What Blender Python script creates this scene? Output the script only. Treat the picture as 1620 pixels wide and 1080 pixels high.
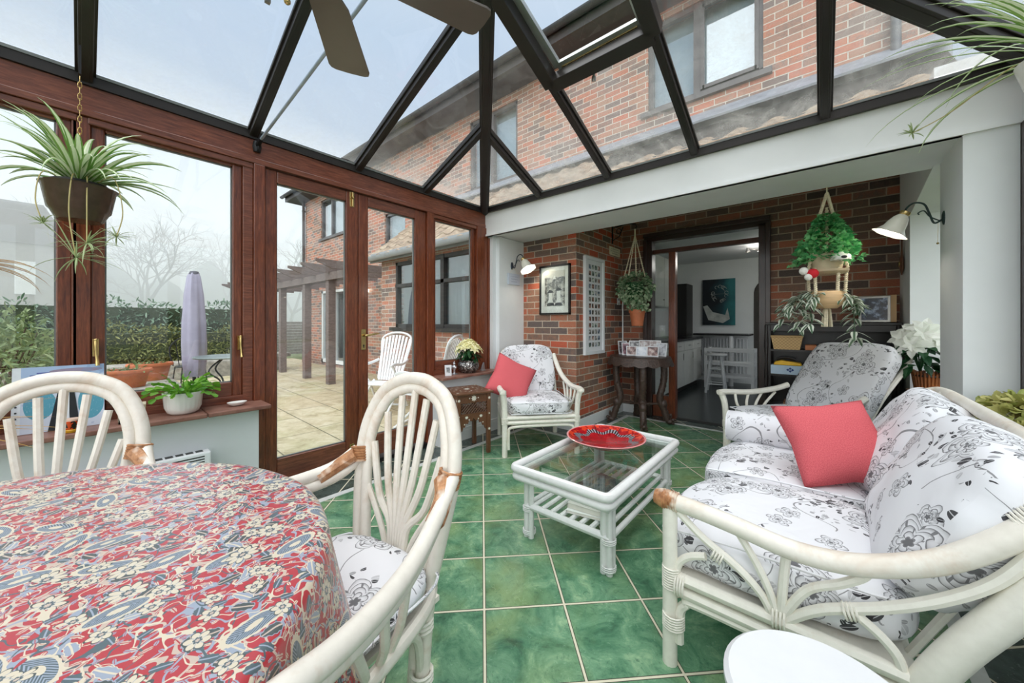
import bpy, bmesh, math, random
from math import sin, cos, pi, radians, sqrt, atan2
from mathutils import Vector as V, Matrix as M4, noise as mnoise
for _o in list(bpy.data.objects): bpy.data.objects.remove(_o)
SC = bpy.context.scene
COL = SC.collection
# ------------------------------------------------------------------ camera, sky, exposure
cd = bpy.data.cameras.new('camera'); cam = bpy.data.objects.new('camera', cd); COL.objects.link(cam)
cd.sensor_width = 36; cd.lens = 577/1620*36; cd.shift_y = -30/1620; cd.clip_start = .02; cd.clip_end = 300
cam.location = (0, 0, 1.18); cam.rotation_euler = (pi/2, 0, radians(40.3))
SC.camera = cam
SC.view_settings.view_transform = 'Standard'; SC.view_settings.look = 'None'
SC.view_settings.gamma = 1; SC.view_settings.exposure = 0.0; SC.view_settings.use_curve_mapping = False
SC.cycles.use_denoising = True
SC.cycles.max_bounces = 8; SC.cycles.diffuse_bounces = 5; SC.cycles.glossy_bounces = 4
SC.cycles.transparent_max_bounces = 32; SC.cycles.transmission_bounces = 6; SC.cycles.volume_bounces = 4
SC.cycles.caustics_reflective = False; SC.cycles.caustics_refractive = False
SC.cycles.sample_clamp_indirect = 6
W = bpy.data.worlds.new('overcast_sky'); SC.world = W; W.use_nodes = True
nt = W.node_tree; nt.nodes.clear()
tc = nt.nodes.new('ShaderNodeTexCoord'); sx = nt.nodes.new('ShaderNodeSeparateXYZ')
rp = nt.nodes.new('ShaderNodeValToRGB'); bg = nt.nodes.new('ShaderNodeBackground'); wo = nt.nodes.new('ShaderNodeOutputWorld')
mr = nt.nodes.new('ShaderNodeMapRange'); mr.inputs[1].default_value = -1; mr.inputs[2].default_value = 1
nt.links.new(tc.outputs['Generated'], sx.inputs[0]); nt.links.new(sx.outputs[2], mr.inputs[0])
nt.links.new(mr.outputs[0], rp.inputs[0]); nt.links.new(rp.outputs[0], bg.inputs[0]); nt.links.new(bg.outputs[0], wo.inputs[0])
# overcast: pale at the horizon, faintly blue above it, brightest towards the zenith (positions are (sin(elevation)+1)/2)
SKY = [(0.0, (.25, .25, .24)), (.49, (.50, .52, .52)), (.50, (.78, .82, .84)), (.60, (.68, .77, .87)), (.80, (.59, .72, .89)), (.865, (.70, .80, .94)), (.93, (3.1, 3.15, 3.2)), (1.0, (4.4, 4.4, 4.4))]
while len(rp.color_ramp.elements) < len(SKY): rp.color_ramp.elements.new(.5)
_k = 1/5.0
for e, (p, c) in zip(rp.color_ramp.elements, SKY): e.position = p
for e, (p, c) in zip(rp.color_ramp.elements, SKY): e.color = (c[0]*_k, c[1]*_k, c[2]*_k, 1)
bg.inputs[1].default_value = 5.0
# the veiled sun: a very broad soft light through thin cloud, from behind the viewer
sd = bpy.data.lights.new('veiled_sun', 'SUN'); sd.energy = 3.9; sd.angle = radians(80); sd.color = (1, .99, .97)
so = bpy.data.objects.new('veiled_sun', sd); COL.objects.link(so); so.rotation_euler = V((-.40, .74, -.27)).to_track_quat('-Z', 'Y').to_euler()

# ------------------------------------------------------------------ mesh builder
class MB:
    def __init__(s): s.v = []; s.f = []; s.m = []; s.uv = []; s.T = M4.Identity(4); s.mi = 0
    def av(s, p): s.v.append(tuple(s.T @ V(p))); return len(s.v)-1
    def face(s, idx, uv=None): s.f.append(tuple(idx)); s.m.append(s.mi); s.uv.append(uv)
    def quad(s, a, b, c, d, uv=None): s.face([s.av(a), s.av(b), s.av(c), s.av(d)], uv)
    def poly(s, pts, uv=None): s.face([s.av(p) for p in pts], uv)
    def box(s, x0, x1, y0, y1, z0, z1):
        if x0 > x1: x0, x1 = x1, x0
        if y0 > y1: y0, y1 = y1, y0
        if z0 > z1: z0, z1 = z1, z0
        i = [s.av((x, y, z)) for z in (z0, z1) for y in (y0, y1) for x in (x0, x1)]
        for f in ((0,2,3,1),(4,5,7,6),(0,1,5,4),(2,6,7,3),(0,4,6,2),(1,3,7,5)): s.face([i[k] for k in f])
        return s
    def cbox(s, c, sz): return s.box(c[0]-sz[0]/2, c[0]+sz[0]/2, c[1]-sz[1]/2, c[1]+sz[1]/2, c[2]-sz[2]/2, c[2]+sz[2]/2)
    def beam(s, a, b, w, h, up=(0,0,1)):
        a = V(a); b = V(b); d = (b-a); L = d.length; d.normalize(); u = V(up)
        r = d.cross(u).normalized(); u = r.cross(d)
        i = [s.av(p + r*x*w/2 + u*z*h/2) for p in (a, b) for z in (-1, 1) for x in (-1, 1)]
        for f in ((0,1,3,2),(4,6,7,5),(0,4,5,1),(2,3,7,6),(0,2,6,4),(1,5,7,3)): s.face([i[k] for k in f])
        return s
    def prism(s, pts, d):       # pts: planar polygon, d: extrusion vector
        d = V(d); a = [s.av(p) for p in pts]; b = [s.av(V(p)+d) for p in pts]; n = len(pts)
        s.face(a[::-1]); s.face(b)
        for k in range(n): s.face([a[k], a[(k+1)%n], b[(k+1)%n], b[k]])
        return s
    def tube(s, pts, r, seg=8, closed=False, cap=True, flat=1.0):
        P = [V(p) for p in pts]; n = len(P)
        R = r if isinstance(r, (list, tuple)) else [r]*n
        rings = []; prev = None
        L = 0
        for k in range(n):
            if closed: t = P[(k+1)%n]-P[k-1]
            else: t = P[min(k+1, n-1)]-P[max(k-1, 0)]
            if t.length < 1e-9: t = V((0,0,1))
            t.normalize()
            if prev is None:
                a = V((0,0,1)) if abs(t.z) < .9 else V((1,0,0))
                u = (a - t*a.dot(t)).normalized()
            else:
                u = prev - t*prev.dot(t)
                u = u.normalized() if u.length > 1e-6 else prev
            prev = u; w = t.cross(u)
            if k: L += (P[k]-P[k-1]).length
            rings.append(([s.av(P[k] + (u*cos(2*pi*j/seg)*flat + w*sin(2*pi*j/seg))*R[k]) for j in range(seg)], L))
        m = n if closed else n-1
        for k in range(m):
            a, la = rings[k]; b, lb = rings[(k+1)%n]
            if closed and k == n-1: lb = la + (P[0]-P[k]).length
            for j in range(seg):
                j2 = (j+1)%seg
                s.face([a[j], a[j2], b[j2], b[j]], [(j/seg*.1, la), ((j+1)/seg*.1, la), ((j+1)/seg*.1, lb), (j/seg*.1, lb)])
        if cap and not closed: s.face(rings[0][0][::-1]); s.face(rings[-1][0])
        return s
    def lathe(s, prof, c=(0,0,0), seg=24, sxy=(1,1), fn=None):   # prof: [(r, z)]
        rings = []
        for r, z in prof:
            ring = []
            for j in range(seg):
                a = 2*pi*j/seg; rr, zz = (r, z) if fn is None else fn(r, z, a)
                ring.append(s.av((c[0]+rr*cos(a)*sxy[0], c[1]+rr*sin(a)*sxy[1], c[2]+zz)))
            rings.append(ring)
        for a, b in zip(rings, rings[1:]):
            for j in range(seg): s.face([a[j], a[(j+1)%seg], b[(j+1)%seg], b[j]])
        if prof[0][0] > 1e-5: s.face(rings[0][::-1])
        if prof[-1][0] > 1e-5: s.face(rings[-1])
        return s
    def ball(s, c, r, seg=12, rings=8):
        r = r if isinstance(r, (tuple, list)) else (r, r, r)
        pr = [(sin(pi*k/rings), -cos(pi*k/rings)) for k in range(rings+1)]
        pr[0] = (1e-6, -1); pr[-1] = (1e-6, 1)
        o = s.T.copy(); s.T = o @ M4.Translation(V(c)) @ M4.Diagonal((r[0], r[1], r[2], 1))
        s.lathe(pr, seg=seg); s.T = o
        return s
    def pillow(s, c, sz, n=10, p=4, fn=None):    # rounded box from a cube grid, p-norm
        n2 = n+1; idx = {}
        def vid(a, b, d):
            k = (a, b, d)
            if k not in idx:
                q = [2*t/n-1 for t in k]
                # spread the grid a little towards the edges
                q = [sin(t*pi/2)*.55 + t*.45 for t in q]
                l = (abs(q[0])**p + abs(q[1])**p + abs(q[2])**p)**(1/p)
                q = V(q)/l; w = V((q.x*sz[0]/2, q.y*sz[1]/2, q.z*sz[2]/2))
                if fn: w = fn(w, q)
                idx[k] = s.av(w + V(c))
            return idx[k]
        for i in range(n):
            for j in range(n):
                for (A, flip) in ((0, 1), (n, 0)):
                    for ax in range(3):
                        def mk(i, j):
                            t = [0, 0, 0]; t[ax] = A; t[(ax+1)%3] = i; t[(ax+2)%3] = j; return vid(*t)
                        q = [mk(i, j), mk(i+1, j), mk(i+1, j+1), mk(i, j+1)]
                        s.face(q[::-1] if flip else q)
        return s
    def build(s, name, mats, parent=None, smooth=False, bevel=0, uv='box', sub=0, loc=None, rz=0, uvs=1.0, angle=40, merge=False, clean=False):
        me = bpy.data.meshes.new(name); me.from_pydata(s.v, [], s.f)
        if not isinstance(mats, (list, tuple)): mats = [mats]
        for m in mats: me.materials.append(m)
        if len(mats) > 1: me.polygons.foreach_set('material_index', s.m)
        ul = me.uv_layers.new(name='UVMap')
        vs = s.v
        for pi_, p in enumerate(me.polygons):
            u = s.uv[pi_]
            if u is not None:
                for k, li in enumerate(p.loop_indices): ul.data[li].uv = u[k % len(u)]
            else:
                n = p.normal; ax = max(range(3), key=lambda q: abs(n[q])); o = ((1, 2), (0, 2), (0, 1))[ax]
                off = (.37*ax, .19*ax)
                for li in p.loop_indices:
                    co = vs[me.loops[li].vertex_index]; ul.data[li].uv = (co[o[0]]*uvs+off[0], co[o[1]]*uvs+off[1])
        if merge or clean:
            b = bmesh.new(); b.from_mesh(me); bmesh.ops.remove_doubles(b, verts=b.verts, dist=1e-5)
            bmesh.ops.recalc_face_normals(b, faces=b.faces); b.to_mesh(me); b.free()
        if smooth:
            me.polygons.foreach_set('use_smooth', [True]*len(me.polygons))
            if angle < 180:
                try: me.set_sharp_from_angle(angle=radians(angle))
                except Exception: pass
        me.update()
        o = bpy.data.objects.new(name, me); COL.objects.link(o)
        if bevel:
            b = o.modifiers.new('bevel', 'BEVEL'); b.width = bevel; b.segments = 2; b.limit_method = 'ANGLE'; b.angle_limit = radians(50)
        if sub:
            b = o.modifiers.new('sub', 'SUBSURF'); b.levels = sub; b.render_levels = sub
        if parent: o.parent = parent
        if loc: o.location = loc
        if rz: o.rotation_euler.z = rz
        return o
def tag(o, label=None, cat=None, group=None, kind=None):
    if label: o['label'] = label
    if cat: o['category'] = cat
    if group: o['group'] = group
    if kind: o['kind'] = kind
    return o
def thing(name, label, cat, loc=(0,0,0), rz=0, group=None):
    o = bpy.data.objects.new(name, None); COL.objects.link(o); o.location = loc; o.rotation_euler.z = rz; o.empty_display_size = .1
    return tag(o, label, cat, group)
def struct(name, mb, mats, **k):
    o = mb.build(name, mats, **k); o['kind'] = 'structure'; return o
def sroot(name, loc=(0,0,0)):
    o = bpy.data.objects.new(name, None); COL.objects.link(o); o.location = loc; o['kind'] = 'structure'; return o
def dup(root, loc=None, rz=None, label=None, group=None):
    r = root.copy(); COL.objects.link(r)
    if loc is not None: r.location = loc
    if rz is not None: r.rotation_euler.z = rz
    if label: r['label'] = label
    if group: r['group'] = group
    for ch in list(root.children):
        c = ch.copy(); COL.objects.link(c); c.parent = r
        for g in list(ch.children):
            d = g.copy(); COL.objects.link(d); d.parent = c
    return r
def arc(c, r, a0, a1, n, plane='xy'):
    out = []
    for k in range(n+1):
        a = radians(a0+(a1-a0)*k/n); x, y = r*cos(a), r*sin(a)
        out.append({'xy': (c[0]+x, c[1]+y, c[2]), 'xz': (c[0]+x, c[1], c[2]+y), 'yz': (c[0], c[1]+x, c[2]+y)}[plane])
    return out
def spline(pts, n=6):      # Catmull-Rom through the points
    P = [V(p) for p in pts]; out = []
    for k in range(len(P)-1):
        p0 = P[max(k-1, 0)]; p1 = P[k]; p2 = P[k+1]; p3 = P[min(k+2, len(P)-1)]
        for j in range(n):
            t = j/n
            out.append(.5*((2*p1) + (p2-p0)*t + (2*p0-5*p1+4*p2-p3)*t*t + (3*p1-p0-3*p2+p3)*t**3))
    out.append(P[-1]); return out

# ------------------------------------------------------------------ materials
def srgb(r, g, b):
    f = lambda c: (c/255/12.92) if c/255 <= .04045 else ((c/255+.055)/1.055)**2.4
    return (f(r), f(g), f(b), 1)
class NT:
    def __init__(s, name):
        s.m = bpy.data.materials.new(name); s.m.use_nodes = True; s.t = s.m.node_tree; s.b = s.t.nodes['Principled BSDF']
        s.out = s.t.nodes['Material Output']
    def n(s, kind, **k):
        o = s.t.nodes.new('ShaderNode'+kind)
        for a, b in k.items(): setattr(o, a, b)
        return o
    def l(s, a, b): s.t.links.new(a, b)
    def setin(s, sock, val):
        if isinstance(val, bpy.types.NodeSocket): s.l(val, sock)
        else: sock.default_value = val
    def math(s, op, a, b=0.0, c=None, clamp=False):
        o = s.n('Math', operation=op, use_clamp=clamp); s.setin(o.inputs[0], a); s.setin(o.inputs[1], b)
        if c is not None: s.setin(o.inputs[2], c)
        return o.outputs[0]
    def mix(s, f, a, b, mode='MIX'):
        o = s.n('MixRGB', blend_type=mode); s.setin(o.inputs[0], f); s.setin(o.inputs[1], a); s.setin(o.inputs[2], b); return o.outputs[0]
    def coord(s, which='Object', scale=(1,1,1), rot=(0,0,0), loc=(0,0,0)):
        tc = s.n('TexCoord'); mp = s.n('Mapping'); s.l(tc.outputs[which], mp.inputs[0])
        mp.inputs['Scale'].default_value = scale; mp.inputs['Rotation'].default_value = rot; mp.inputs['Location'].default_value = loc
        return mp.outputs[0]
    def noise(s, vec, scale=5, detail=3, rough=.5, dist=0, out='Fac'):
        o = s.n('TexNoise'); s.l(vec, o.inputs['Vector']); o.inputs['Scale'].default_value = scale
        o.inputs['Detail'].default_value = detail; o.inputs['Roughness'].default_value = rough; o.inputs['Distortion'].default_value = dist
        return o.outputs[out]
    def ramp(s, fac, stops, interp='LINEAR'):
        o = s.n('ValToRGB'); s.l(fac, o.inputs[0]); cr = o.color_ramp; cr.interpolation = interp
        while len(cr.elements) < len(stops): cr.elements.new(.5)
        for e, (p, c) in zip(cr.elements, stops): e.position = p
        for e, (p, c) in zip(cr.elements, stops): e.color = c if len(c) == 4 else (*c, 1)
        return o.outputs[0]
    def bump(s, h, strength=.3, dist=.01):
        o = s.n('Bump'); s.l(h, o.inputs['Height']); o.inputs['Strength'].default_value = strength; o.inputs['Distance'].default_value = dist
        s.l(o.outputs[0], s.b.inputs['Normal'])
    def fin(s, color, rough=.5, metal=0, spec=None, **k):
        s.setin(s.b.inputs['Base Color'], color); s.setin(s.b.inputs['Roughness'], rough); s.b.inputs['Metallic'].default_value = metal
        if spec is not None: s.b.inputs['Specular IOR Level'].default_value = spec
        for a, v in k.items(): s.setin(s.b.inputs[a], v)
        return s.m
def cmat(name, rgb, rough=.5, metal=0, var=.12, scale=8, bump=0, spec=None, stretch=(1,1,1), **k):
    t = NT(name); v = t.coord('Object', stretch); n = t.noise(v, scale, 4, .6)
    c = srgb(*rgb); lo = tuple(x*(1-var) for x in c[:3])+(1,); hi = tuple(min(1, x*(1+var)) for x in c[:3])+(1,)
    col = t.ramp(n, [(.3, lo), (.7, hi)])
    if bump: t.bump(n, bump, .01)
    return t.fin(col, rough, metal, spec, **k)
def emis(name, rgb, s):
    t = NT(name); c = srgb(*rgb); t.b.inputs['Emission Color'].default_value = c; t.b.inputs['Emission Strength'].default_value = s
    return t.fin(c, .5)
def woodmat(name, c1, c2, stretch, rough=.3, scale=9, coat=.3):
    t = NT(name); v = t.coord('Object', stretch); n = t.noise(v, scale, 6, .65, .6); n2 = t.noise(v, scale*4, 3, .6)
    f = t.math('ADD', t.math('MULTIPLY', n, .75), t.math('MULTIPLY', n2, .25))
    col = t.ramp(f, [(.33, srgb(*c1)), (.5, srgb(*[(a+b)/2 for a, b in zip(c1, c2)])), (.68, srgb(*c2))])
    t.bump(f, .08, .005); t.b.inputs['Coat Weight'].default_value = coat; t.b.inputs['Coat Roughness'].default_value = .15
    return t.fin(col, rough)
def glassmat(name, tint=(.96,.98,.98), dirt_haze=0.0, refl=1.0, ior=1.5):
    t = NT(name); N = t.n
    tr = N('BsdfTransparent'); tr.inputs[0].default_value = (*tint, 1)
    gl = N('BsdfGlossy'); gl.inputs['Roughness'].default_value = .01; gl.inputs[0].default_value = (1,1,1,1)
    g = N('NewGeometry'); dp = N('VectorMath', operation='DOT_PRODUCT'); t.l(g.outputs['Incoming'], dp.inputs[0]); t.l(g.outputs['Normal'], dp.inputs[1])
    f = t.math('POWER', t.math('SUBTRACT', 1, t.math('ABSOLUTE', dp.outputs['Value'])), 5); f = t.math('MULTIPLY', t.math('MULTIPLY_ADD', f, .96, .04), refl, clamp=True)
    mx = N('MixShader'); t.l(f, mx.inputs[0]); t.l(tr.outputs[0], mx.inputs[1]); t.l(gl.outputs[0], mx.inputs[2])
    res = mx.outputs[0]
    if dirt_haze:
        v = t.coord('Object', (1,1,1)); n = t.noise(v, 2.6, 7, .72, .6); n2 = t.noise(v, 16, 5, .75)
        sp = t.n('SeparateXYZ'); t.l(v, sp.inputs[0]); low = t.n('MapRange'); t.l(sp.outputs[2], low.inputs[0]); low.inputs[1].default_value = 3.0; low.inputs[2].default_value = 2.46; low.inputs[3].default_value = .0; low.inputs[4].default_value = 1.0
        side = t.n('MapRange'); t.l(sp.outputs[1], side.inputs[0]); side.inputs[1].default_value = 1.6; side.inputs[2].default_value = 2.3; side.inputs[3].default_value = .25; side.inputs[4].default_value = 1
        f = t.math('MULTIPLY', t.math('MULTIPLY', t.ramp(n, [(.40, (0,0,0)), (.66, (1,1,1))]), t.math('MULTIPLY_ADD', low.outputs[0], .8, .15)), t.math('MULTIPLY', side.outputs[0], t.math('ADD', n2, .35)))
        f = t.math('ADD', f, t.math('MULTIPLY', t.math('POWER', low.outputs[0], 6), t.math('MULTIPLY', n2, 1.1)))
        f = t.math('MULTIPLY_ADD', side.outputs[0], .10, f)  # besides the dirt, an even pale veil imitates reflected haze on this slope
        df = N('BsdfDiffuse'); df.inputs[0].default_value = srgb(196, 196, 186); ts = N('BsdfTranslucent'); ts.inputs[0].default_value = srgb(205, 205, 198)
        m2 = N('MixShader'); m2.inputs[0].default_value = .6; t.l(df.outputs[0], m2.inputs[1]); t.l(ts.outputs[0], m2.inputs[2])
        m3 = N('MixShader'); t.l(t.math('MULTIPLY_ADD', f, dirt_haze, .012, clamp=True), m3.inputs[0]); t.l(res, m3.inputs[1]); t.l(m2.outputs[0], m3.inputs[2]); res = m3.outputs[0]
    t.l(res, t.out.inputs[0]); return t.m
def brickmat(name, axes, cols, mortar, mcol=None, bump=.5, off=(0,0), rough=.85):
    """axes: which object axes run along and up the wall; cols: ramp of brick colours, one drawn per brick"""
    t = NT(name); tc = t.n('TexCoord'); sp = t.n('SeparateXYZ'); t.l(tc.outputs['Object'], sp.inputs[0]); cb = t.n('CombineXYZ')
    sn = t.n('SeparateXYZ'); t.l(tc.outputs['Normal'], sn.inputs[0]); side = t.math('GREATER_THAN', t.math('ABSOLUTE', sn.outputs[0]), .7)
    u = t.math('ADD', t.math('MULTIPLY', sp.outputs[0], t.math('SUBTRACT', 1, side)), t.math('MULTIPLY', t.math('ADD', sp.outputs[1], off[2] if len(off) > 2 else 0), side))
    t.l(t.math('ADD', u, off[0]), cb.inputs[0]); t.l(t.math('ADD', sp.outputs[2], off[1]), cb.inputs[1])
    wob = t.noise(cb.outputs[0], 14, 2, .5, 0, 'Color'); ad = t.n('VectorMath', operation='MULTIPLY_ADD'); t.l(wob, ad.inputs[0]); ad.inputs[1].default_value = (.006,.006,0); t.l(cb.outputs[0], ad.inputs[2])
    br = t.n('TexBrick'); t.l(ad.outputs[0], br.inputs['Vector']); br.offset = .5
    br.inputs['Color1'].default_value = (0,0,0,1); br.inputs['Color2'].default_value = (1,1,1,1); br.inputs['Mortar'].default_value = (0,0,0,1)
    br.inputs['Scale'].default_value = 1; br.inputs['Mortar Size'].default_value = .0055; br.inputs['Mortar Smooth'].default_value = .15
    br.inputs['Bias'].default_value = 0; br.inputs['Brick Width'].default_value = .225; br.inputs['Row Height'].default_value = .075
    n1 = t.noise(ad.outputs[0], 22, 5, .7); n2 = t.noise(ad.outputs[0], 90, 3, .6)
    f = t.math('ADD', br.outputs['Color'], t.math('MULTIPLY', t.math('SUBTRACT', n1, .5), .45))
    k = len(cols)
    bc = t.ramp(f, [(.08+.84*i/(k-1), srgb(*c)) for i, c in enumerate(cols)])
    bc = t.mix(.35, bc, t.ramp(n2, [(.3, (.25,.25,.25)), (.7, (1,1,1))]), 'MULTIPLY')
    mc = t.ramp(n1, [(.3, tuple(x*.75 for x in srgb(*mortar)[:3])), (.7, srgb(*mortar))])
    col = t.mix(br.outputs['Fac'], bc, mc)
    h = t.math('SUBTRACT', t.math('MULTIPLY', n1, .35), br.outputs['Fac']); t.bump(h, bump, .008)
    return t.fin(col, rough, spec=.2)
def leafmat(name, c1, c2, stripe=None, rough=.45, trans=.25, sw=(.3,.7)):
    """colour drawn per leaf from a random per-island value; optional pale stripe along the middle or edges (UV x)"""
    t = NT(name); g = t.n('NewGeometry'); col = t.mix(g.outputs['Random Per Island'], srgb(*c1), srgb(*c2))
    if stripe:
        uv = t.n('UVMap'); sp = t.n('SeparateXYZ'); t.l(uv.outputs[0], sp.inputs[0])
        d = t.math('ABSOLUTE', t.math('SUBTRACT', sp.outputs[0], .5))
        mid = t.math('LESS_THAN', d, stripe[1]); 
        if len(stripe) > 2: mid = t.math('MULTIPLY', mid, t.math('GREATER_THAN', d, stripe[2]))
        col = t.mix(mid, col, srgb(*stripe[0]))
    t.b.inputs['Subsurface Weight'].default_value = 0
    t.fin(col, rough, spec=.35)
    ts = t.n('BsdfTranslucent'); t.setin(ts.inputs[0], col); mx = t.n('MixShader'); mx.inputs[0].default_value = trans
    t.l(t.b.outputs[0], mx.inputs[1]); t.l(ts.outputs[0], mx.inputs[2]); t.l(mx.outputs[0], t.out.inputs[0]); return t.m
def voro(t, vec, scale, rnd=.9, feature='F1'):
    o = t.n('TexVoronoi', feature=feature, voronoi_dimensions='2D'); t.l(vec, o.inputs['Vector']); o.inputs['Scale'].default_value = scale; o.inputs['Randomness'].default_value = rnd
    return o
def motif(t, vec, scale, rnd, petals, R, jit=0.0, seed=(0,0,0), aspect=1.0):
    """voronoi cell centres as flower centres: returns polar radius (in cell units), angle, random value and petal outline mask"""
    ad = t.n('VectorMath', operation='ADD'); t.l(vec, ad.inputs[0]); ad.inputs[1].default_value = seed
    vo = voro(t, ad.outputs[0], scale, rnd)
    ad2 = t.n('VectorMath', operation='SCALE'); t.l(ad.outputs[0], ad2.inputs[0]); ad2.inputs['Scale'].default_value = scale
    ps = t.n('VectorMath', operation='SCALE'); t.l(vo.outputs['Position'], ps.inputs[0]); ps.inputs['Scale'].default_value = scale
    sb = t.n('VectorMath', operation='SUBTRACT'); t.l(ad2.outputs[0], sb.inputs[0]); t.l(ps.outputs[0], sb.inputs[1])
    sp = t.n('SeparateXYZ'); t.l(sb.outputs[0], sp.inputs[0])
    rc = t.n('SeparateColor'); t.l(vo.outputs['Color'], rc.inputs[0]); rnd1 = rc.outputs[0]; rnd2 = rc.outputs[1]
    # turn every motif its own way
    th = t.math('MULTIPLY', rnd2, 6.283); cs = t.math('COSINE', th); sn = t.math('SINE', th)
    x = t.math('SUBTRACT', t.math('MULTIPLY', sp.outputs[0], cs), t.math('MULTIPLY', sp.outputs[1], sn))
    y = t.math('MULTIPLY', t.math('ADD', t.math('MULTIPLY', sp.outputs[0], sn), t.math('MULTIPLY', sp.outputs[1], cs)), aspect)
    r = t.math('SQRT', t.math('ADD', t.math('MULTIPLY', x, x), t.math('MULTIPLY', y, y)))
    a = t.math('ARCTAN2', y, x)
    pet = t.math('ABSOLUTE', t.math('SINE', t.math('MULTIPLY', a, petals/2)))
    edge = t.math('MULTIPLY', t.math('MULTIPLY_ADD', pet, .38, .62), R)
    if jit: edge = t.math('ADD', edge, t.math('MULTIPLY', t.math('SUBTRACT', t.noise(vec, scale*5, 2), .5), jit))
    rel = t.math('DIVIDE', r, edge)
    return dict(r=r, a=a, rel=rel, rnd=rnd1, rnd2=rnd2, x=x, y=y, pet=pet, inside=t.math('LESS_THAN', rel, 1.0))
# ------------------------------------------------------------------ material library
MAHO = woodmat('mahogany_upright', (80, 34, 18), (146, 78, 46), (9, 9, .8))
MAHO_H = woodmat('mahogany_rail', (86, 42, 28), (150, 88, 62), (9, .8, 9))
DARKWOOD = woodmat('dark_stained_wood', (30, 16, 12), (62, 34, 26), (9, 9, .8), .35)
DARKWOOD_X = woodmat('dark_stained_rail', (30, 16, 12), (62, 34, 26), (.8, 9, 9), .35)
WALLWHITE = cmat('painted_wall', (226, 229, 230), .75, var=.03, scale=3, bump=.02)
TRIMWHITE = cmat('gloss_white_trim', (236, 238, 238), .35, var=.02, scale=4)
SILLT = NT('terracotta_sill')
_v = SILLT.coord('Object'); _n = SILLT.noise(_v, 9, 4, .6)
SILLT = SILLT.fin(SILLT.ramp(_n, [(.3, srgb(118, 78, 66)), (.7, srgb(158, 116, 100))]), .4)
BRASS = cmat('polished_brass', (200, 174, 118), .25, 1, var=.1)
BRONZE = cmat('dark_bronze_bar', (52, 48, 46), .35, .3, var=.15, scale=3)
BARSEAL = cmat('grey_glazing_seal', (120, 124, 122), .4, .2)
ALU = cmat('aluminium_edge', (190, 194, 192), .35, .6)
GLASS = glassmat('clear_pane'); 
ROOFGLASS = glassmat('weathered_hazed_roof_pane', (.95,.97,.98), dirt_haze=.52)
BRICK_IN = brickmat('interior_brick', 'XZ', [(112,100,96), (134,110,98), (164,120,98), (180,112,86), (158,130,110), (188,108,82), (196,98,74)], (200,184,166), off=(0,0,.175))
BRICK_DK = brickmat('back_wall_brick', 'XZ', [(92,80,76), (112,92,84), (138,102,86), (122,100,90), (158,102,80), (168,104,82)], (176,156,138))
BRICK_OUT = brickmat('house_brick', 'XZ', [(138,122,116), (168,134,120), (188,140,120), (178,146,128), (196,128,108), (202,140,116), (150,130,122)], (212,204,192), off=(.03,.01))
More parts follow.
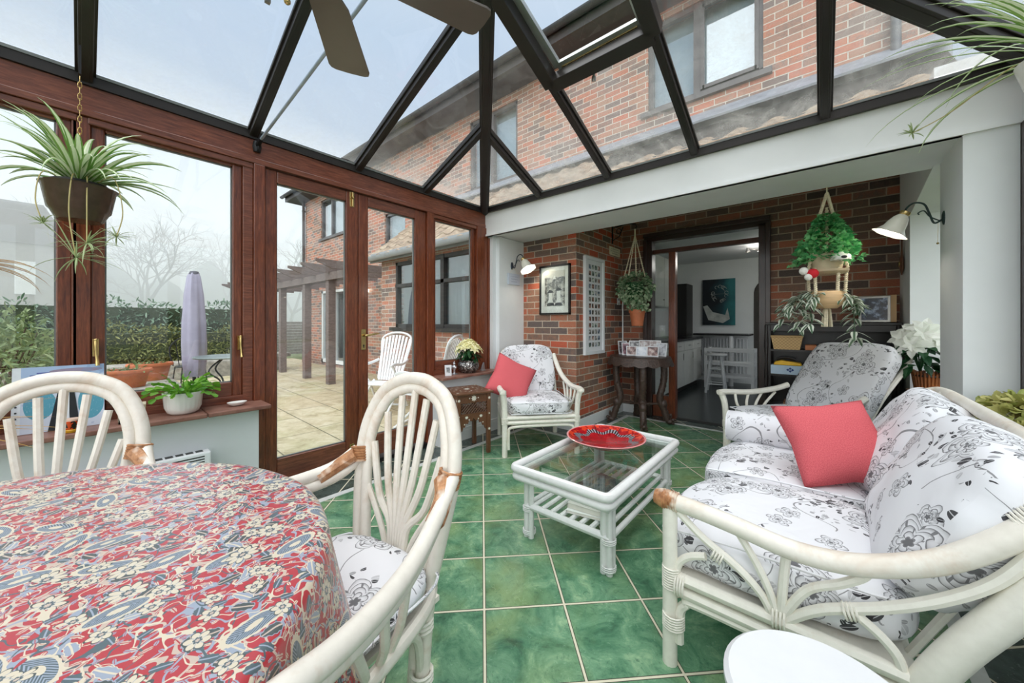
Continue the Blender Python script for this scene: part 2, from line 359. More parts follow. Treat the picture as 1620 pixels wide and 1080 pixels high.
# green glazed floor tiles laid diagonally, marble strip and dark margin
def floor_mat():
    t = NT('green_floor_tile'); tc = t.n('TexCoord'); sp = t.n('SeparateXYZ'); t.l(tc.outputs['Object'], sp.inputs[0]); x, y = sp.outputs[0], sp.outputs[1]
    S = .3335; r2 = 1/sqrt(2)
    p = t.math('DIVIDE', t.math('SUBTRACT', t.math('MULTIPLY', t.math('ADD', x, y), r2), .0095), S)
    q = t.math('DIVIDE', t.math('SUBTRACT', t.math('MULTIPLY', t.math('SUBTRACT', y, x), r2), 1.505), S)
    def line(c):
        fr = t.math('FRACT', t.math('ADD', c, 50)); return t.math('SUBTRACT', .5, t.math('ABSOLUTE', t.math('SUBTRACT', fr, .5)))
    dmin = t.math('MINIMUM', line(p), line(q)); gr = t.math('LESS_THAN', dmin, .0125); dk = t.math('LESS_THAN', dmin, .021)
    cb = t.n('CombineXYZ'); t.l(t.math('FLOOR', t.math('ADD', p, 50)), cb.inputs[0]); t.l(t.math('FLOOR', t.math('ADD', q, 50)), cb.inputs[1])
    wn = t.n('TexWhiteNoise'); t.l(cb.outputs[0], wn.inputs['Vector'])
    of = t.n('VectorMath', operation='MULTIPLY_ADD'); t.l(wn.outputs['Color'], of.inputs[0]); of.inputs[1].default_value = (7,7,7); t.l(tc.outputs['Object'], of.inputs[2])
    n = t.noise(of.outputs[0], 7, 8, .68, .8); n2 = t.noise(of.outputs[0], 3.2, 3, .5, .4); n3 = t.noise(of.outputs[0], 34, 5, .7, 1.5)
    c = t.ramp(n, [(.28, srgb(44, 80, 62)), (.42, srgb(76, 122, 92)), (.56, srgb(106, 150, 116)), (.72, srgb(154, 186, 146))])
    c = t.mix(t.ramp(n2, [(.45, (0,0,0)), (.72, (.6,.6,.6))]), c, srgb(140, 158, 100))
    c = t.mix(t.ramp(n3, [(.3, (.5,.5,.5)), (.46, (0,0,0))]), c, srgb(48, 84, 70))
    # margin outside the marble strip is a darker slate tile
    hc = t.noise(tc.outputs['Object'], 10, 6, .7, .5); slate = t.ramp(hc, [(.3, srgb(44, 56, 52)), (.7, srgb(84, 98, 92))])
    mar = t.math('MAXIMUM', t.math('LESS_THAN', x, -2.55), t.math('GREATER_THAN', x, .42))
    alc = t.math('MULTIPLY', t.math('GREATER_THAN', y, 3.24), t.math('LESS_THAN', x, -1.87))
    mar = t.math('MAXIMUM', mar, t.math('MAXIMUM', alc, t.math('GREATER_THAN', y, 4.47)))
    c = t.mix(mar, c, slate)
    c = t.mix(dk, c, srgb(70, 72, 60)); c = t.mix(gr, c, srgb(214, 208, 184))
    h = t.math('SUBTRACT', t.math('MULTIPLY', n, .5), t.math('MULTIPLY', dk, 1.0)); h = t.math('ADD', h, t.math('MULTIPLY', n3, .18)); t.bump(h, .6, .006)
    rg = t.mix(gr, t.ramp(n3, [(.3, (.16,.16,.16)), (.7, (.3,.3,.3))]), (.7,.7,.7,1))
    return t.fin(c, rg)
FLOOR = floor_mat()
MARBLE = cmat('marble_strip', (206, 208, 204), .3, var=.1, scale=12)
def kfloor():
    t = NT('slate_kitchen_tile'); v = t.coord('Object', rot=(0,0,radians(45))); n = t.noise(v, 8, 6, .7)
    br = t.n('TexBrick'); t.l(v, br.inputs['Vector']); br.offset = 0; br.inputs['Scale'].default_value = 1; br.inputs['Brick Width'].default_value = .333; br.inputs['Row Height'].default_value = .333; br.inputs['Mortar Size'].default_value = .004
    c = t.mix(br.outputs['Fac'], t.ramp(n, [(.3, srgb(34, 40, 42)), (.7, srgb(72, 80, 82))]), srgb(96, 98, 96)); return t.fin(c, .22)
KFLOOR = kfloor()
# rattan
def rattan(name, base, wear, amt):
    t = NT(name); v = t.coord('Object', (1,1,1)); n = t.noise(v, 5, 5, .7, .5); n2 = t.noise(v, 40, 3, .6)
    c = t.mix(t.ramp(n, [(.60-amt, (0,0,0)), (.78-amt, (.75,.75,.75))]), srgb(*base), srgb(*wear))
    c = t.mix(.14, c, t.ramp(n2, [(.3, (.5,.47,.42)), (.65, (1,1,1))]), 'MULTIPLY'); t.bump(n2, .1, .003); return t.fin(c, .42)
RATT = rattan('cream_rattan', (238, 234, 222), (214, 196, 172), 0.0)
RATTW = rattan('whitewashed_rattan', (232, 226, 214), (206, 182, 158), .06)
RATTG = rattan('pale_grey_rattan', (230, 230, 228), (204, 198, 190), 0.0)
BIND = NT('tan_cane_binding'); _v = BIND.coord('Object'); _n = BIND.noise(_v, 34, 4, .7); _w = BIND.noise(_v, 11, 3, .6)
BIND.bump(_n, .4, .004); BIND = BIND.fin(BIND.mix(BIND.ramp(_w, [(.52, (0,0,0)), (.62, (.9,.9,.9))]), BIND.ramp(_n, [(.3, srgb(128, 78, 44)), (.7, srgb(204, 150, 104))]), srgb(226, 214, 196)), .5)
BINDW = cmat('white_cane_binding', (232, 228, 216), .5, var=.08, scale=60, bump=.3)
# black rose print on white cotton
def floral():
    t = NT('rose_print_cotton'); uv = t.n('UVMap'); wv = t.noise(uv.outputs[0], 9, 2, .5, 0, 'Color')
    ad = t.n('VectorMath', operation='MULTIPLY_ADD'); t.l(wv, ad.inputs[0]); ad.inputs[1].default_value = (.022,.022,0); t.l(uv.outputs[0], ad.inputs[2]); vec = ad.outputs[0]
    fine = t.noise(vec, 45, 2, .5)
    def rose(sc, seed, thr, R, rings):
        m = motif(t, vec, sc, .8, 5, R, .10, seed); has = t.math('GREATER_THAN', m['rnd'], thr)
        # petals: concentric rings, each turned against the last, dark along one edge and fading inwards
        ring = t.math('MULTIPLY', m['rel'], rings); fl = t.math('FLOOR', ring); fr = t.math('FRACT', ring)
        pa = t.math('FRACT', t.math('ADD', t.math('MULTIPLY', t.math('ADD', m['a'], 3.1416), .7958), t.math('MULTIPLY', fl, .37)))
        gap = t.math('LESS_THAN', pa, .09); line = t.math('GREATER_THAN', fr, t.math('MULTIPLY_ADD', fine, -.22, .93))
        shade = t.math('MULTIPLY', t.math('POWER', fr, 1.6), t.math('MULTIPLY_ADD', pa, .62, .10))
        k = t.math('MAXIMUM', t.math('MULTIPLY', t.math('MAXIMUM', line, gap), .72), shade)
        k = t.math('MAXIMUM', k, t.math('MULTIPLY', t.math('LESS_THAN', m['rel'], .16), .8))
        return m, has, t.math('MULTIPLY', t.math('MULTIPLY', m['inside'], has), k)
    m, has, ink = rose(4.0, (0,0,0), .24, .31, 5.0)
    m2, has2, ink2 = rose(7.5, (5.3,2.2,0), .52, .30, 3.0)
    ink = t.math('MAXIMUM', ink, t.math('MULTIPLY', ink2, t.math('GREATER_THAN', m['rel'], 1.05)))
    out = t.math('MULTIPLY', t.math('GREATER_THAN', m['rel'], 1.04), has); near = t.math('LESS_THAN', m['rel'], 2.2)
    zone = t.math('MULTIPLY', t.math('MULTIPLY', out, near), t.math('GREATER_THAN', t.noise(vec, 7.5, 2), .50))
    for sc, R, seed, asp, lo, hi, zthr in ((20, .43, (3.1,1.7,0), 2.2, .30, .62, 1), (34, .40, (8.1,4.7,0), 2.0, .55, .40, 1)):
        lf = motif(t, vec, sc, 1.0, 2, R, .1, seed, asp); vein = t.math('GREATER_THAN', t.math('ABSOLUTE', lf['y']), .04)
        tone = t.math('MULTIPLY_ADD', t.math('GREATER_THAN', lf['rnd'], .55), hi, lo)
        leaf = t.math('MULTIPLY', t.math('MULTIPLY', t.math('LESS_THAN', t.math('ADD', lf['r'], t.math('MULTIPLY', t.math('ABSOLUTE', lf['x']), .12)), R), t.math('MULTIPLY', zone, tone)), t.math('MULTIPLY_ADD', vein, .7, .3))
        ink = t.math('MAXIMUM', ink, t.math('MULTIPLY', leaf, t.math('GREATER_THAN', lf['rnd2'], .35)))
    sn = t.noise(vec, 4.2, 0, .4); st = t.math('LESS_THAN', t.math('ABSOLUTE', t.math('SUBTRACT', sn, .5)), .0035)
    ink = t.math('MAXIMUM', ink, t.math('MULTIPLY', st, t.math('MULTIPLY', out, .65)), clamp=True)
    c = t.mix(ink, srgb(229, 229, 232), srgb(30, 28, 32))
    fn = t.noise(uv.outputs[0], 3.5, 3, .5, .7); t.bump(fn, .5, .03)
    return t.fin(c, .8, spec=.2)
FLORAL = floral()
def clothmat():
    t = NT('red_paisley_cloth'); uv = t.n('UVMap'); wv = t.noise(uv.outputs[0], 9, 2, .5, 0, 'Color')
    ad = t.n('VectorMath', operation='MULTIPLY_ADD'); t.l(wv, ad.inputs[0]); ad.inputs[1].default_value = (.03,.03,0); t.l(uv.outputs[0], ad.inputs[2])
    mp = t.n('Mapping'); t.l(ad.outputs[0], mp.inputs[0]); mp.inputs['Rotation'].default_value = (0,0,radians(35)); mp.inputs['Scale'].default_value = (1.25,1.25,1); vec = mp.outputs[0]
    RED = srgb(176, 42, 52); CREAM = srgb(212, 200, 176); TEAL = srgb(74, 92, 98); BLUE = srgb(150, 160, 176); DKG = srgb(66, 76, 74); PALE = srgb(196, 176, 160)
    c = RED
    for sc, off, w, colr in ((13, 0, .016, PALE), (17, 5, .018, BLUE), (15, 9, .012, TEAL), (22, 3, .014, CREAM)):
        o = t.n('VectorMath', operation='ADD'); t.l(vec, o.inputs[0]); o.inputs[1].default_value = (off, off*.7, 0)
        s = t.math('LESS_THAN', t.math('ABSOLUTE', t.math('SUBTRACT', t.noise(o.outputs[0], sc, 1, .4), .5)), w); c = t.mix(s, c, colr)
    def leaves(c, sc, seed, colr, R, asp, thr, line, rim=None):
        lf = motif(t, vec, sc, 1.0, 2, R, .1, seed, asp); has = t.math('GREATER_THAN', lf['rnd'], thr)
        lob = t.math('ADD', lf['r'], t.math('MULTIPLY', t.math('SINE', t.math('MULTIPLY', lf['x'], 34)), .025))
        if rim: c = t.mix(t.math('MULTIPLY', t.math('LESS_THAN', lob, R+.05), has), c, rim)
        m = t.math('MULTIPLY', t.math('LESS_THAN', lob, R), has)
        c = t.mix(m, c, colr)
        v = t.math('MULTIPLY', m, t.math('LESS_THAN', t.math('ABSOLUTE', lf['y']), .055)); return t.mix(v, c, line)
    c = leaves(c, 46, (1,2,0), BLUE, .30, 2.2, .45, RED)
    c = leaves(c, 40, (4,1,0), CREAM, .27, 2.4, .58, RED)
    c = leaves(c, 30, (6,5,0), PALE, .27, 2.2, .5, RED)
    c = leaves(c, 24, (2,7,0), TEAL, .34, 1.9, .55, BLUE)
    c = leaves(c, 18, (9,3,0), DKG, .36, 1.9, .70, PALE, BLUE)
    c = leaves(c, 15, (12,8,0), BLUE, .34, 2.4, .76, CREAM, CREAM)
    pz = motif(t, vec, 7.5, .85, 1, .5, .05, (5,5,0), 2.5)
    has = t.math('GREATER_THAN', pz['rnd'], .62); edge = t.math('MULTIPLY_ADD', t.math('SINE', t.math('MULTIPLY', pz['a'], 22)), .014, .43)
    bd = t.math('MULTIPLY', t.math('LESS_THAN', pz['r'], edge), has); inn = t.math('MULTIPLY', t.math('LESS_THAN', pz['r'], .34), has)
    c = t.mix(bd, c, CREAM); hatch = t.math('GREATER_THAN', t.math('SINE', t.math('MULTIPLY', t.math('ADD', pz['x'], t.math('MULTIPLY', t.math('ABSOLUTE', pz['y']), .8)), 90)), -.1)
    c = t.mix(inn, c, t.mix(hatch, BLUE, TEAL)); core = t.math('MULTIPLY', t.math('LESS_THAN', pz['r'], .12), has); c = t.mix(core, c, CREAM)
    for sc, seed, thr, R, n_ in ((11, (7,2,0), .66, .33, 9), (17, (3,9,0), .66, .32, 6)):
        fl = motif(t, vec, sc, .95, n_, R, .06, seed); h = t.math('GREATER_THAN', fl['rnd'], thr); ins = t.math('MULTIPLY', fl['inside'], h)
        c = t.mix(t.math('MULTIPLY', h, t.math('LESS_THAN', fl['rel'], 1.14)), c, DKG); c = t.mix(ins, c, CREAM)
        c = t.mix(t.math('MULTIPLY', t.math('MULTIPLY', ins, t.math('LESS_THAN', fl['pet'], .25)), .7), c, BLUE)
        c = t.mix(t.math('MULTIPLY', h, t.math('LESS_THAN', fl['rel'], .40)), c, TEAL); c = t.mix(t.math('MULTIPLY', h, t.math('LESS_THAN', fl['rel'], .2)), c, PALE)
    t.b.inputs['Coat Weight'].default_value = .9; t.b.inputs['Coat Roughness'].default_value = .32
    return t.fin(c, .5)
CLOTH = clothmat()
PINK = NT('coral_linen'); _v = PINK.coord('UV', (1,1,1)); _w = PINK.noise(_v, 260, 2, .6); _w2 = PINK.noise(_v, 7, 3, .5)
PINK.bump(PINK.math('ADD', PINK.math('MULTIPLY', _w, .12), _w2), .4, .01); PINK = PINK.fin(PINK.ramp(_w, [(.3, srgb(196, 84, 92)), (.7, srgb(222, 112, 116))]), .9, spec=.1)
WHITEPAINT = cmat('white_paint', (222, 223, 225), .4, var=.03)
PLASTICW = cmat('white_plastic', (240, 242, 244), .35, var=.02)
CERAM = cmat('white_ceramic', (238, 236, 230), .2, var=.03)
TERRA = cmat('terracotta', (188, 108, 70), .6, var=.15, scale=12, bump=.1)
BLACK = cmat('black_paint', (24, 22, 22), .4, var=.1)
BLACKWOOD = cmat('black_brown_wood', (30, 24, 23), .3, var=.2, scale=14)
CARVED = cmat('carved_dark_wood', (70, 54, 46), .35, var=.5, scale=60, bump=.6)
IRON = cmat('wrought_iron', (36, 38, 40), .5, .5, var=.2)
GREYMETAL = cmat('brushed_grey_metal', (150, 148, 144), .35, .8, var=.1, scale=20)
FANM = cmat('pewter_fan_blade', (112, 104, 98), .32, .3, var=.12, scale=3)
STRIPE_LEAF = leafmat('spider_leaf', (96, 142, 62), (142, 176, 96), ((226, 236, 204), .27))
BABY_LEAF = leafmat('spider_baby_leaf', (132, 158, 96), (182, 200, 148), ((220, 226, 190), .12))
GREEN_LEAF = leafmat('fresh_green_leaf', (70, 132, 34), (130, 184, 60))
IVY_LEAF = leafmat('ivy_leaf', (34, 130, 70), (140, 210, 140))
IVY_SAGE = leafmat('variegated_ivy_leaf', (72, 122, 78), (204, 216, 182))
DEEP_LEAF = leafmat('deep_green_leaf', (22, 60, 34), (44, 92, 52))
TRAD_LEAF = leafmat('striped_trailing_leaf', (78, 104, 80), (110, 132, 104), ((228, 232, 218), .34, .12))
CREAMBRACT = leafmat('cream_bract', (238, 232, 168), (250, 244, 206), trans=.3)
WHITEBRACT = leafmat('white_bract', (232, 236, 224), (250, 250, 244), trans=.3)
HEDGE_LEAF = leafmat('hedge_leaf', (74, 98, 58), (138, 156, 104), rough=.6)
OLIVE_LEAF = leafmat('conifer_leaf', (104, 112, 66), (150, 152, 96), rough=.7)
ROSE_RED = leafmat('red_camellia', (206, 60, 74), (226, 96, 104))
BROWNLEAF = leafmat('dry_palm_leaf', (166, 110, 50), (206, 168, 90))
ROPE = cmat('cream_macrame_cord', (226, 214, 186), .8, var=.15, scale=90, bump=.4)
WICKER = NT('woven_wicker'); _v = WICKER.coord('UV', (1,1,1)); _wv = WICKER.n('TexWave'); WICKER.l(_v, _wv.inputs[0]); _wv.inputs['Scale'].default_value = 25; _wv.bands_direction = 'Y'; _ck = WICKER.n('TexChecker'); WICKER.l(_v, _ck.inputs[0]); _ck.inputs['Scale'].default_value = 70
WICKER.bump(_ck.outputs['Fac'], .6, .004); WICKER = WICKER.fin(WICKER.mix(WICKER.math('MULTIPLY', _ck.outputs['Fac'], .5), srgb(206, 172, 122), srgb(150, 110, 66)), .7)
# ================================================================== THE SETTING
XL, XR, YB, YF, YW = -2.89, .80, 2.93, -3.0, 4.68      # timber wall, right timber wall, white beam, far front, old house wall
ZE = 2.41                                              # eaves
TP = math.tan(radians(22.9))
# ---- floors
struct('floor', MB().box(-2.90, .95, YF-.1, YW+.02, -.1, 0), FLOOR)
m = MB(); zt = .0025
m.box(-2.555, -2.505, YF, 3.265, -.02, zt).box(-2.505, -1.895, 3.215, 3.265, -.02, zt).box(-1.895, -1.845, 3.215, 4.50, -.02, zt).box(-1.845, .375, 4.45, 4.50, -.02, zt).box(.375, .425, YF, 4.50, -.02, zt)
struct('trim_1', m, MARBLE)
struct('floor_kitchen', MB().box(-2.5, 1.6, YW+.02, 8.4, -.1, 0), KFLOOR)
# ---- left side: dwarf walls, sills, posts, ring beam
struct('wall_left', MB().box(-2.757, -2.96, YF, .735, -.1, .635), WALLWHITE)
struct('wall_left_far', MB().box(-2.757, -2.96, 2.19, 3.03, -.1, .635), WALLWHITE)
struct('wall_nib', MB().box(-2.96, -2.757, 3.03, 3.47, -.1, 2.143).box(-2.96, -2.80, 2.97, 3.03, .635, 2.143), WALLWHITE)
m = MB()
for k, (a, b) in enumerate(((-3.0, -2.2), (-2.2, -1.5), (-1.5, -.85), (-.85, -.3), (-.3, .205), (.205, .465), (.465, .78))): m.box(-2.90, -2.66, a+.002, b-.002, .637, .662)
struct('trim_2', m, SILLT, bevel=.005)
struct('trim_3', MB().box(-2.90, -2.67, 2.16, 3.02, .637, .662), SILLT, bevel=.005)
struct('baseboard_left', MB().box(-2.757, -2.742, 2.19, 3.47, 0, .12).box(-2.742, -2.737, 2.19, 3.47, .0, .095), TRIMWHITE)
m = MB(); m.box(XL-.07, XL+.012, YF, YB, 2.276, ZE-.015); struct('trim_4', m, MAHO_H)          # ring beam
struct('trim_5', MB().box(XL-.07, XL+.03, YF, YB-.01, 2.235, 2.272), MAHO_H, bevel=.004)       # head
struct('trim_6', MB().box(XL-.07, XL+.03, .735, .80, 0, 2.235), MAHO, bevel=.004)              # post
struct('trim_7', MB().box(XL-.07, XL+.03, 2.13, 2.205, 0, 2.235), MAHO, bevel=.004)
struct('trim_8', MB().box(XL-.07, XL+.03, 2.79, 2.95, .66, 2.235).box(XL-.02, XL+.045, 2.95, 2.975, .66, 2.13), MAHO, bevel=.004)
struct('trim_9', MB().box(XL-.07, XL+.012, -.034, .029, .66, 2.235), MAHO, bevel=.003)
struct('trim_10', MB().box(XL-.08, XL+.05, .80, 2.13, -.02, .035), BLACK)                       # threshold
def handle_casement(y, z, parent, side):
    h = MB(); x = XL+.01
    h.box(x, x+.006, y-.011, y+.011, z-.045, z+.045).box(x, x+.03, y-.007, y+.007, z+.012, z+.026)
    h.tube([(x+.03, y, z+.035), (x+.034, y, z-.01), (x+.03, y+side*.004, z-.06), (x+.034, y+side*.006, z-.092)], [.008, .006, .006, .0085], 8)
    h.ball((x+.03, y, z+.04), .0085, 8, 6)
    return h.build('window_handle', BRASS, parent, smooth=True)
def window(name, y0, y1, g0, g1, z0=.655, gz0=.797, gz1=2.185, handle=None, side=1):
    r = sroot(name); f = MB(); s = MB()
    # outer frame
    f.box(XL-.06, XL+.01, y0, y1, z0, z0+.055).box(XL-.06, XL+.02, y0, y1, 2.20, 2.235)
    if y1-(g1+.052) > .01: f.box(XL-.06, XL+.012, g1+.052, y1, z0, 2.235)
    if (g0-.052)-y0 > .01: f.box(XL-.06, XL+.012, y0, g0-.052, z0, 2.235)
    f.build('window_frame', MAHO_H, r, bevel=.004)
    a, b = g0-.052, g1+.052; x0, x1 = XL-.045, XL-.004
    s.box(x0, x1, a, g0, gz0-.09, gz1+.03).box(x0, x1, g1, b, gz0-.09, gz1+.03)
    s.build('sash_stile', MAHO, r, bevel=.006)
    s = MB(); s.box(x0, x1, g0, g1, gz0-.09, gz0).box(x0, x1, g0, g1, gz1, gz1+.03); s.build('sash_rail', MAHO_H, r, bevel=.006)
    g = MB(); g.box(XL-.03, XL-.026, g0, g1, gz0, gz1); g.build('pane', GLASS, r)
    sp = MB()
    for yy in (g0, g1-.006): sp.box(XL-.034, XL-.02, yy, yy+.006, gz0, gz1)
    sp.box(XL-.034, XL-.02, g0, g1, gz0, gz0+.006).box(XL-.034, XL-.02, g0, g1, gz1-.006, gz1); sp.build('spacer', BARSEAL, r)
    for (hy, sd) in (handle or ()): handle_casement(hy, 1.05, r, sd)
    return r
window('window_1', -.70, -.015, -.64, -.084)
window('window_2', .02, .735, .079, .627, handle=((.046, 1), (.661, 1)))
window('window_3', 2.205, 2.79, 2.25, 2.73)
window('window_4', -1.5, -.74, -1.45, -.80)
window('window_5', -2.3, -1.54, -2.25, -1.6)
window('window_6', -3.0, -2.34, -2.94, -2.4)
for _n, _y in ((11, -.72), (12, -1.52), (13, -2.32)): struct('trim_%d' % _n, MB().box(XL-.07, XL+.03, _y-.02, _y+.02, .66, 2.235), MAHO)
def door(name, y0, y1, g0, g1, knob):
    r = sroot(name); x0, x1 = XL-.045, XL+.006
    s = MB(); s.box(x0, x1, y0, g0, .055, 2.23).box(x0, x1, g1, y1, .055, 2.23); s.build('door_stile', MAHO, r, bevel=.006)
    s = MB(); s.box(x0, x1, g0, g1, .055, .228).box(x0, x1, g0, g1, 2.148, 2.23); s.build('door_rail', MAHO_H, r, bevel=.006)
    g = MB(); g.box(XL-.024, XL-.019, g0, g1, .228, 2.148); g.build('pane', GLASS, r)
    sp = MB()
    for yy in (g0, g1-.006): sp.box(XL-.03, XL-.012, yy, yy+.006, .228, 2.148)
    sp.box(XL-.03, XL-.012, g0, g1, .228, .234).box(XL-.03, XL-.012, g0, g1, 2.142, 2.148); sp.build('spacer', BARSEAL, r)
    if knob:
        p = MB(); p.box(x1, x1+.006, 1.483, 1.523, .955, 1.125); pl = p.build('lock_plate', BRASS, r, bevel=.002)
        k = MB(); k.ball((x1+.008, 1.503, .992), (.003, .006, .006), 8, 6); k.box(x1+.006, x1+.009, 1.5, 1.506, .972, .99); k.build('keyhole', BLACK, pl)
        h = MB(); h.tube([(x1, 1.503, 1.075), (x1+.045, 1.503, 1.075), (x1+.055, 1.52, 1.077), (x1+.058, 1.565, 1.084), (x1+.052, 1.615, 1.088)], [.012, .009, .009, .008, .006], 8)
        h.build('door_handle', BRASS, r, smooth=True)
    else:
        for zz in (2.17, .145):
            b = MB(); b.box(x1, x1+.005, 1.388, 1.424, zz-.06, zz+.06); bo = b.build('bolt_plate', BRASS, r, bevel=.002)
            b = MB(); b.tube([(x1+.012, 1.406, zz-.055), (x1+.012, 1.406, zz+.055)], .006, 8); b.ball((x1+.022, 1.406, zz+.01), .011, 8, 6); b.build('bolt_knob', BRASS, bo, smooth=True)
    return r
door('door_1', .802, 1.458, .877, 1.36, False)
door('door_2', 1.462, 2.128, 1.546, 2.005, True)
# ---- white beam, soffit, alcove
struct('trim_14', MB().box(-2.885, .80, YB, YB+.03, 2.143, ZE-.012).box(-2.885, .80, YB-.012, YB+.03, 2.143, 2.163), TRIMWHITE)
struct('ceiling_soffit', MB().box(-2.96, .80, YB+.03, 3.47, 2.150, 2.30), WALLWHITE)
struct('wall_inner', MB().box(-2.96, -2.03, 3.47, 3.57, 0, 2.46), BRICK_IN)
struct('wall_side', MB().box(-2.13, -2.03, 3.57, YW, 0, 2.75), BRICK_IN)
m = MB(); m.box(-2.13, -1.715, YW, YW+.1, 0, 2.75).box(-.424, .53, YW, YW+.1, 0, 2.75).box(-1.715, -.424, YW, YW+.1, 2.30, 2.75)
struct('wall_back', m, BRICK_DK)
struct('ceiling_alcove', MB().prism([(-2.1, 3.47, 2.30), (-2.1, 3.47, 2.36), (-2.1, YW, 2.80), (-2.1, YW, 2.74)], (2.9, 0, 0)), WALLWHITE)
struct('baseboard_side', MB().box(-2.03, -2.012, 3.47, YW, 0, .115).box(-2.74, -2.012, 3.452, 3.47, 0, .115), TRIMWHITE)
struct('baseboard_back', MB().box(-2.012, -1.72, YW-.018, YW, 0, .115).box(-.42, .52, YW-.018, YW, 0, .115), TRIMWHITE)
# right column, pier and recess with its sill
m = MB(); m.box(.555, .733, YB, 3.40, 0, 2.15); struct('wall_column', m, WALLWHITE)
m = MB(); m.box(.53, .95, 4.20, YW, 0, 2.75).box(.73, .95, 3.40, 4.20, 0, .635).box(.73, .95, 3.40, 4.20, 2.10, 2.75).box(.53, .73, 3.4, 4.20, 0, .635)
m.prism([(.53, 3.40, 2.15), (.53, 4.20, 2.02), (.53, 4.20, 2.75), (.53, 3.40, 2.75)], (.2, 0, 0)); struct('wall_right', m, WALLWHITE)
r9 = sroot('window_11_added'); MB().box(.88, .884, 3.42, 4.18, .66, 2.08).build('pane', GLASS, r9); m = MB(); m.box(.86, .90, 3.40, 3.46, .64, 2.10).box(.86, .90, 4.14, 4.20, .64, 2.10).box(.86, .90, 3.46, 4.14, .64, .70).box(.86, .90, 3.46, 4.14, 2.04, 2.10); m.build('window_frame', TRIMWHITE, r9)  # unseen side window added to bring daylight into the alcove
struct('trim_15', MB().box(.505, .86, 3.405, 4.195, .637, .662), SILLT, bevel=.005)
# ---- right timber wall
struct('wall_right_low', MB().box(.63, .88, YF, YB-.001, -.1, .635), WALLWHITE)
struct('trim_16', MB().box(.60, .90, YF, YB-.014, .637, .662), SILLT, bevel=.005)
struct('baseboard_right', MB().box(.612, .63, YF, YB-.01, 0, .115), TRIMWHITE)
struct('trim_17', MB().box(XR, XR+.07, YF, YB+.03, 2.276, ZE-.015).box(XR-.03, XR+.07, YF, YB, 2.235, 2.272).box(XR-.03, XR+.07, YF, YB, .66, .72), MAHO_H)
m = MB()
for _y in (-2.96, -1.6, -.4, .8, 1.6, 2.85): m.box(XR-.03, XR+.07, _y-.06, _y+.06, .66, 2.235)
m.box(.735, .80, YB-.04, YB+.02, .66, 2.143); struct('trim_18', m, DARKWOOD)
struct('window_7', MB().box(XR+.02, XR+.024, YF, YB, .72, 2.235), GLASS)
# ---- front wall behind the camera: glazed, on a dwarf wall
struct('wall_front', MB().box(-2.96, .88, YF-.12, YF, -.1, .635), WALLWHITE)
m = MB(); m.box(-2.96, .88, YF-.1, YF, 2.235, ZE-.015)
for _x in (-2.92, -1.95, -1.05, -.15, .83): m.box(_x-.05, _x+.05, YF-.1, YF, .635, 2.235)
struct('trim_19', m, MAHO); struct('window_8', MB().box(-2.96, .88, YF-.05, YF-.046, .635, 2.235), GLASS)
# ---- glazed roof
RI = (XR+XL)/2; HW = (XR-XL)/2; ZR = ZE+HW*TP; YR1 = YB-HW; YR0 = YF+HW
roof = sroot('ceiling')
def rafter(a, b, w=.05, h=.085, name='rafter'):
    a = V(a); b = V(b); m = MB(); off = V((0, 0, -.0))
    m.beam(a+off, b+off, w, h); m.beam(a+V((0,0,.0)), b+V((0,0,.0)), w+.022, .02)
    m.mi = 1; m.beam(a+V((0,0,-h/2-.002)), b+V((0,0,-h/2-.002)), w*.6, .006); m.mi = 0
    return m.build(name, [BRONZE, BARSEAL if False else BRONZE], roof, bevel=.004)
CL, CR = V((XL, YB, ZE)), V((XR, YB, ZE)); R1 = V((RI, YR1, ZR)); R0 = V((RI, YR0, ZR)); FL, FR = V((XL, YF, ZE)), V((XR, YF, ZE))
lift = V((0, 0, .035))
for a, b in ((CL, R1), (CR, R1), (FL, R0), (FR, R0)): rafter(a+lift*.6, b+lift*.6, .075, .10, 'hip_rafter')
rafter(R0+lift, R1+lift, .09, .13, 'ridge_bar')
def zl(x): return ZE+min(x-XL, XR-x)*TP
for y in (.012, .737, 1.453, 2.119, -.7, -1.42, -2.14):
    run = HW if YR0 < y < YR1 else (YB-y if y > YR1 else y-YF)
    rafter(V((XL, y, ZE))+lift, V((XL+run, y, ZE+run*TP))+lift); rafter(V((XR, y, ZE))+lift, V((XR-run, y, ZE+run*TP))+lift)
for x in (-2.118, -1.395, -.71, .017):
    run = min(x-XL, XR-x); rafter(V((x, YB, ZE))+lift, V((x, YB-run, ZE+run*TP))+lift); rafter(V((x, YF, ZE))+lift, V((x, YF+run, ZE+run*TP))+lift)
# eaves strips
for a, b in ((FL, CL), (CL, CR), (CR, FR), (FR, FL)):
    m = MB(); m.beam(a+V((0,0,.012)), b+V((0,0,.012)), .05, .05); m.build('eaves_strip', BRONZE, roof)
    m = MB(); m.beam(a+V((0,0,.045)), b+V((0,0,.045)), .06, .015); m.build('eaves_seal', BARSEAL, roof)
up = V((0, 0, .072)); VY0, VY1 = YB-.60*1.448-0.0, 1.50
VYb = 2.065
gl = MB()
gl.poly([FL+up, CL+up, R1+up, R0+up]); gl.poly([CR+up, FR+up, R0+up, R1+up]); gl.poly([FR+up, FL+up, R0+up])
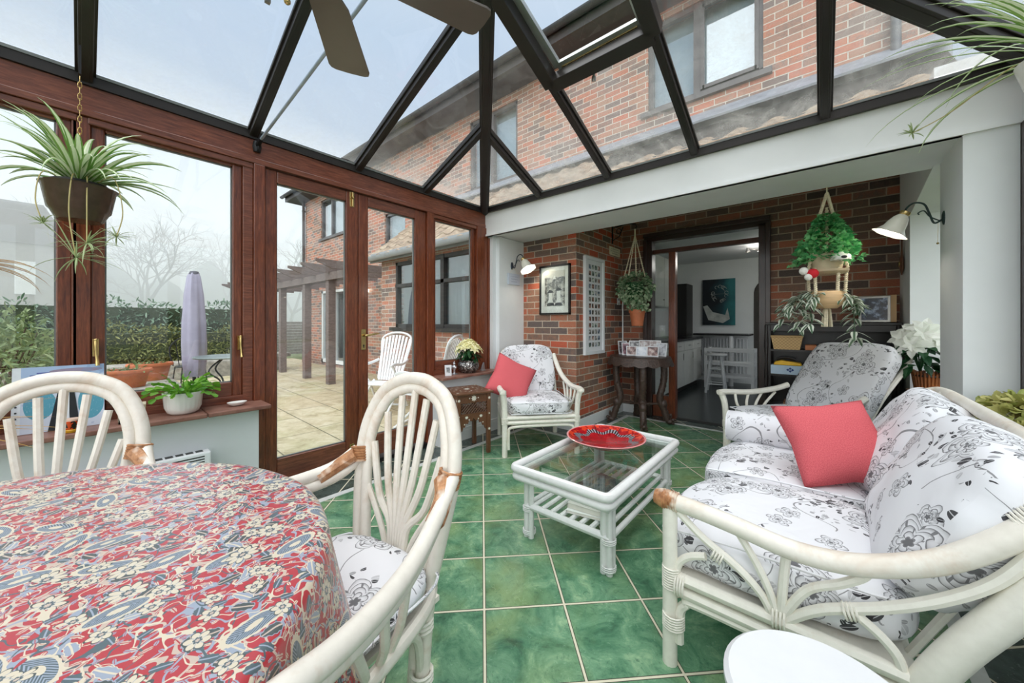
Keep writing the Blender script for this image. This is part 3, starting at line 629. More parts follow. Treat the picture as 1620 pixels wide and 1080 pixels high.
# end slope with a hole for the vent
zs = lambda y: ZE+(YB-y)*TP+.072
gl.poly([(XL, YB, zs(YB)), (-1.395, YB, zs(YB)), (-1.395, 1.435, zs(1.435))]); gl.poly([(-.71, YB, zs(YB)), (XR, YB, zs(YB)), (-.71, 1.42, zs(1.42))])
gl.poly([(-1.395, YB, zs(YB)), (-.71, YB, zs(YB)), (-.71, VYb, zs(VYb)), (-1.395, VYb, zs(VYb))])
gl.poly([(-1.395, 1.5, zs(1.5)), (-.71, 1.5, zs(1.5)), (-.71, 1.42, zs(1.42)), (RI, YR1, zs(YR1)), (-1.395, 1.435, zs(1.435))])
gl.build('roof_pane', ROOFGLASS, roof)
# opening vent: fixed kerb, raised sash, screw-jack stay
vr = sroot('window_9'); n_ = V((0, sin(radians(22.9)), cos(radians(22.9)))); ax = V((0, -cos(radians(22.9)), sin(radians(22.9))))
O = V((-1.395, VYb, zs(VYb)-.05)); Lw = .685; Lv = (VYb-1.5)/cos(radians(22.9))
k = MB(); a = O; b = O+V((Lw, 0, 0)); c = b+ax*Lv; d = O+ax*Lv
for p, q in ((a, b), (b, c), (c, d), (d, a)): k.beam(p, q, .085, .085, n_)
k.build('vent_kerb', BRONZE, vr, bevel=.004)
k = MB(); h = n_*.075; i1 = .06
a2, b2, c2, d2 = a+V((i1,0,0))+ax*.05+h, b-V((i1,0,0))+ax*.05+h, c-V((i1,0,0))-ax*.05+n_*.05, d+V((i1,0,0))-ax*.05+n_*.05
for p, q in ((a2, b2), (b2, c2), (c2, d2), (d2, a2)): k.beam(p, q, .045, .03, n_)
k.build('vent_sash', ALU, vr)
k = MB(); k.poly([a2+n_*.005, b2+n_*.005, c2+n_*.005, d2+n_*.005]); k.build('pane', GLASS, vr)
mid = (a2+b2)/2; k = MB(); k.tube([a2+V((.03,0,-.02)), b2+V((-.03,0,-.02))], .006, 6); k.build('vent_rail', BRASS, vr)
k = MB(); s0 = mid+V((-.03, .02, -.03)); k.tube([s0+V((-.03,0,.02)), s0+V((.04,0,.02))], .012, 8); k.tube([s0+V((0,0,.03)), s0+V((0,.0,.0)), s0+V((-.03,.055,-.10))], [.012,.011,.009], 8)
k.tube([s0+V((-.03,.055,-.10)), s0+V((-.034,.062,-.125))], .014, 8); k.ball(s0+V((.035,0,.03)), .013, 8, 6); k.build('vent_stay', GREYMETAL, vr, smooth=True)
# tie rod at the second rafter, with its eye brackets and king fitting
tr = thing('tie_rod', 'thin steel roof tie rod running up from the timber ring beam beside the fan', 'tie rod', (XL+.02, .755, 2.35))
m = MB(); m.tube([(.05, 0, .02), (1.83, 0, .20)], .0085, 10); m.tube([(1.87, 0, .20), (3.62, 0, .02)], .0085, 10); m.build('rod', cmat('pale_steel_rod', (172, 186, 204), .35, .3), tr, smooth=True)
for sgn, x in ((1, 0), (-1, 3.65)):
    m = MB(); m.T = M4.Translation((x, 0, 0)) @ M4.Diagonal((sgn, 1, 1, 1)); m.lathe([(.02, -.035), (.026, 0), (.02, .035)], seg=10); m.tube([(0, 0, 0), (.03, 0, .01), (.09, 0, .024)], [.014, .016, .012], 8); m.tube(arc((.015, 0, -.012), .018, 0, 360, 10, 'xz')[:-1], .006, 6, closed=True)
    m.build('rod_bracket', IRON, tr, smooth=True)
m = MB(); m.tube([(1.85, 0, .15), (1.85, 0, ZR-2.35-.02)], .012, 8); m.lathe([(.03, -.02), (.03, .02)], (1.85, 0, .2), 12); m.build('king_hanger', IRON, tr)
# ---- inner doorway to the kitchen
DX0, DX1, DZ = -1.715, -.424, 2.30
dr = sroot('door_3', (0, YW, 0)); y0, y1 = -.03, .10
def frm(name, x0, x1, z0, z1, mat=DARKWOOD, ya=y0, yb=y1, bev=.006): return MB().box(x0, x1, ya, yb, z0, z1).build(name, mat, dr, bevel=bev)
for (x0, x1) in ((DX0-.02, DX0+.085), (DX1-.085, DX1+.02)):
    frm('door_jamb', x0, x1, 0, DZ-.07); frm('door_jamb_moulding', (x0 if x0 < -1 else x1-.045), (x0+.045 if x0 < -1 else x1), 0, DZ-.07, ya=-.055, yb=-.03)
frm('door_head', DX0-.02, DX1+.02, DZ-.10, DZ, DARKWOOD_X); frm('door_head_moulding', DX0-.02, DX1+.02, DZ-.045, DZ, DARKWOOD_X, ya=-.055, yb=-.03)
TZ = 2.045; frm('transom', DX0+.085, DX1-.085, TZ, TZ+.05, woodmat('red_wood_rail', (58, 26, 18), (104, 54, 38), (.8, 9, 9)), .0, .07)
frm('mullion', -1.435, -1.355, 0, TZ, MAHO, -.01, .08)
frm('transom_pane', DX0+.085, DX1-.085, TZ+.05, DZ-.10, GLASS, .03, .034, 0)
frm('side_pane', DX0+.085, -1.435, .27, TZ, GLASS, .03, .034, 0)
frm('bottom_rail', DX0+.085, -1.435, 0, .27, MAHO, .0, .07)
frm('threshold', DX0, DX1, 0, .006, BLACK, 0, .1, 0)
# ---- kitchen shell
struct('wall_kitchen_back', MB().box(-2.5, 1.6, 8.3, 8.4, 0, 2.5), WALLWHITE)
struct('wall_kitchen_left', MB().box(-2.5, -2.4, YW+.1, 8.3, 0, 2.5), WALLWHITE)
m = MB(); m.box(1.6, 1.7, YW+.1, 8.4, 0, .9).box(1.6, 1.7, YW+.1, 8.4, 2.2, 2.5).box(1.6, 1.7, YW+.1, 5.0, .9, 2.2).box(1.6, 1.7, 7.4, 8.4, .9, 2.2); struct('wall_kitchen_right', m, WALLWHITE)
struct('window_10_added', MB().box(1.64, 1.645, 5.0, 7.4, .9, 2.2), GLASS)  # out-of-view window added to light the kitchen
struct('wall_kitchen_front', MB().box(-2.5, DX0, YW+.1, YW+.14, 0, 2.5).box(DX1, 1.6, YW+.1, YW+.14, 0, 2.5).box(DX0, DX1, YW+.1, YW+.14, 2.3, 2.5), WALLWHITE)
struct('ceiling_kitchen', MB().box(-2.5, 1.6, YW+.1, 8.4, 2.42, 2.5), WALLWHITE)
# arched doorway in the kitchen's far right: flat panel, the next room's shade put into its colour
m = MB(); m.box(-1.02, -.98, 8.1, 8.3, 0, 2.42); 
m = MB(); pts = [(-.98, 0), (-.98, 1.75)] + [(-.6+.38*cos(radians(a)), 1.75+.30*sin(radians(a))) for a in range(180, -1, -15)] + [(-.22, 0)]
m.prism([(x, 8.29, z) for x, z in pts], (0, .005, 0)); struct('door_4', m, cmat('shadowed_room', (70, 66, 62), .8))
# ================================================================== OUTSIDE
def paving():
    t = NT('sandstone_paving'); v = t.coord('Object', rot=(0,0,radians(2))); br = t.n('TexBrick'); t.l(v, br.inputs['Vector']); br.offset = .42; br.offset_frequency = 2; br.squash = 1.4; br.squash_frequency = 3
    br.inputs['Scale'].default_value = 1; br.inputs['Brick Width'].default_value = .85; br.inputs['Row Height'].default_value = .56; br.inputs['Mortar Size'].default_value = .008; br.inputs['Mortar Smooth'].default_value = .4
    br.inputs['Color1'].default_value = (0,0,0,1); br.inputs['Color2'].default_value = (1,1,1,1)
    n = t.noise(v, 5, 7, .7, .5); n2 = t.noise(v, 1.3, 3, .5); n3 = t.noise(v, 30, 4, .7)
    c = t.ramp(n, [(.3, srgb(150, 136, 108)), (.5, srgb(192, 180, 150)), (.7, srgb(214, 206, 182))])
    c = t.mix(t.math('MULTIPLY', br.outputs['Color'], .3), c, srgb(184, 160, 122)); c = t.mix(t.ramp(n2, [(.5, (0,0,0)), (.7, (.4,.4,.4))]), c, srgb(150, 150, 96))
    c = t.mix(t.math('MULTIPLY', br.outputs['Fac'], .85), c, srgb(82, 78, 58)); t.bump(t.math('SUBTRACT', t.math('MULTIPLY', n3, .4), br.outputs['Fac']), .5, .01)
    return t.fin(c, t.ramp(n2, [(.3, (.35,.35,.35)), (.7, (.7,.7,.7))]))
struct('ground_patio', MB().box(-14.5, -2.96, -3.2, 4.9, -.3, -.1), paving())
GR = NT('lawn'); _v = GR.coord('Object'); GR = GR.fin(GR.ramp(GR.noise(_v, 3, 8, .8), [(.3, srgb(66, 84, 44)), (.7, srgb(128, 136, 88))]), .9)
struct('ground_garden', MB().box(-80, 30, -60, 60, -.6, -.31), GR)
GRASS = leafmat('grass_blade', (86, 116, 52), (140, 164, 88))
# ---- the house
def house_brick(x0, x1, y0, y1, z0, z1): return MB().box(x0, x1, y0, y1, z0, z1)
house = thing('house', 'two-storey red brick house with white windows rising behind the glass roof', 'house', (-6, YW, 0))
house.location = (0, 0, 0)
HX0, HX1, HZ = -12.75, .83, 5.05
def wallholes(x0, x1, z0, z1, holes, y0, y1, mat, name, parent):
    m = MB(); xs = sorted({x0, x1, *[h[0] for h in holes], *[h[1] for h in holes]})
    for a, b in zip(xs, xs[1:]):
        hz = sorted((h[2], h[3]) for h in holes if h[0] <= a and h[1] >= b); z = z0
        for (c, d) in hz:
            if c > z: m.box(a, b, y0, y1, z, c)
            z = d
        if z < z1: m.box(a, b, y0, y1, z, z1)
    return m.build(name, mat, parent)
UW = [(-1.69, -.47, 3.85, 4.95), (-5.0, -3.85, 3.62, 4.90), (-11.55, -9.5, 3.68, 4.85), (-7.95, -7.1, 3.05, 3.75)]
wallholes(HX0, -6.0, -.1, HZ, [UW[2], (-11.5, -8.9, 0, 2.12), UW[3]], YW, YW+.2, BRICK_OUT, 'brick_wall', house)
wallholes(-6.0, HX1, 2.78, HZ, [UW[0], UW[1]], YW, YW+.2, BRICK_OUT, 'upper_brick_wall', house)
WFR = cmat('grey_brown_window_frame', (96, 92, 92), .4); WFD = cmat('dark_window_frame', (52, 48, 46), .4)
CURT = cmat('net_curtain', (216, 220, 222), .9, var=.04, stretch=(12,1,1), scale=3); DARKROOM = cmat('dim_interior', (140, 144, 144), .9, stretch=(10,1,1), scale=3)  # dim_interior: grey for backing sheets, room dimness put into the colour
REFLG = glassmat('reflecting_window_pane', (.85,.9,.92), refl=3.2)
def hwin(x0, x1, z0, z1, y, divs, fr=WFR, back=CURT, trans=None, sill=True, w=.055, parent=None, name='window'):
    f = MB(); f.box(x0, x1, y+.03, y+.10, z0, z0+w).box(x0, x1, y+.03, y+.10, z1-w, z1)
    for x in (x0+w/2, x1-w/2): f.box(x-w/2, x+w/2, y+.03, y+.10, z0, z1)
    for d in divs: f.box(d-w*.7, d+w*.7, y+.02, y+.10, z0, z1)
    if trans: f.box(x0, x1, y+.02, y+.1, trans-w/2, trans+w/2)
    if sill: f.box(x0-.08, x1+.08, y-.05, y+.08, z0-.06, z0)
    w_ = f.build(name, fr, parent or house)
    MB().box(x0, x1, y+.07, y+.074, z0, z1).build('pane', REFLG, w_)
    MB().box(x0, x1, y+.19, y+.2, z0, z1).build('net_curtain', back, w_)
hwin(*UW[0], YW, (-1.12,), trans=None); hwin(*UW[1], YW, (-4.45,)); hwin(*UW[2], YW, (-10.85,), back=CURT); hwin(*UW[3], YW, ())
m = MB()
for a, b in ((-1.06, -.53),):
    for x in (a, b): m.box(x-.02, x+.02, YW+.01, YW+.04, 3.91, 4.90)
    m.box(a, b, YW+.01, YW+.04, 3.91, 3.95).box(a, b, YW+.01, YW+.04, 4.86, 4.90)
m.build('casement', WFR, house)
# eaves and roof
m = MB(); m.box(HX0-.4, HX1+.35, YW-.42, YW+.2, HZ, HZ+.03); m.build('soffit', cmat('dark_soffit', (70, 68, 70), .6), house)
m = MB(); m.box(HX0-.42, HX1+.37, YW-.45, YW-.42, HZ, HZ+.18); m.build('fascia', cmat('dark_fascia', (66, 62, 62), .5), house)
def gutter(m, x0, x1, y, z, r=.06):
    pr = [(y+r*cos(radians(a)), z+r*sin(radians(a))) for a in range(180, 361, 20)] + [(y+(r-.008)*cos(radians(a)), z+(r-.008)*sin(radians(a))) for a in range(360, 179, -20)]
    m.prism([(x0, a, b) for a, b in pr], (x1-x0, 0, 0))
m = MB(); gutter(m, HX0-.5, HX1+.4, YW-.52, HZ+.16); m.build('gutter', cmat('black_gutter', (54, 54, 58), .4), house)
TILE = NT('clay_pantile'); _v = TILE.coord('Object', (1,1,1)); _n = TILE.noise(_v, 7, 6, .7); TILE.bump(_n, .4, .02)
TILE = TILE.fin(TILE.ramp(_n, [(.3, srgb(112, 96, 82)), (.5, srgb(158, 138, 118)), (.7, srgb(186, 172, 150))]), .8)
m = MB(); m.prism([(HX0-.4, YW-.45, HZ+.12), (HX0-.4, YW-.45, HZ+.2), (HX0-.4, YW+3.6, HZ+2.8), (HX0-.4, YW+3.6, HZ+2.7)], (HX1-HX0+.8, 0, 0)); m.build('main_roof', TILE, house)
m = MB(); m.box(HX0, HX0+.2, YW+.2, YW+7, -.1, HZ).box(HX1-.2, HX1, YW+.2, YW+7, 2.6, HZ).box(HX0, HX1, YW+7, YW+7.2, 2.6, HZ); m.build('end_wall', BRICK_OUT, house)
def downpipe(x, y, z0, z1, mat, r=.035):
    m = MB(); m.tube([(x, y, z0), (x, y, z1)], r, 10)
    for z in (z0+.4, (z0+z1)/2, z1-.3): m.lathe([(r+.008, -.02), (r+.008, .02)], (x, y, z), 10)
    m.build('downpipe', mat, house, smooth=True)
DPM = cmat('grey_downpipe', (92, 96, 102), .4); downpipe(.50, YW-.06, 3.0, HZ+.05, DPM); downpipe(HX0+.05, YW-.07, -.1, HZ, cmat('dark_downpipe', (70, 64, 62), .4), .04)
# lean-to roof over extension and alcove: rows of pantiles
LZ0, LY0, LZ1 = 2.36, 3.36, 3.38
def pantiles(x0, x1, ya, za, yb, zb, name, right_low=None):
    m = MB(); L = sqrt((yb-ya)**2+(zb-za)**2); rows = max(2, round(L/.26)); w = .30; cols = int((x1-x0)/w)+1; seg = 8
    for r in range(rows):
        t0, t1 = r/rows, (r+1.12)/rows; y0_, z0_, y1_, z1_ = ya+(yb-ya)*t0, za+(zb-za)*t0+.030, ya+(yb-ya)*min(t1, 1), za+(zb-za)*min(t1, 1)+.004
        prev = None
        n = cols*seg
        for k in range(n+1):
            x = min(x0+k*w/seg, x1); h = .028*max(0, cos(2*pi*(k/seg)))**.8 if cos(2*pi*(k/seg)) > 0 else .012*cos(2*pi*(k/seg))
            cur = (m.av((x, y0_, z0_+h)), m.av((x, y1_, z1_+h)), m.av((x, y0_, z0_+h-.022)))
            if prev: m.face([prev[0], cur[0], cur[1], prev[1]]); m.face([prev[2], cur[2], cur[0], prev[0]])
            prev = cur
            if x >= x1: break
    return m.build(name, TILE, house, smooth=True)
pantiles(-6.12, -2.13, LY0-.08, LZ0-.06, YW, 3.50, 'lean_to_tiles')
pantiles(-2.13, .80, YB+.16, 2.46, YW, 3.30, 'alcove_roof_tiles')
m = MB(); m.prism([(-6.1, LY0, 2.26), (-6.1, YW, 2.26), (-6.1, YW, 3.45), (-6.1, LY0, 2.30)], (.10, 0, 0)); m.build('lean_to_gable', BRICK_OUT, house)
m = MB(); m.prism([(-6.1, LY0-.05, 2.26), (-6.1, LY0-.05, 2.31), (-6.1, YW, 3.46), (-6.1, YW, 3.41)], (6.9, 0, 0)); m.build('lean_to_deck', cmat('roof_underlay', (60, 56, 52), .9), house)
m = MB(); m.box(-6.0, HX1, YW-.02, YW, 3.28, 3.62); m.prism([(-6.0, YW-.02, 3.62), (-6.0, YW-.22, 3.44), (-6.0, YW-.21, 3.42), (-6.0, YW-.01, 3.58)], (6.8, 0, 0)); m.build('lead_flashing', cmat('lead_flashing', (150, 156, 166), .5, .2, var=.2), house)
m = MB(); gutter(m, -6.15, -2.98, LY0-.14, 2.30, .065); m.box(-6.1, -2.98, LY0-.06, LY0-.04, 2.22, 2.38); m.build('lean_to_gutter', cmat('grey_gutter', (150, 154, 158), .45), house, smooth=True)
wallholes(-6.0, -2.96, -.1, 2.30, [(-5.55, -3.62, 1.10, 2.20)], 3.47, 3.57, BRICK_OUT, 'extension_wall', house)
MB().box(-6.0, -5.9, 3.57, YW, -.1, 2.3).build('extension_end_wall', BRICK_OUT, house)
hwin(-5.55, -3.62, 1.10, 2.20, 3.47-.03, (-4.93, -4.30), fr=WFD, back=DARKROOM, trans=1.80)
# patio doors
f = MB(); 
for x in (-11.47, -10.62, -9.75, -8.95): f.box(x-.045, x+.045, YW+.0, YW+.08, 0, 2.12)
f.box(-11.5, -8.9, YW, YW+.08, 2.05, 2.12).box(-11.5, -8.9, YW, YW+.08, -.02, .1); pf = f.build('patio_door', TRIMWHITE, house)
MB().box(-11.5, -8.9, YW+.04, YW+.044, 0, 2.1).build('pane', REFLG, pf); MB().box(-11.5, -8.9, YW+.19, YW+.2, 0, 2.1).build('curtain', DARKROOM, pf)  # the flat sheet behind the pane has the dim room coloured into it
f = MB()
for k in range(9): f.tube([(-11.38+k*.06, YW+.13, .05), (-11.38+k*.06, YW+.13, 2.08)], .035, 8)
f.build('curtain', CURT, pf, smooth=True)
# ---- pergola
pg = thing('pergola', 'dark timber pergola with slanted rafter ends over the patio doors', 'pergola', (-10, 3.35, -.1)); pg.location = (0, 0, 0)
PGM = cmat('weathered_dark_timber', (118, 106, 102), .7, var=.25, scale=12, stretch=(1,1,4))
for x in (-7.79, -9.03, -10.6, -13.3): MB().box(x-.07, x+.07, 3.28, 3.42, -.1, 2.15).build('post', PGM, pg)
m = MB(); m.box(-14.2, -6.6, 3.25, 3.29, 2.05, 2.20).box(-14.2, -6.6, 3.41, 3.45, 2.05, 2.20); m.build('beam', PGM, pg)
for k in range(11):
    x = -6.95-k*.68; m = MB(); m.prism([(x-.025, YW, 2.19), (x-.025, 3.0, 2.19), (x-.025, 2.72, 2.30), (x-.025, 2.72, 2.34), (x-.025, YW, 2.34)], (.05, 0, 0)); m.build('rafter', PGM, pg)
# ---- slatted fence behind the pergola and stone bench wall
fn = thing('fence', 'grey horizontal slat garden fence seen through the pergola posts', 'fence', (0, 0, 0))
FM = cmat('grey_fence_board', (150, 146, 142), .8, var=.2)
m = MB()
for k in range(12): m.box(-16.4, -16.36, 2.4, 9.0, -.1+k*.11, -.0+k*.11)
m.build('slats', FM, fn)
for y in (2.45, 4.6, 6.8): MB().box(-16.45, -16.35, y-.05, y+.05, -.3, 1.35).build('post', FM, fn)
STONE = cmat('lichened_stone', (148, 144, 136), .9, var=.4, scale=9, bump=.5)
sb = thing('stone_bench', 'weathered pale stone bench at the edge of the paving', 'bench', (-11.9, 3.3, -.1), radians(12))
MB().box(-.9, .9, -.22, .22, .36, .46).build('seat', STONE, sb, bevel=.02)
for x in (-.6, .6): MB().box(x-.1, x+.1, -.17, .17, 0, .36).build('leg', STONE, sb, bevel=.02)
# ---- low stone garden edging
tag(MB().box(-8.5, -7.15, -1.8, .98, -.3, .27).box(-11.6, -10.9, -2.5, 2.9, -.3, .28).build('garden_wall', STONE, bevel=.04), 'low grey stone raised bed wall carrying the terracotta planters', 'garden wall')
# ---- foliage builders
OV = [(0,0),(.28,.22),(.42,.55),(.26,.86),(0,1)]
def leaf(m, p, d, L, w, up=None, curl=.15, shape=OV):
    d = V(d).normalized(); u = V(up) if up else V((random.gauss(0,1), random.gauss(0,1), 1.2)); r = d.cross(u)
    if r.length < 1e-4: r = V((1,0,0))
    r.normalize(); n = r.cross(d); p = V(p)
    mid = [m.av(p + d*L*t - n*L*curl*t*t) for (_, t) in shape]
    for sg in (-1, 1):
        side = [mid[0]] + [m.av(p + d*L*t + r*sg*w*x - n*(L*curl*t*t - .12*w*abs(x)*2)) for (x, t) in shape[1:-1]] + [mid[-1]]
        for k in range(len(shape)-1):
            t0, t1 = shape[k][1], shape[k+1][1]; x0, x1 = shape[k][0]*sg, shape[k+1][0]*sg
            ids = [mid[k], side[k], side[k+1], mid[k+1]]; uvs = [(.5, t0), (.5+x0, t0), (.5+x1, t1), (.5, t1)]
            q = []; qu = []
            for i, uu in zip(ids, uvs):
                if i not in q: q.append(i); qu.append(uu)
            if len(q) > 2: m.face(q if sg < 0 else q[::-1], qu if sg < 0 else qu[::-1])
def blade(m, p, az, el, L, w, droop=1.2, n=8, twist=0):
    """strap leaf leaving p at azimuth az, elevation el, bending under its weight"""
    p = V(p); a = el; st = L/n; h = V((cos(az), sin(az), 0)); r0 = V((-sin(az), cos(az), 0)); prev = None
    for k in range(n+1):
        t = k/n; ww = w*(.55+.9*t if t < .35 else .86*(1-((t-.35)/.65)**2)+.04); ww = max(ww, w*.04)
        d = h*cos(a)+V((0,0,sin(a))); nn = r0.cross(d); r = r0*cos(twist*t)+nn*sin(twist*t)
        cur = (m.av(p-r*ww/2+nn*ww*.12), m.av(p-nn*ww*.12), m.av(p+r*ww/2+nn*ww*.12))
        if prev:
            m.face([prev[0], cur[0], cur[1], prev[1]], [(0,t-1/n),(0,t),(.5,t),(.5,t-1/n)]); m.face([prev[1], cur[1], cur[2], prev[2]], [(.5,t-1/n),(.5,t),(1,t),(1,t-1/n)])
        prev = cur; p = p+d*st; a = max(a - droop*(.4+1.1*t)/n, -1.5)
def rdir(zmin=-.2):
    while True:
        d = V((random.gauss(0,1), random.gauss(0,1), random.gauss(0,1)))
        if d.length > .1:
            d.normalize()
            if d.z > zmin: return d
def foliage(m, fn, n, L, w, out=.6, c=(0,0,0)):
    for _ in range(n):
        p = V(fn()); o = (p-V(c)); o = o.normalized() if o.length > 1e-4 else V((0,0,1)); leaf(m, p, o*out+rdir(-1)*.8, L*random.uniform(.7,1.25), w*random.uniform(.8,1.2))
# ---- hedges and shrubs (each hedge one mass)
random.seed(5)
def hedge(name, label, x, y0, y1, z1, dep, n, mat, L=.11, zb=-.1):
    m = MB()
    for _ in range(n):
        y = random.uniform(y0, y1); z = random.uniform(zb, z1+.12*sin(y*2.3)+.08*sin(y*5.1)); xx = x + random.uniform(-.12, .12) - dep*.5*max(0, (z-zb)/(z1-zb))**2*.5
        leaf(m, (xx, y, z), V((1,0,.2))+rdir(-1)*.9, L*random.uniform(.7,1.3), L*.32)
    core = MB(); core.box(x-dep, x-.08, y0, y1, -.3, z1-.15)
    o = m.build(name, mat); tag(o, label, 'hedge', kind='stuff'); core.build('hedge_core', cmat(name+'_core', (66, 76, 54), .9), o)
hedge('hedge', 'tall leafy green laurel hedge standing behind the clipped conifers', -14.6, -2.5, 3.3, 1.75, 1.0, 3000, leafmat('laurel_leaf', (92, 122, 96), (150, 172, 150), rough=.5), .17)
hedge('hedge', 'yellow-green conifer hedge with bronze tips beyond the terracotta pots', -12.7, -2.6, 3.1, 1.05, 1.0, 5000, OLIVE_LEAF, .13, .1)
def shrub(name, label, c, r, n, mat, L=.09, stems=6, extra=None, cat='shrub'):
    t = thing(name, label, cat, c); m = MB()
    def pt():
        d = rdir(-.3); s = random.uniform(.55, 1); return (d.x*r[0]*s, d.y*r[1]*s, r[2]+d.z*r[2]*s)
    foliage(m, pt, n, L, L*.32, .4, (0,0,r[2])); m.build('foliage', mat, t)
    m = MB()
    for k in range(stems):
        d = rdir(.2); m.tube([(0,0,-.1), (d.x*r[0]*.4, d.y*r[1]*.4, r[2]*.8), (d.x*r[0]*.85, d.y*r[1]*.85, r[2]*(1+.8*d.z))], [.02, .012, .005], 5)
    m.build('stem', cmat('bark_'+name, (92, 78, 64), .9), t)
    if extra: extra(t)
    return t
def camellias(t):
    for (x, y, z) in ((.1, -.14, 1.33), (.22, .08, 1.50), (.3, -.4, 1.42)):
        m = MB()
        for ring, (n, L) in enumerate(((7, .06), (6, .05), (4, .035))):
            for k in range(n): a = 2*pi*k/n+ring; leaf(m, (x, y, z), (cos(a)*.7+.5, sin(a), .3+ring*.5), L, L*.8, (0,0,1), -.3)
        m.build('blossom', ROSE_RED, t)
shrub('camellia_bush', 'loose green shrub with red blossoms outside the leftmost window', (-5.9, -.62, -.1), (1.0, .75, .72), 2600, leafmat('camellia_leaf', (88, 112, 70), (150, 166, 118)), .10, 10, camellias)
# ---- terracotta planters
def planter(c, r, h, label):
    t = thing('terracotta_planter', label, 'planter', c, group=None)
    MB().lathe([(r*.72, 0), (r*.78, h*.3), (r*.88, h*.78), (r*.89, h*.8), (r*1.0, h*.82), (r*1.03, h*.9), (r*.99, h), (r*.9, h), (r*.86, h*.85), (.001, h*.85)], seg=28, sxy=(1, 1.35)).build('pot', TERRA, t, smooth=True)
    m = MB(); m.ball((0, 0, h*.83), (r*.82, r*1.1, .03)); m.build('soil', cmat('soil_'+label[:6], (70, 56, 44), .95), t)
    m = MB(); foliage(m, lambda: (random.uniform(-.7,.7)*r, random.uniform(-.9,.9)*r, h*.9), 60, .09, .03); m.build('plants', HEDGE_LEAF, t)
planter((-7.45, .40, .271), .20, .25, 'nearer terracotta trough planter on the patio below the conifers')
planter((-8.1, .70, .271), .20, .27, 'second terracotta planter standing behind the first on the patio')
# ---- folded parasol, metal table and chair
ps = thing('parasol', 'tall folded parasol in a lilac-grey cover on the patio', 'parasol', (-8.3, 1.26, -.1))
def fold(r, z, a): return (r*(1+.10*sin(5*a+z*2)+.05*sin(9*a)), z)
MB().lathe([(.13, .35), (.155, .6), (.165, .9), (.158, 1.3), (.128, 1.75), (.088, 2.08), (.06, 2.14)], seg=40, fn=fold).build('cover', cmat('lilac_grey_cover', (152, 148, 168), .8, var=.08), ps, smooth=True)
MB().lathe([(.066, 2.08), (.072, 2.13), (.055, 2.165), (.001, 2.175)], seg=24).build('dark_cap', cmat('slate_cap', (78, 76, 86), .7), ps, smooth=True); MB().tube([(0,0,0), (0,0,.5)], .025, 10).build('pole', IRON, ps); MB().lathe([(.25, 0), (.25, .05), (.05, .1)], seg=20).build('base', IRON, ps)
mt = thing('garden_table', 'grey metal garden table with scrolled legs beside the parasol', 'table', (-7.55, 1.58, -.1))
MB().lathe([(.45, .70), (.46, .72), (.45, .73), (.001, .73)], seg=28).build('tabletop', cmat('grey_green_metal', (122, 134, 134), .4, .4), mt, smooth=False)
for k in range(4):
    a = k*pi/2+.4; MB().tube(spline([(cos(a)*.1, sin(a)*.1, .69), (cos(a)*.3, sin(a)*.3, .5), (cos(a)*.12, sin(a)*.12, .3), (cos(a)*.3, sin(a)*.3, .02), (cos(a)*.36, sin(a)*.36, .05)]), .013, 6).build('leg', IRON, mt, smooth=True)
def metal_chair(loc, rz, label):
    t = thing('metal_garden_chair', label, 'chair', loc, rz)
    MB().lathe([(.21, .43), (.22, .45), (.001, .455)], seg=18).build('seat', IRON, t)
    for x, y in ((-.17,-.17), (.17,-.17), (-.17,.17), (.17,.17)): MB().tube([(x, y, .43), (x*1.25, y*1.25, 0)], .011, 6).build('leg', IRON, t)
    m = MB(); m.tube(spline([(-.19, .19, .45), (-.22, .26, .8), (0, .30, .98), (.22, .26, .8), (.19, .19, .45)]), .012, 6)
    for x in (-.1, -.03, .03, .1): m.tube([(x, .2, .45), (x*1.3, .27, .9)], .007, 5)
    m.build('backrest', IRON, t, smooth=True)
metal_chair((-9.3, 1.35, -.1), radians(100), 'dark wrought iron garden chair left of the metal table')
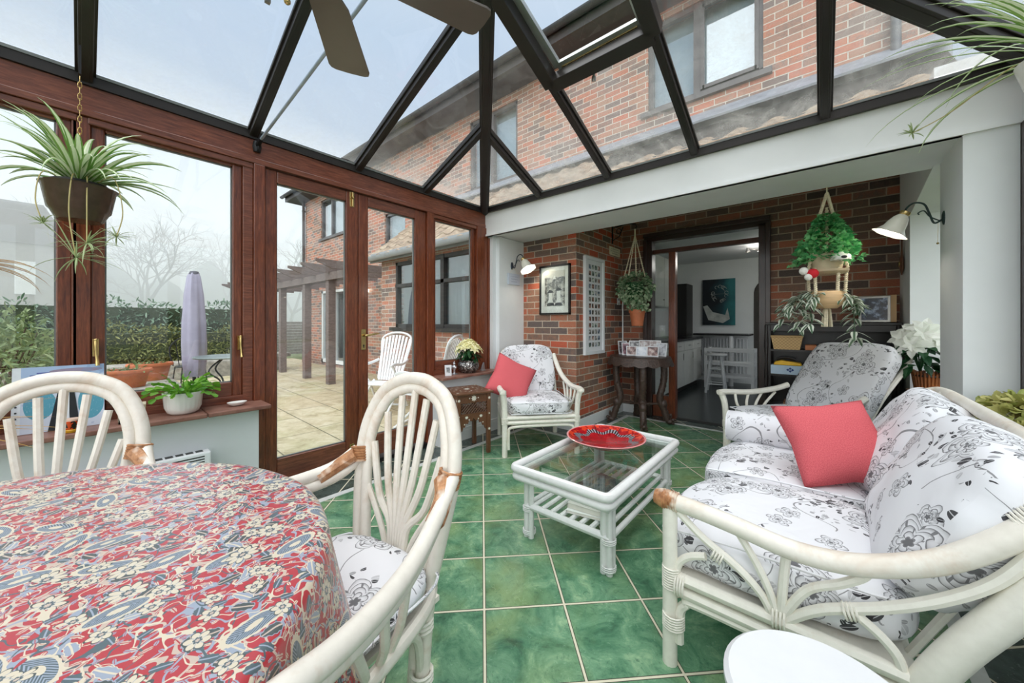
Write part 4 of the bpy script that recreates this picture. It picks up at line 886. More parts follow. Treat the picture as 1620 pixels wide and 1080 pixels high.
# ---- white plastic recliners
def recliner(loc, rz, label):
    t = thing('plastic_garden_chair', label, 'chair', loc, rz, )
    def slab(pts, w, n, name, top=False):
        m = MB()
        for k in range(n):
            x0 = -w/2+k*w/n; 
            for a, b in zip(pts, pts[1:]):
                e = 1.0
                m.prism([(x0+.004, a[0], a[1]), (x0+w/n-.004, a[0], a[1]), (x0+w/n-.004, b[0], b[1]), (x0+.004, b[0], b[1])], (0, .008, -.012))
        m.build(name, PLASTICW, t)
    slab([(-.24, .40), (-.1, .415), (.1, .40), (.2, .39)], .46, 8, 'seat')
    # fan-shaped back: slats under a rounded top rail
    m = MB()
    for k in range(9):
        u = (k-4)/4; x0, x1 = u*.17, u*.23; zt = 1.08-.06*u*u; m.beam((x0, .22, .40), (x1, .46, zt), .034, .012, (0, -1, 0))
    m.tube(spline([(-.235, .40, .82), (-.25, .455, 1.02), (-.15, .48, 1.10), (0, .485, 1.12), (.15, .48, 1.10), (.25, .455, 1.02), (.235, .40, .82)]), .016, 6); m.tube([(-.19, .225, .42), (-.235, .40, .82)], .014, 6); m.tube([(.19, .225, .42), (.235, .40, .82)], .014, 6)
    m.build('backrest', PLASTICW, t, smooth=True)
    for s in (-1, 1):
        MB().tube(spline([(s*.25, .34, .70), (s*.28, .12, .66), (s*.29, -.12, .68), (s*.28, -.20, .655)]), [.016]*19, 8, flat=1.4).build('armrest', PLASTICW, t, smooth=True)
        MB().tube(spline([(s*.28, -.14, .66), (s*.26, -.02, .5), (s*.25, .1, .36), (s*.25, .30, .02)]), .017, 8).build('leg', PLASTICW, t, smooth=True)
        MB().tube(spline([(s*.24, .2, .40), (s*.24, .05, .28), (s*.24, -.22, .02)]), .017, 8).build('leg', PLASTICW, t, smooth=True)
    MB().beam((-.27, -.23, .012), (.27, -.23, .012), .03, .024).build('foot_bar', PLASTICW, t); MB().beam((-.27, .31, .012), (.27, .31, .012), .03, .024).build('foot_bar', PLASTICW, t)
    return t
recliner((-4.95, 2.85, -.1), radians(28), 'white slatted plastic recliner against the brick wall, framed by the door glass')
recliner((-3.85, 2.78, -.1), radians(-62), 'white plastic garden armchair just outside the far door leaf, turned sideways')
# ---- misty trees far behind
BARK = cmat('grey_bark', (96, 90, 84), .9)
def tree(name, label, loc, h, seed, spread=.45, depth=6, r0=.16, group=None, mat=BARK):
    random.seed(seed); m = MB()
    def br(p, d, L, r, lv):
        n = 3; pts = [p]; q = p; dd = d.copy()
        for k in range(n): dd = (dd+rdir(-1)*.13+V((0,0,.03))).normalized(); q = q+dd*L/n; pts.append(q)
        m.tube(pts, [r*(1-.3*k/n) for k in range(n+1)], 5 if lv > 3 else 3, cap=False)
        if lv > 0:
            for k in range(3 if lv > 2 else 3):
                nd = (dd + rdir(-1)*spread*1.55).normalized(); br(pts[random.choice((-1, -1, -2))], nd, L*random.uniform(.66, .86), r*.62, lv-1)
    br(V((0,0,-.3)), V((0,0,1)), h*.25, r0, depth)
    o = m.build(name, mat, loc=loc); return tag(o, label, 'tree', group)
T0 = 'bare winter trees in the mist'
for i, (x, y, h, lb) in enumerate(((-30, 2.5, 9.5, 'tall bare tree in mist above the hedge, left of the parasol'), (-31, 6.5, 9.0, 'bare misty tree directly behind the furled parasol'), (-29, 9.5, 8.5, 'bare misty tree right of the parasol beside the window post'), (-33, -2.5, 10, 'bare misty tree behind the mahogany post between the windows'))):
    tree('bare_tree', lb, (x, y, 0), h, 11+i, group=None)
tree('bare_tree', 'bare branching tree against white sky past the right end of the house', (3.6, 11.5, 0), 13, 42, .5, 7, .22)
# slope of distant evergreens
m = MB(); random.seed(9)
for k in range(12):
    y = -14+k*2.6+random.uniform(-.6,.6); m.T = M4.Translation((-38+random.uniform(-2,2), y, 0)); rr = random.uniform(1.6, 2.4); hh = random.uniform(4.2, 6.2)
    m.lathe([(rr*.8, 0), (rr, hh*.3), (rr*.85, hh*.6), (rr*.5, hh*.85), (.01, hh)], seg=14, fn=lambda r, z, a: (r*(1+.18*sin(3*a+z)+.12*sin(7*a+2*z)), z+.2*sin(4*a)))
m.T = M4.Identity(4); tag(m.build('treeline', cmat('distant_evergreen', (74, 86, 76), .9, var=.3), smooth=True), 'belt of evergreens lost in the fog beyond the garden', 'treeline', kind='stuff')
# ---- far neighbour's gable in the mist
nb = thing('neighbour_house', 'neighbouring grey gable barely visible through fog at far left', 'house', (-27, -2.6, -.3))
MB().box(-3, 3, -2.2, 2.2, 0, 4.6).build('wall', cmat('far_wall', (150, 146, 140), .9), nb); MB().prism([(3.1, -2.4, 4.6), (3.1, 2.4, 4.6), (3.1, 1.6, 6.2), (3.1, -1.6, 6.2)], (-6.2, 0, 0)).build('roof', cmat('far_roof', (104, 98, 96), .9), nb)
MB().box(3.0, 3.05, .9, 1.4, 2.6, 3.9).build('window', TRIMWHITE, nb)
# ---- fog over the garden
fog = MB().box(-60, -16.6, -40, 45, -.3, 10).build('fog', bpy.data.materials.new('garden_fog')); tag(fog, 'pale winter mist hanging over the garden', 'fog', kind='stuff')
fm = fog.data.materials[0]; fm.use_nodes = True; ft = fm.node_tree; ft.nodes.clear(); fo = ft.nodes.new('ShaderNodeOutputMaterial'); fv = ft.nodes.new('ShaderNodeVolumeScatter')
fv.inputs['Density'].default_value = .085; fv.inputs['Color'].default_value = (.97,.985,1,1); fv.inputs['Anisotropy'].default_value = .1; ft.links.new(fv.outputs[0], fo.inputs['Volume'])
# ================================================================== FURNITURE
def wraps(m, p, axis, r, n=5, pitch=.009, rr=.005):
    """turns of cane wound round a pole at p"""
    a = V(axis).normalized(); u = a.cross(V((0,0,1)) if abs(a.z) < .9 else V((1,0,0))).normalized(); w = a.cross(u); p = V(p)
    for k in range(n):
        c = p + a*(k-(n-1)/2)*pitch
        m.tube([c+(u*cos(2*pi*j/12)+w*sin(2*pi*j/12))*r for j in range(12)], rr, 5, closed=True)
def wrapset(t, name, mat, *ws):
    for w in ws: m = MB(); wraps(m, *w); m.build(name, mat, t, smooth=True)
def wrinkle(amp, f, seed=0):
    def fn(w, q):
        n = mnoise.noise(V((w.x*f+seed, w.y*f, w.z*f)))*amp + mnoise.noise(V((w.x*f*2.7, w.y*f*2.7+seed, w.z*f*2.7)))*amp*.4
        return w + q.normalized()*n
    return fn
# ---- round table under its cloth
tb = thing('dining_table', 'round dining table hidden under the red patterned tablecloth', 'table', (-1.075, -.285, 0))
MB().lathe([(.001, .70), (.650, .70), (.655, .712), (.650, .738), (.001, .738)], seg=48).build('tabletop', RATT, tb)
for k in range(4):
    a = k*pi/2+pi/4; MB().tube(spline([(cos(a)*.42, sin(a)*.42, .70), (cos(a)*.25, sin(a)*.25, .35), (cos(a)*.40, sin(a)*.40, .0)]), .022, 8).build('leg', RATT, tb, smooth=True)
m = MB(); R0c, drop, rad, NA = .660, .30, .022, 160; rings = []; ss = [k*R0c/14 for k in range(15)] + [R0c+k*.006 for k in range(1, 7)] + [R0c+.036+(drop-.036)*k/14 for k in range(1, 15)]
random.seed(3)
for s_ in ss:
    ring = []
    for j in range(NA):
        a = 2*pi*j/NA; t = max(0, (s_-R0c)/drop)
        fold = (.5+.5*sin(a*13+.8*sin(a*3)))**1.5*.04*t + .010*t*sin(a*5+1)
        if s_ <= R0c: r, z = s_, .742 + .001*mnoise.noise(V((cos(a)*s_*6, sin(a)*s_*6, 0)))
        else:
            d = s_-R0c
            if d < rad*pi/2: r, z = R0c+rad*sin(d/rad), .742-rad*(1-cos(d/rad))
            else: r, z = R0c+rad+(d-rad*pi/2)*.10, .742-rad-(d-rad*pi/2)*.995
            r += fold
        ring.append(m.av((r*cos(a), r*sin(a), z)))
    rings.append((ring, s_))
for (ra, sa), (rb, sb_) in zip(rings, rings[1:]):
    for j in range(NA):
        j2 = (j+1)%NA; uvf = lambda s, j: (s*cos(2*pi*j/NA), s*sin(2*pi*j/NA))
        if sa == 0: m.face([ra[0], rb[j], rb[j2]], [uvf(0, 0), uvf(sb_, j), uvf(sb_, j+1)])
        else: m.face([ra[j], rb[j], rb[j2], ra[j2]], [uvf(sa, j), uvf(sb_, j), uvf(sb_, j+1), uvf(sa, j+1)])
tc_ = m.build('tablecloth', CLOTH, smooth=True, angle=180, loc=(-1.075, -.285, 0)); tag(tc_, 'red floral and paisley tablecloth draped over the round table', 'tablecloth')
# ---- rattan dining armchairs
def dining_chair(loc, rz, label, short=False):
    t = thing('rattan_dining_chair', label, 'chair', loc, rz, None)
    def hoop(off):      # in-plane offset outwards
        P_ = [(.150, .165, .06), (.160, .185, .36), (.185, .205, .52), (.212, .235, .70), (.203, .255, .82), (.155, .280, .925), (.078, .293, .975), (0, .297, .988)]
        full = P_ + [(-x, y, z) for x, y, z in P_[-2::-1]]
        out = []
        for k, (x, y, z) in enumerate(full):
            a = full[max(k-1, 0)]; b = full[min(k+1, len(full)-1)]; tx, tz = b[0]-a[0], b[2]-a[2]; l = sqrt(tx*tx+tz*tz) or 1
            out.append((x+off*tz/l, y, z-off*tx/l))
        return out
    for off, r in ((0, .0215), (-.034, .0185)):
        pts = spline(hoop(-off if False else off), 5); MB().tube(pts, r, 10).build('back_hoop', RATTW, t, smooth=True)
    # fan of canes
    for k in range(-3, 4):
        u = k/3; top = [(.135*u if abs(k) < 3 else .163*u, .20+.075*(1-abs(u)**2*.55), (.965, .93, .83, .70)[abs(k)])][0]
        top = ((0, .292, .953), (.058, .286, .925), (.115, .271, .865), (.158, .247, .76))[abs(k)]; sg = 1 if k >= 0 else -1
        pts = spline([(.011*k, .205, .40), (.013*k, .215, .52), (sg*top[0]*.62+.003*k, (.215+top[1])/2-.004, .40+(top[2]-.40)*.55), (sg*top[0], top[1], top[2])], 6)
        MB().tube(pts, .0122, 8).build('back_cane', RATTW, t, smooth=True)
    for s in (-1, 1):       # short outer canes
        MB().tube(spline([(s*.040, .205, .40), (s*.075, .21, .50), (s*.17, .222, .635)], 6), .0100, 8).build('back_cane', RATTW, t, smooth=True)
        # arms: double pole sweeping forward from the hoop
        for (dz, dx, r) in ((0, 0, .021), (-.031, -.010, .0185)):
            lz = 0 if s > 0 else -.055
            pts = spline([(s*(.222+dx), .225, .725+dz), (s*(.252+dx), .14, .678+dz), (s*(.318+dx), -.01, .652+dz)] + ([(s*(.35+dx), -.10, .63+dz), (s*(.35+dx), -.17, .60+dz)] if short else [(s*(.372+dx), -.14, .660+dz+lz*.5), (s*(.412+dx), -.27, .680+dz+lz), (s*(.428+dx), -.38, .698+dz+lz), (s*(.415+dx), -.43, .66+dz+lz)]), 6)
            MB().tube(pts, r, 10).build('arm', RATTW, t, smooth=True)
        MB().tube(spline([(s*(.35 if short else .415), -.17 if short else -.43, .60 if short else .66), (s*.30, -.30, .40), (s*.245, -.25, .22), (s*.25, -.25, .0)], 6), .019, 9).build('front_leg', RATTW, t, smooth=True)
        MB().tube(spline([(s*.150, .165, .06), (s*.155, .18, .0)], 2), .021, 9).build('back_leg', RATTW, t, smooth=True)
        # canes under the arm
        for (x0, y0_, z0_, x1, y1_, z1_) in ((.31, -.03, .61, .235, -.02, .40), (.34, -.12, .60, .238, -.05, .40), (.36, -.20, .60, .240, -.09, .40)):
            MB().tube(spline([(s*x0, y0_, z0_), (s*(x0*.6+x1*.4), (y0_+y1_)/2, .49), (s*x1, y1_, z1_)], 5), .0105, 8).build('arm_cane', RATTW, t, smooth=True)
        MB().tube(spline([(s*.155, .16, .18), (s*.19, .10, .33), (s*.21, -.05, .36), (s*.24, -.2, .33), (s*.25, -.24, .18)], 6), .012, 8).build('bracket', RATTW, t, smooth=True)
        m = MB(); wraps(m, (s*.205, .228, .715), (s*.15, .2, 1), .032, 6, .0085, .005); m.tube(spline([(s*.20, .205, .72), (s*.235, .17, .69), (s*.262, .105, .655)], 4), [.026]*9, 8, flat=.9); m.build('cane_binding', BIND, t, smooth=True)
        wrapset(t, 'lower_binding', BINDW, ((s*.151, .17, .30), (0, 0, 1), .030, 3, .012, .005), ((s*.152, .168, .15), (0, 0, 1), .030, 3, .012, .005))
    m = MB(); m.tube(spline([(-.23, -.22, .395), (0, -.25, .395), (.23, -.22, .395), (.24, 0, .395), (.17, .19, .395), (0, .215, .395), (-.17, .19, .395), (-.24, 0, .395), (-.23, -.22, .395)], 5)[:-1], .018, 9, closed=True); m.box(-.21, .21, -.21, .18, .385, .40); m.build('seat_frame', RATTW, t, smooth=True)
    cu = MB().pillow((0, -.02, .447), (.455, .43, .085), 12, 3.4, wrinkle(.006, 7)).build('seat_cushion', FLORAL, t, smooth=True, angle=180)
    MB().tube(spline([(-.205, -.215, .452), (0, -.238, .452), (.205, -.215, .452), (.228, -.02, .452), (.205, .18, .452), (0, .198, .452), (-.205, .18, .452), (-.228, -.02, .452), (-.205, -.215, .452)], 5)[:-1], .004, 5, closed=True).build('piping', FLORAL, cu, smooth=True)
    return t
dining_chair((-1.014, .452, 0), radians(9), 'whitewashed rattan dining armchair pulled up to the table, nearest the coffee table')
dining_chair((-1.735, -.135, 0), radians(71), 'cream rattan dining chair between the round table and the window sill', True)
# ---- floral armchairs
def armchair(loc, rz, label, recline=.16, tall=.50, top_w=.56, low=False):
    t = thing('rattan_armchair', label, 'armchair', loc, rz, None)
    hw, hd = .33, .33
    for s in (-1, 1):
        MB().tube(spline([(s*hw, -hd, 0), (s*hw, -hd, .30), (s*(hw+.005), -hd-.01, .48), (s*(hw+.02), -hd-.03, .565)], 4), [.025]*13, 9).build('front_leg', RATT, t, smooth=True)
        MB().tube([(s*(hw-.03), hd-.02, 0), (s*(hw-.03), hd-.06, .40)], .024, 9).build('back_leg', RATT, t, smooth=True)
        MB().tube(spline([(s*(hw+.025), -hd-.055, .575), (s*(hw+.03), -hd+.03, .578), (s*(hw+.02), -.08, .572), (s*(hw), .14, .60 if low else .635), *([(s*(hw-.02), .25, .635)] if low else [(s*(hw-.02), .28, .74), (s*(hw-.04), .34, .84)])], 6), .024, 9).build('armrest', RATT, t, smooth=True)
        for k in range(4):
            u = k/3; MB().tube(spline([(s*(hw+.02), -hd+.10+.13*k, .565+.0*k), (s*(hw+.0), -hd+.11+.085*k, .46), (s*(hw-.01), -.12+.035*k, .35)], 5), .011, 7).build('arm_cane', RATT, t, smooth=True)
        for z in (.335, .295): MB().tube([(s*hw, -hd, z), (s*(hw-.02), hd-.03, z)], .017, 8).build('side_rail', RATT, t, smooth=True)
        MB().tube(spline([(s*(hw-.035), -hd, .06), (s*(hw-.035), -hd, .20), (s*(hw-.07), -hd, .255), (0, -hd, .262)], 6), .013, 7).build('front_bracket', RATT, t, smooth=True)
        wrapset(t, 'cane_binding', BINDW, ((s*hw, -hd, .31), (0,0,1), .027, 6, .010, .004), ((s*(hw+.02), -hd-.03, .568), (0, .3, 1), .028, 4, .009, .004))
    for z in (.335, .295): MB().tube([(-hw, -hd, z), (hw, -hd, z)], .018, 8).build('front_rail', RATT, t, smooth=True); MB().tube([(-hw+.03, hd-.04, z), (hw-.03, hd-.04, z)], .018, 8).build('back_rail', RATT, t, smooth=True)
    top = V((0, hd-.03+recline*1.25, .40+tall))
    m = MB(); m.tube(spline([(-hw+.04, .24, .36), (-hw+.045, .24+recline*.6, .62), (-hw+.07, top.y+.02, top.z-.08), (-.16, top.y+.045, top.z-.01), (.16, top.y+.045, top.z-.01), (hw-.07, top.y+.02, top.z-.08), (hw-.045, .24+recline*.6, .62), (hw-.04, .24, .36)], 5), .018, 8); m.build('back_frame', RATT, t, smooth=True)
    MB().box(-hw+.02, hw-.02, -hd+.02, hd-.05, .335, .348).build('seat_deck', RATT, t)
    cu = MB().pillow((0, -.045, .415), (.60, .62, .145), 14, 4.2, wrinkle(.010, 5)).build('seat_cushion', FLORAL, t, smooth=True, angle=180)
    pp = spline([(-.27, -.34, 0), (0, -.352, 0), (.27, -.34, 0), (.292, -.05, 0), (.27, .25, 0), (0, .26, 0), (-.27, .25, 0), (-.292, -.05, 0), (-.27, -.34, 0)], 5)[:-1]
    for z in (.37, .465): MB().tube([(p.x, p.y, z) for p in pp], .0045, 5, closed=True).build('piping', FLORAL, cu, smooth=True)
    m = MB(); a = atan2(recline*1.25, tall); m.T = M4.Translation((0, .15, .445)) @ M4.Rotation(-a, 4, 'X')
    L = sqrt(tall**2+(recline*1.25)**2)+.01
    bc = m.pillow((0, .06, L/2), (top_w, .135, L), 14, 5.5 if low else 4.5, wrinkle(.012, 4, 3)).build('back_cushion', FLORAL, t, smooth=True, angle=180)
    return t
armchair((-2.155, 2.87, 0), radians(49), 'cream cane armchair with rose-print cushions in front of the small black-framed picture', .13, .50)
armchair((-.16, 3.62, 0), radians(-42), 'reclined cane armchair with rose-print cushions in front of the dark bookcase', .30, .58, .64, True)
def throw(name, label, M, s=.42, th=.15):
    m = MB(); n = 18; idx = {}
    for side in (1, -1):
        for i in range(n+1):
            for j in range(n+1):
                u, v = 2*i/n-1, 2*j/n-1; e = (1-abs(u)**3)*(1-abs(v)**3)
                pin = 1-.10*(1-abs(u))*(abs(v)**2) - .10*(1-abs(v))*(abs(u)**2)
                z = side*th/2*(max(e, 0)**.55) + .006*mnoise.noise(V((u*3, v*3, side)))*e
                idx[side, i, j] = m.av(M @ V((u*s/2*pin, v*s/2*pin, z)))
        for i in range(n):
            for j in range(n):
                q = [idx[side, i, j], idx[side, i+1, j], idx[side, i+1, j+1], idx[side, i, j+1]]; uv = [(i/n*s, j/n*s), ((i+1)/n*s, j/n*s), ((i+1)/n*s, (j+1)/n*s), (i/n*s, (j+1)/n*s)]
                m.face(q if side > 0 else q[::-1], uv if side > 0 else uv[::-1])
    o = m.build(name, PINK, smooth=True, angle=180, merge=True); return tag(o, label, 'cushion')
def frame(c, zdir, xdir): z = V(zdir).normalized(); x = V(xdir); x = (x-z*x.dot(z)).normalized(); y = z.cross(x); r = M4(((x.x, y.x, z.x, c[0]), (x.y, y.y, z.y, c[1]), (x.z, y.z, z.z, c[2]), (0,0,0,1))); return r
throw('scatter_cushion', 'coral pink cushion tilted against the arm of the corner armchair', frame((-2.30, 2.70, .625), (.80, -.45, .42), (.55, .62, -.42)), .42)
throw('scatter_cushion', 'coral pink cushion leaning in the far corner of the rose-print sofa', frame((.045, 2.22, .635), (.30, -.74, .60), (.82, .57, .02)), .385, .16)
# ---- sofa: faces the coffee table, back to the right-hand wall
so_ = thing('rattan_sofa', 'cream cane two-seat sofa with rose-print cushions, back to the plant sill', 'sofa', (0, 2.0, 0))
def yv(pts, y, cy=2.0): return [(x, y-cy, z) for x, z in pts]
for yy, sg in ((1.325, 1), (2.72, -1)):
    MB().tube(spline([(x, (yy-2.0)+sg*dy, z) for x, dy, z in ((-.435, 0, .562), (-.33, -.005, .560), (-.2, -.01, .548), (-.07, -.015, .532), (.04, -.015, .540), (.13, -.01, .567), (.23, .0, .62), (.33, .015, .71), (.40, .05, .79), (.46, .11, .845))], 5), .0275, 12).build('armrest', RATTW, so_, smooth=True)
    MB().tube([(-.402, yy-2, 0), (-.402, yy-2, .545)], .0245, 12).build('front_leg', RATT, so_, smooth=True)
    MB().tube(spline(yv([(.13, 0), (.145, .14), (.185, .28), (.25, .42), (.33, .56), (.42, .72), (.455, .83)], yy+.0*sg), 5), [.034]*31, 12).build('back_leg', RATT, so_, smooth=True)
    for pts, r in (([(-.38, .535), (-.30, .472), (-.20, .415), (-.137, .36), (-.106, .30)], .0125), ([(-.385, .30), (-.372, .355), (-.338, .392), (-.29, .412)], .0125), ([(-.202, .53), (-.152, .452), (-.116, .374), (-.10, .31)], .0115), ([(-.076, .525), (-.083, .445), (-.092, .31)], .0125), ([(.10, .555), (.085, .515), (.04, .475), (-.03, .425), (-.083, .33)], .0125), ([(.36, .70), (.30, .60), (.22, .52), (.12, .45), (.0, .385), (-.083, .31)], .0145), ([(.06, .415), (.115, .377), (.148, .335), (.16, .27)], .0125)):
        MB().tube(spline(yv(pts, yy), 5), r, 8).build('arm_cane', RATT, so_, smooth=True)
    for z in (.305, .262): MB().tube([(-.40, yy-2, z), (.19, yy-2, z-.005)], .0195, 9).build('side_rail', RATT, so_, smooth=True)
    MB().tube(spline(yv([(-.372, .085), (-.370, .18), (-.352, .222), (-.30, .238), (.13, .236)], yy), 6), .0155, 8).build('bracket', RATT, so_, smooth=True)
    wrapset(so_, 'cane_binding', BINDW, ((-.398, yy-2, .30), (0,0,1), .027, 9, .0085, .0035), ((-.39, yy-2, .155), (0,0,1), .034, 6, .0085, .0035), ((-.365, yy-2, .285), (1,0,0), .036, 4, .0085, .0035), ((.06, yy-2, .41), (1,0,.3), .020, 4, .0085, .003), ((-.255, yy-2, .43), (1,0,-.4), .020, 4, .0085, .003), ((-.095, yy-2, .312), (1,0,0), .028, 4, .009, .003), ((.37, yy-2+.03*sg, .755), (1,0,1), .031, 12, .0075, .003))

    m = MB(); m.tube([(-.452, yy-2, .563), (-.432, yy-2, .5625), (-.375, yy-2, .5615)], [.024, .0315, .0315], 14); wraps(m, (-.40, yy-2, .562), (1,0,0), .031, 6, .009, .0035); m.build('tan_arm_cap', BIND, so_, smooth=True)
for z in (.305, .262): MB().tube([(-.40, -.675, z), (-.40, .72, z)], .0195, 9).build('front_rail', RATT, so_, smooth=True)
for z, x in ((.845, .455), (.79, .44)): MB().tube(spline([(x-.01, -.60, z), (x, -.3, z), (x, .35, z), (x-.01, .69, z), (x-.06, .74, z-.02)], 5), .023, 10).build('top_rail', RATTW, so_, smooth=True)
MB().tube([(.17, -.675, .27), (.17, .72, .27)], .02, 8).build('back_rail', RATT, so_, smooth=True)
for k in range(9): MB().tube([(.17+.01, -.55+.145*k, .28), (.42, -.55+.145*k, .79)], .011, 6).build('back_cane', RATT, so_, smooth=True)
MB().box(-.38, .17, -.65, .70, .285, .30).build('seat_deck', RATT, so_)
for y0_, y1_ in ((-.655, .02), (.025, .70)):
    def bulge(w, q, f=wrinkle(.013, 4.5, y0_)):
        w = f(w, q); w.z -= .045*max(0, -q.x-.55)*2*(1 if q.z < .3 else .7); return w
    cu = MB().pillow((-.135, (y0_+y1_)/2, .385), (.70, y1_-y0_, .185), 18, 4, bulge).build('seat_cushion', FLORAL, so_, smooth=True, angle=180)
    m = MB()
    for z in (.462,): m.tube([(p[0], p[1], p[2]) for p in [(-.44, y0_+.02, z-.02), (-.2, y0_+.006, z), (.1, y0_+.006, z), (.19, y0_+.02, z)]], .0045, 5)
    m.build('piping', FLORAL, cu, smooth=True)
    m = MB(); a = radians(27); m.T = M4.Translation((.155, (y0_+y1_)/2, .44)) @ M4.Rotation(a, 4, 'Y')
    def puff(w, q, f=wrinkle(.020, 5.5, y1_+4)):
        w = f(w, q); w.x += .012*sin(w.z*34+w.y*9)*max(0, .8-abs(q.x)); return w
    m.pillow((.03, 0, .235), (.22, y1_-y0_+.005, .50), 18, 3.2, puff).build('back_cushion', FLORAL, so_, smooth=True, angle=180)
m = MB(); m.T = M4.Translation((-.20, .60, .545)) @ M4.Rotation(radians(90), 4, 'Y'); n_ = 24
m.lathe([(.001, -.25), (.07, -.248), (.09, -.235), (.093, -.1), (.094, .1), (.09, .235), (.07, .248), (.001, .25)], seg=28, fn=lambda r, z, a: (r*(1+.02*sin(a*5+z*20)), z))
bo = m.build('bolster', FLORAL, so_, smooth=True, angle=180); m = MB(); m.T = M4.Translation((-.20, .60, .545)) @ M4.Rotation(radians(90), 4, 'Y')
for z in (-.24, .24): m.tube([(.086*cos(2*pi*k/24), .086*sin(2*pi*k/24), z) for k in range(24)], .0045, 5, closed=True)
m.build('piping', FLORAL, bo, smooth=True)
# ---- glass-topped coffee table
ct = thing('coffee_table', 'pale rattan coffee table with glass top and slatted lower shelf', 'coffee table', (-1.0, 2.02, 0))
X_, Y_ = .30, .53
for (dz, inn, r, nm) in ((.395, .022, .0225, 'top_frame'), (.372, .050, .017, 'inner_frame'), (.352, .026, .020, 'lower_frame')):
    a, b = X_-inn, Y_-inn; c_ = .030
    pts = []
    for (cx_, cy_, a0) in ((a-c_, b-c_, 0), (-a+c_, b-c_, 90), (-a+c_, -b+c_, 180), (a-c_, -b+c_, 270)): pts += [(p[0], p[1], dz) for p in arc((cx_, cy_, 0), c_, a0, a0+90, 4)]
    MB().tube(pts, r, 9, closed=True).build(nm, RATTG, ct, smooth=True)
MB().box(-X_+.045, X_-.045, -Y_+.045, Y_-.045, .388, .396).build('glass_top', glassmat('table_glass', (.93,.97,.95), refl=1.6), ct)
for sx_ in (-1, 1):
    for sy in (-1, 1):
        x, y = sx_*(X_-.055), sy*(Y_-.105)
        m = MB()
        for dx, dy in ((0, 0), (-sx_*.030, 0), (0, -sy*.030)): m.tube([(x+dx, y+dy, .0), (x+dx, y+dy, .345)], .0165, 9)
        m.build('leg', RATTG, ct, smooth=True)
        m = MB()
        for z in (.03, .155, .32): wraps(m, (x-sx_*.01, y-sy*.01, z), (0,0,1), .034, 3, .009, .0035)
        m.tube(spline([(x, y+sy*.01, .30), (x, y+sy*.05, .325), (x, y+sy*.085, .345)], 4), .009, 6); m.build('binding', RATTG, ct, smooth=True)
for y in (-Y_+.105, Y_-.105): MB().tube([(-X_+.05, y, .17), (X_-.05, y, .17)], .019, 9).build('shelf_rail', RATTG, ct, smooth=True)
for x in (-X_+.055, X_-.055): MB().tube([(x, -Y_+.105, .17), (x, Y_-.105, .17)], .014, 9).build('shelf_rail', RATTG, ct, smooth=True)
for k in range(8): x = -X_+.10+k*.0571; MB().tube([(x, -Y_+.11, .178), (x, Y_-.11, .178)], .0125, 8).build('shelf_slat', RATTG, ct, smooth=True)
random.seed(21)
mags = [((236, 236, 232), 'white-covered magazine, bottom of the pile on the coffee table shelf'), ((206, 204, 196), 'thick pale grey magazine second from the bottom of the shelf pile'), ((238, 238, 236), 'cream magazine in the middle of the pile under the glass'), ((190, 190, 186), 'grey magazine just below the top one on the table shelf'), ((64, 66, 68), 'dark magazine with a grey and brown cover, topmost on the shelf')]
z = .192
for k, (c_, lb) in enumerate(mags):
    th_ = (.014, .026, .016, .012, .010)[k]; mt_ = NT('magazine_cover_%d' % k)
    if k == 4:
        v_ = mt_.coord('Object'); mt_ = mt_.fin(mt_.ramp(mt_.noise(v_, 14, 5, .7, 1), [(.35, srgb(36, 40, 44)), (.5, srgb(110, 116, 118)), (.62, srgb(176, 148, 120))]), .25)
    else: mt_ = mt_.fin(srgb(*c_), .3)
    b = thing('magazine', lb, 'magazine', (-.93+.01*random.uniform(-1, 1), 1.80+.015*k, z), radians(12-6*k)+.0, 'magazines on the coffee table shelf')
    MB().box(-.108, .108, -.148, .148, .001, th_-.001).build('pages', cmat('paper_pages', (232, 228, 218), .8), b)
    MB().box(-.11, .11, -.15, .15, th_-.0015, th_).box(-.11, .11, -.15, .15, 0, .0015).box(-.1115, -.11, -.15, .15, 0, th_).build('cover', mt_, b); z += th_+.0005
# big red glazed dish
def dishmat():
    t = NT('red_glaze'); tc = t.n('TexCoord'); sp = t.n('SeparateXYZ'); t.l(tc.outputs['Object'], sp.inputs[0]); x, y = sp.outputs[0], sp.outputs[1]
    r = t.math('SQRT', t.math('ADD', t.math('MULTIPLY', x, x), t.math('MULTIPLY', y, y))); a = t.math('ARCTAN2', y, x)
    w = t.math('SINE', t.math('MULTIPLY', a, 8)); w2 = t.math('SINE', t.math('MULTIPLY', a, 24)); n = t.noise(tc.outputs['Object'], 30, 4, .6)
    c = t.ramp(n, [(.3, srgb(136, 16, 26)), (.7, srgb(182, 30, 38))])
    pet = t.math('MULTIPLY', t.math('GREATER_THAN', r, t.math('MULTIPLY_ADD', w, .012, .150)), t.math('LESS_THAN', r, t.math('MULTIPLY_ADD', w, .022, .182)))
    streak = t.math('GREATER_THAN', t.math('SINE', t.math('MULTIPLY', a, 60)), .1)
    c = t.mix(pet, c, t.mix(streak, srgb(52, 34, 40), srgb(150, 150, 156)))
    org = t.math('MULTIPLY', t.math('GREATER_THAN', r, t.math('MULTIPLY_ADD', w2, .008, .196)), t.math('GREATER_THAN', n, .50)); c = t.mix(org, c, srgb(214, 62, 34))
    ln = t.math('MULTIPLY', t.math('GREATER_THAN', t.math('COSINE', t.math('MULTIPLY', a, 8)), .996), t.math('GREATER_THAN', r, .07)); c = t.mix(ln, c, srgb(56, 20, 24))
    c = t.mix(t.math('GREATER_THAN', r, .229), c, srgb(228, 150, 150))
    t.b.inputs['Coat Weight'].default_value = .6; return t.fin(c, .18)
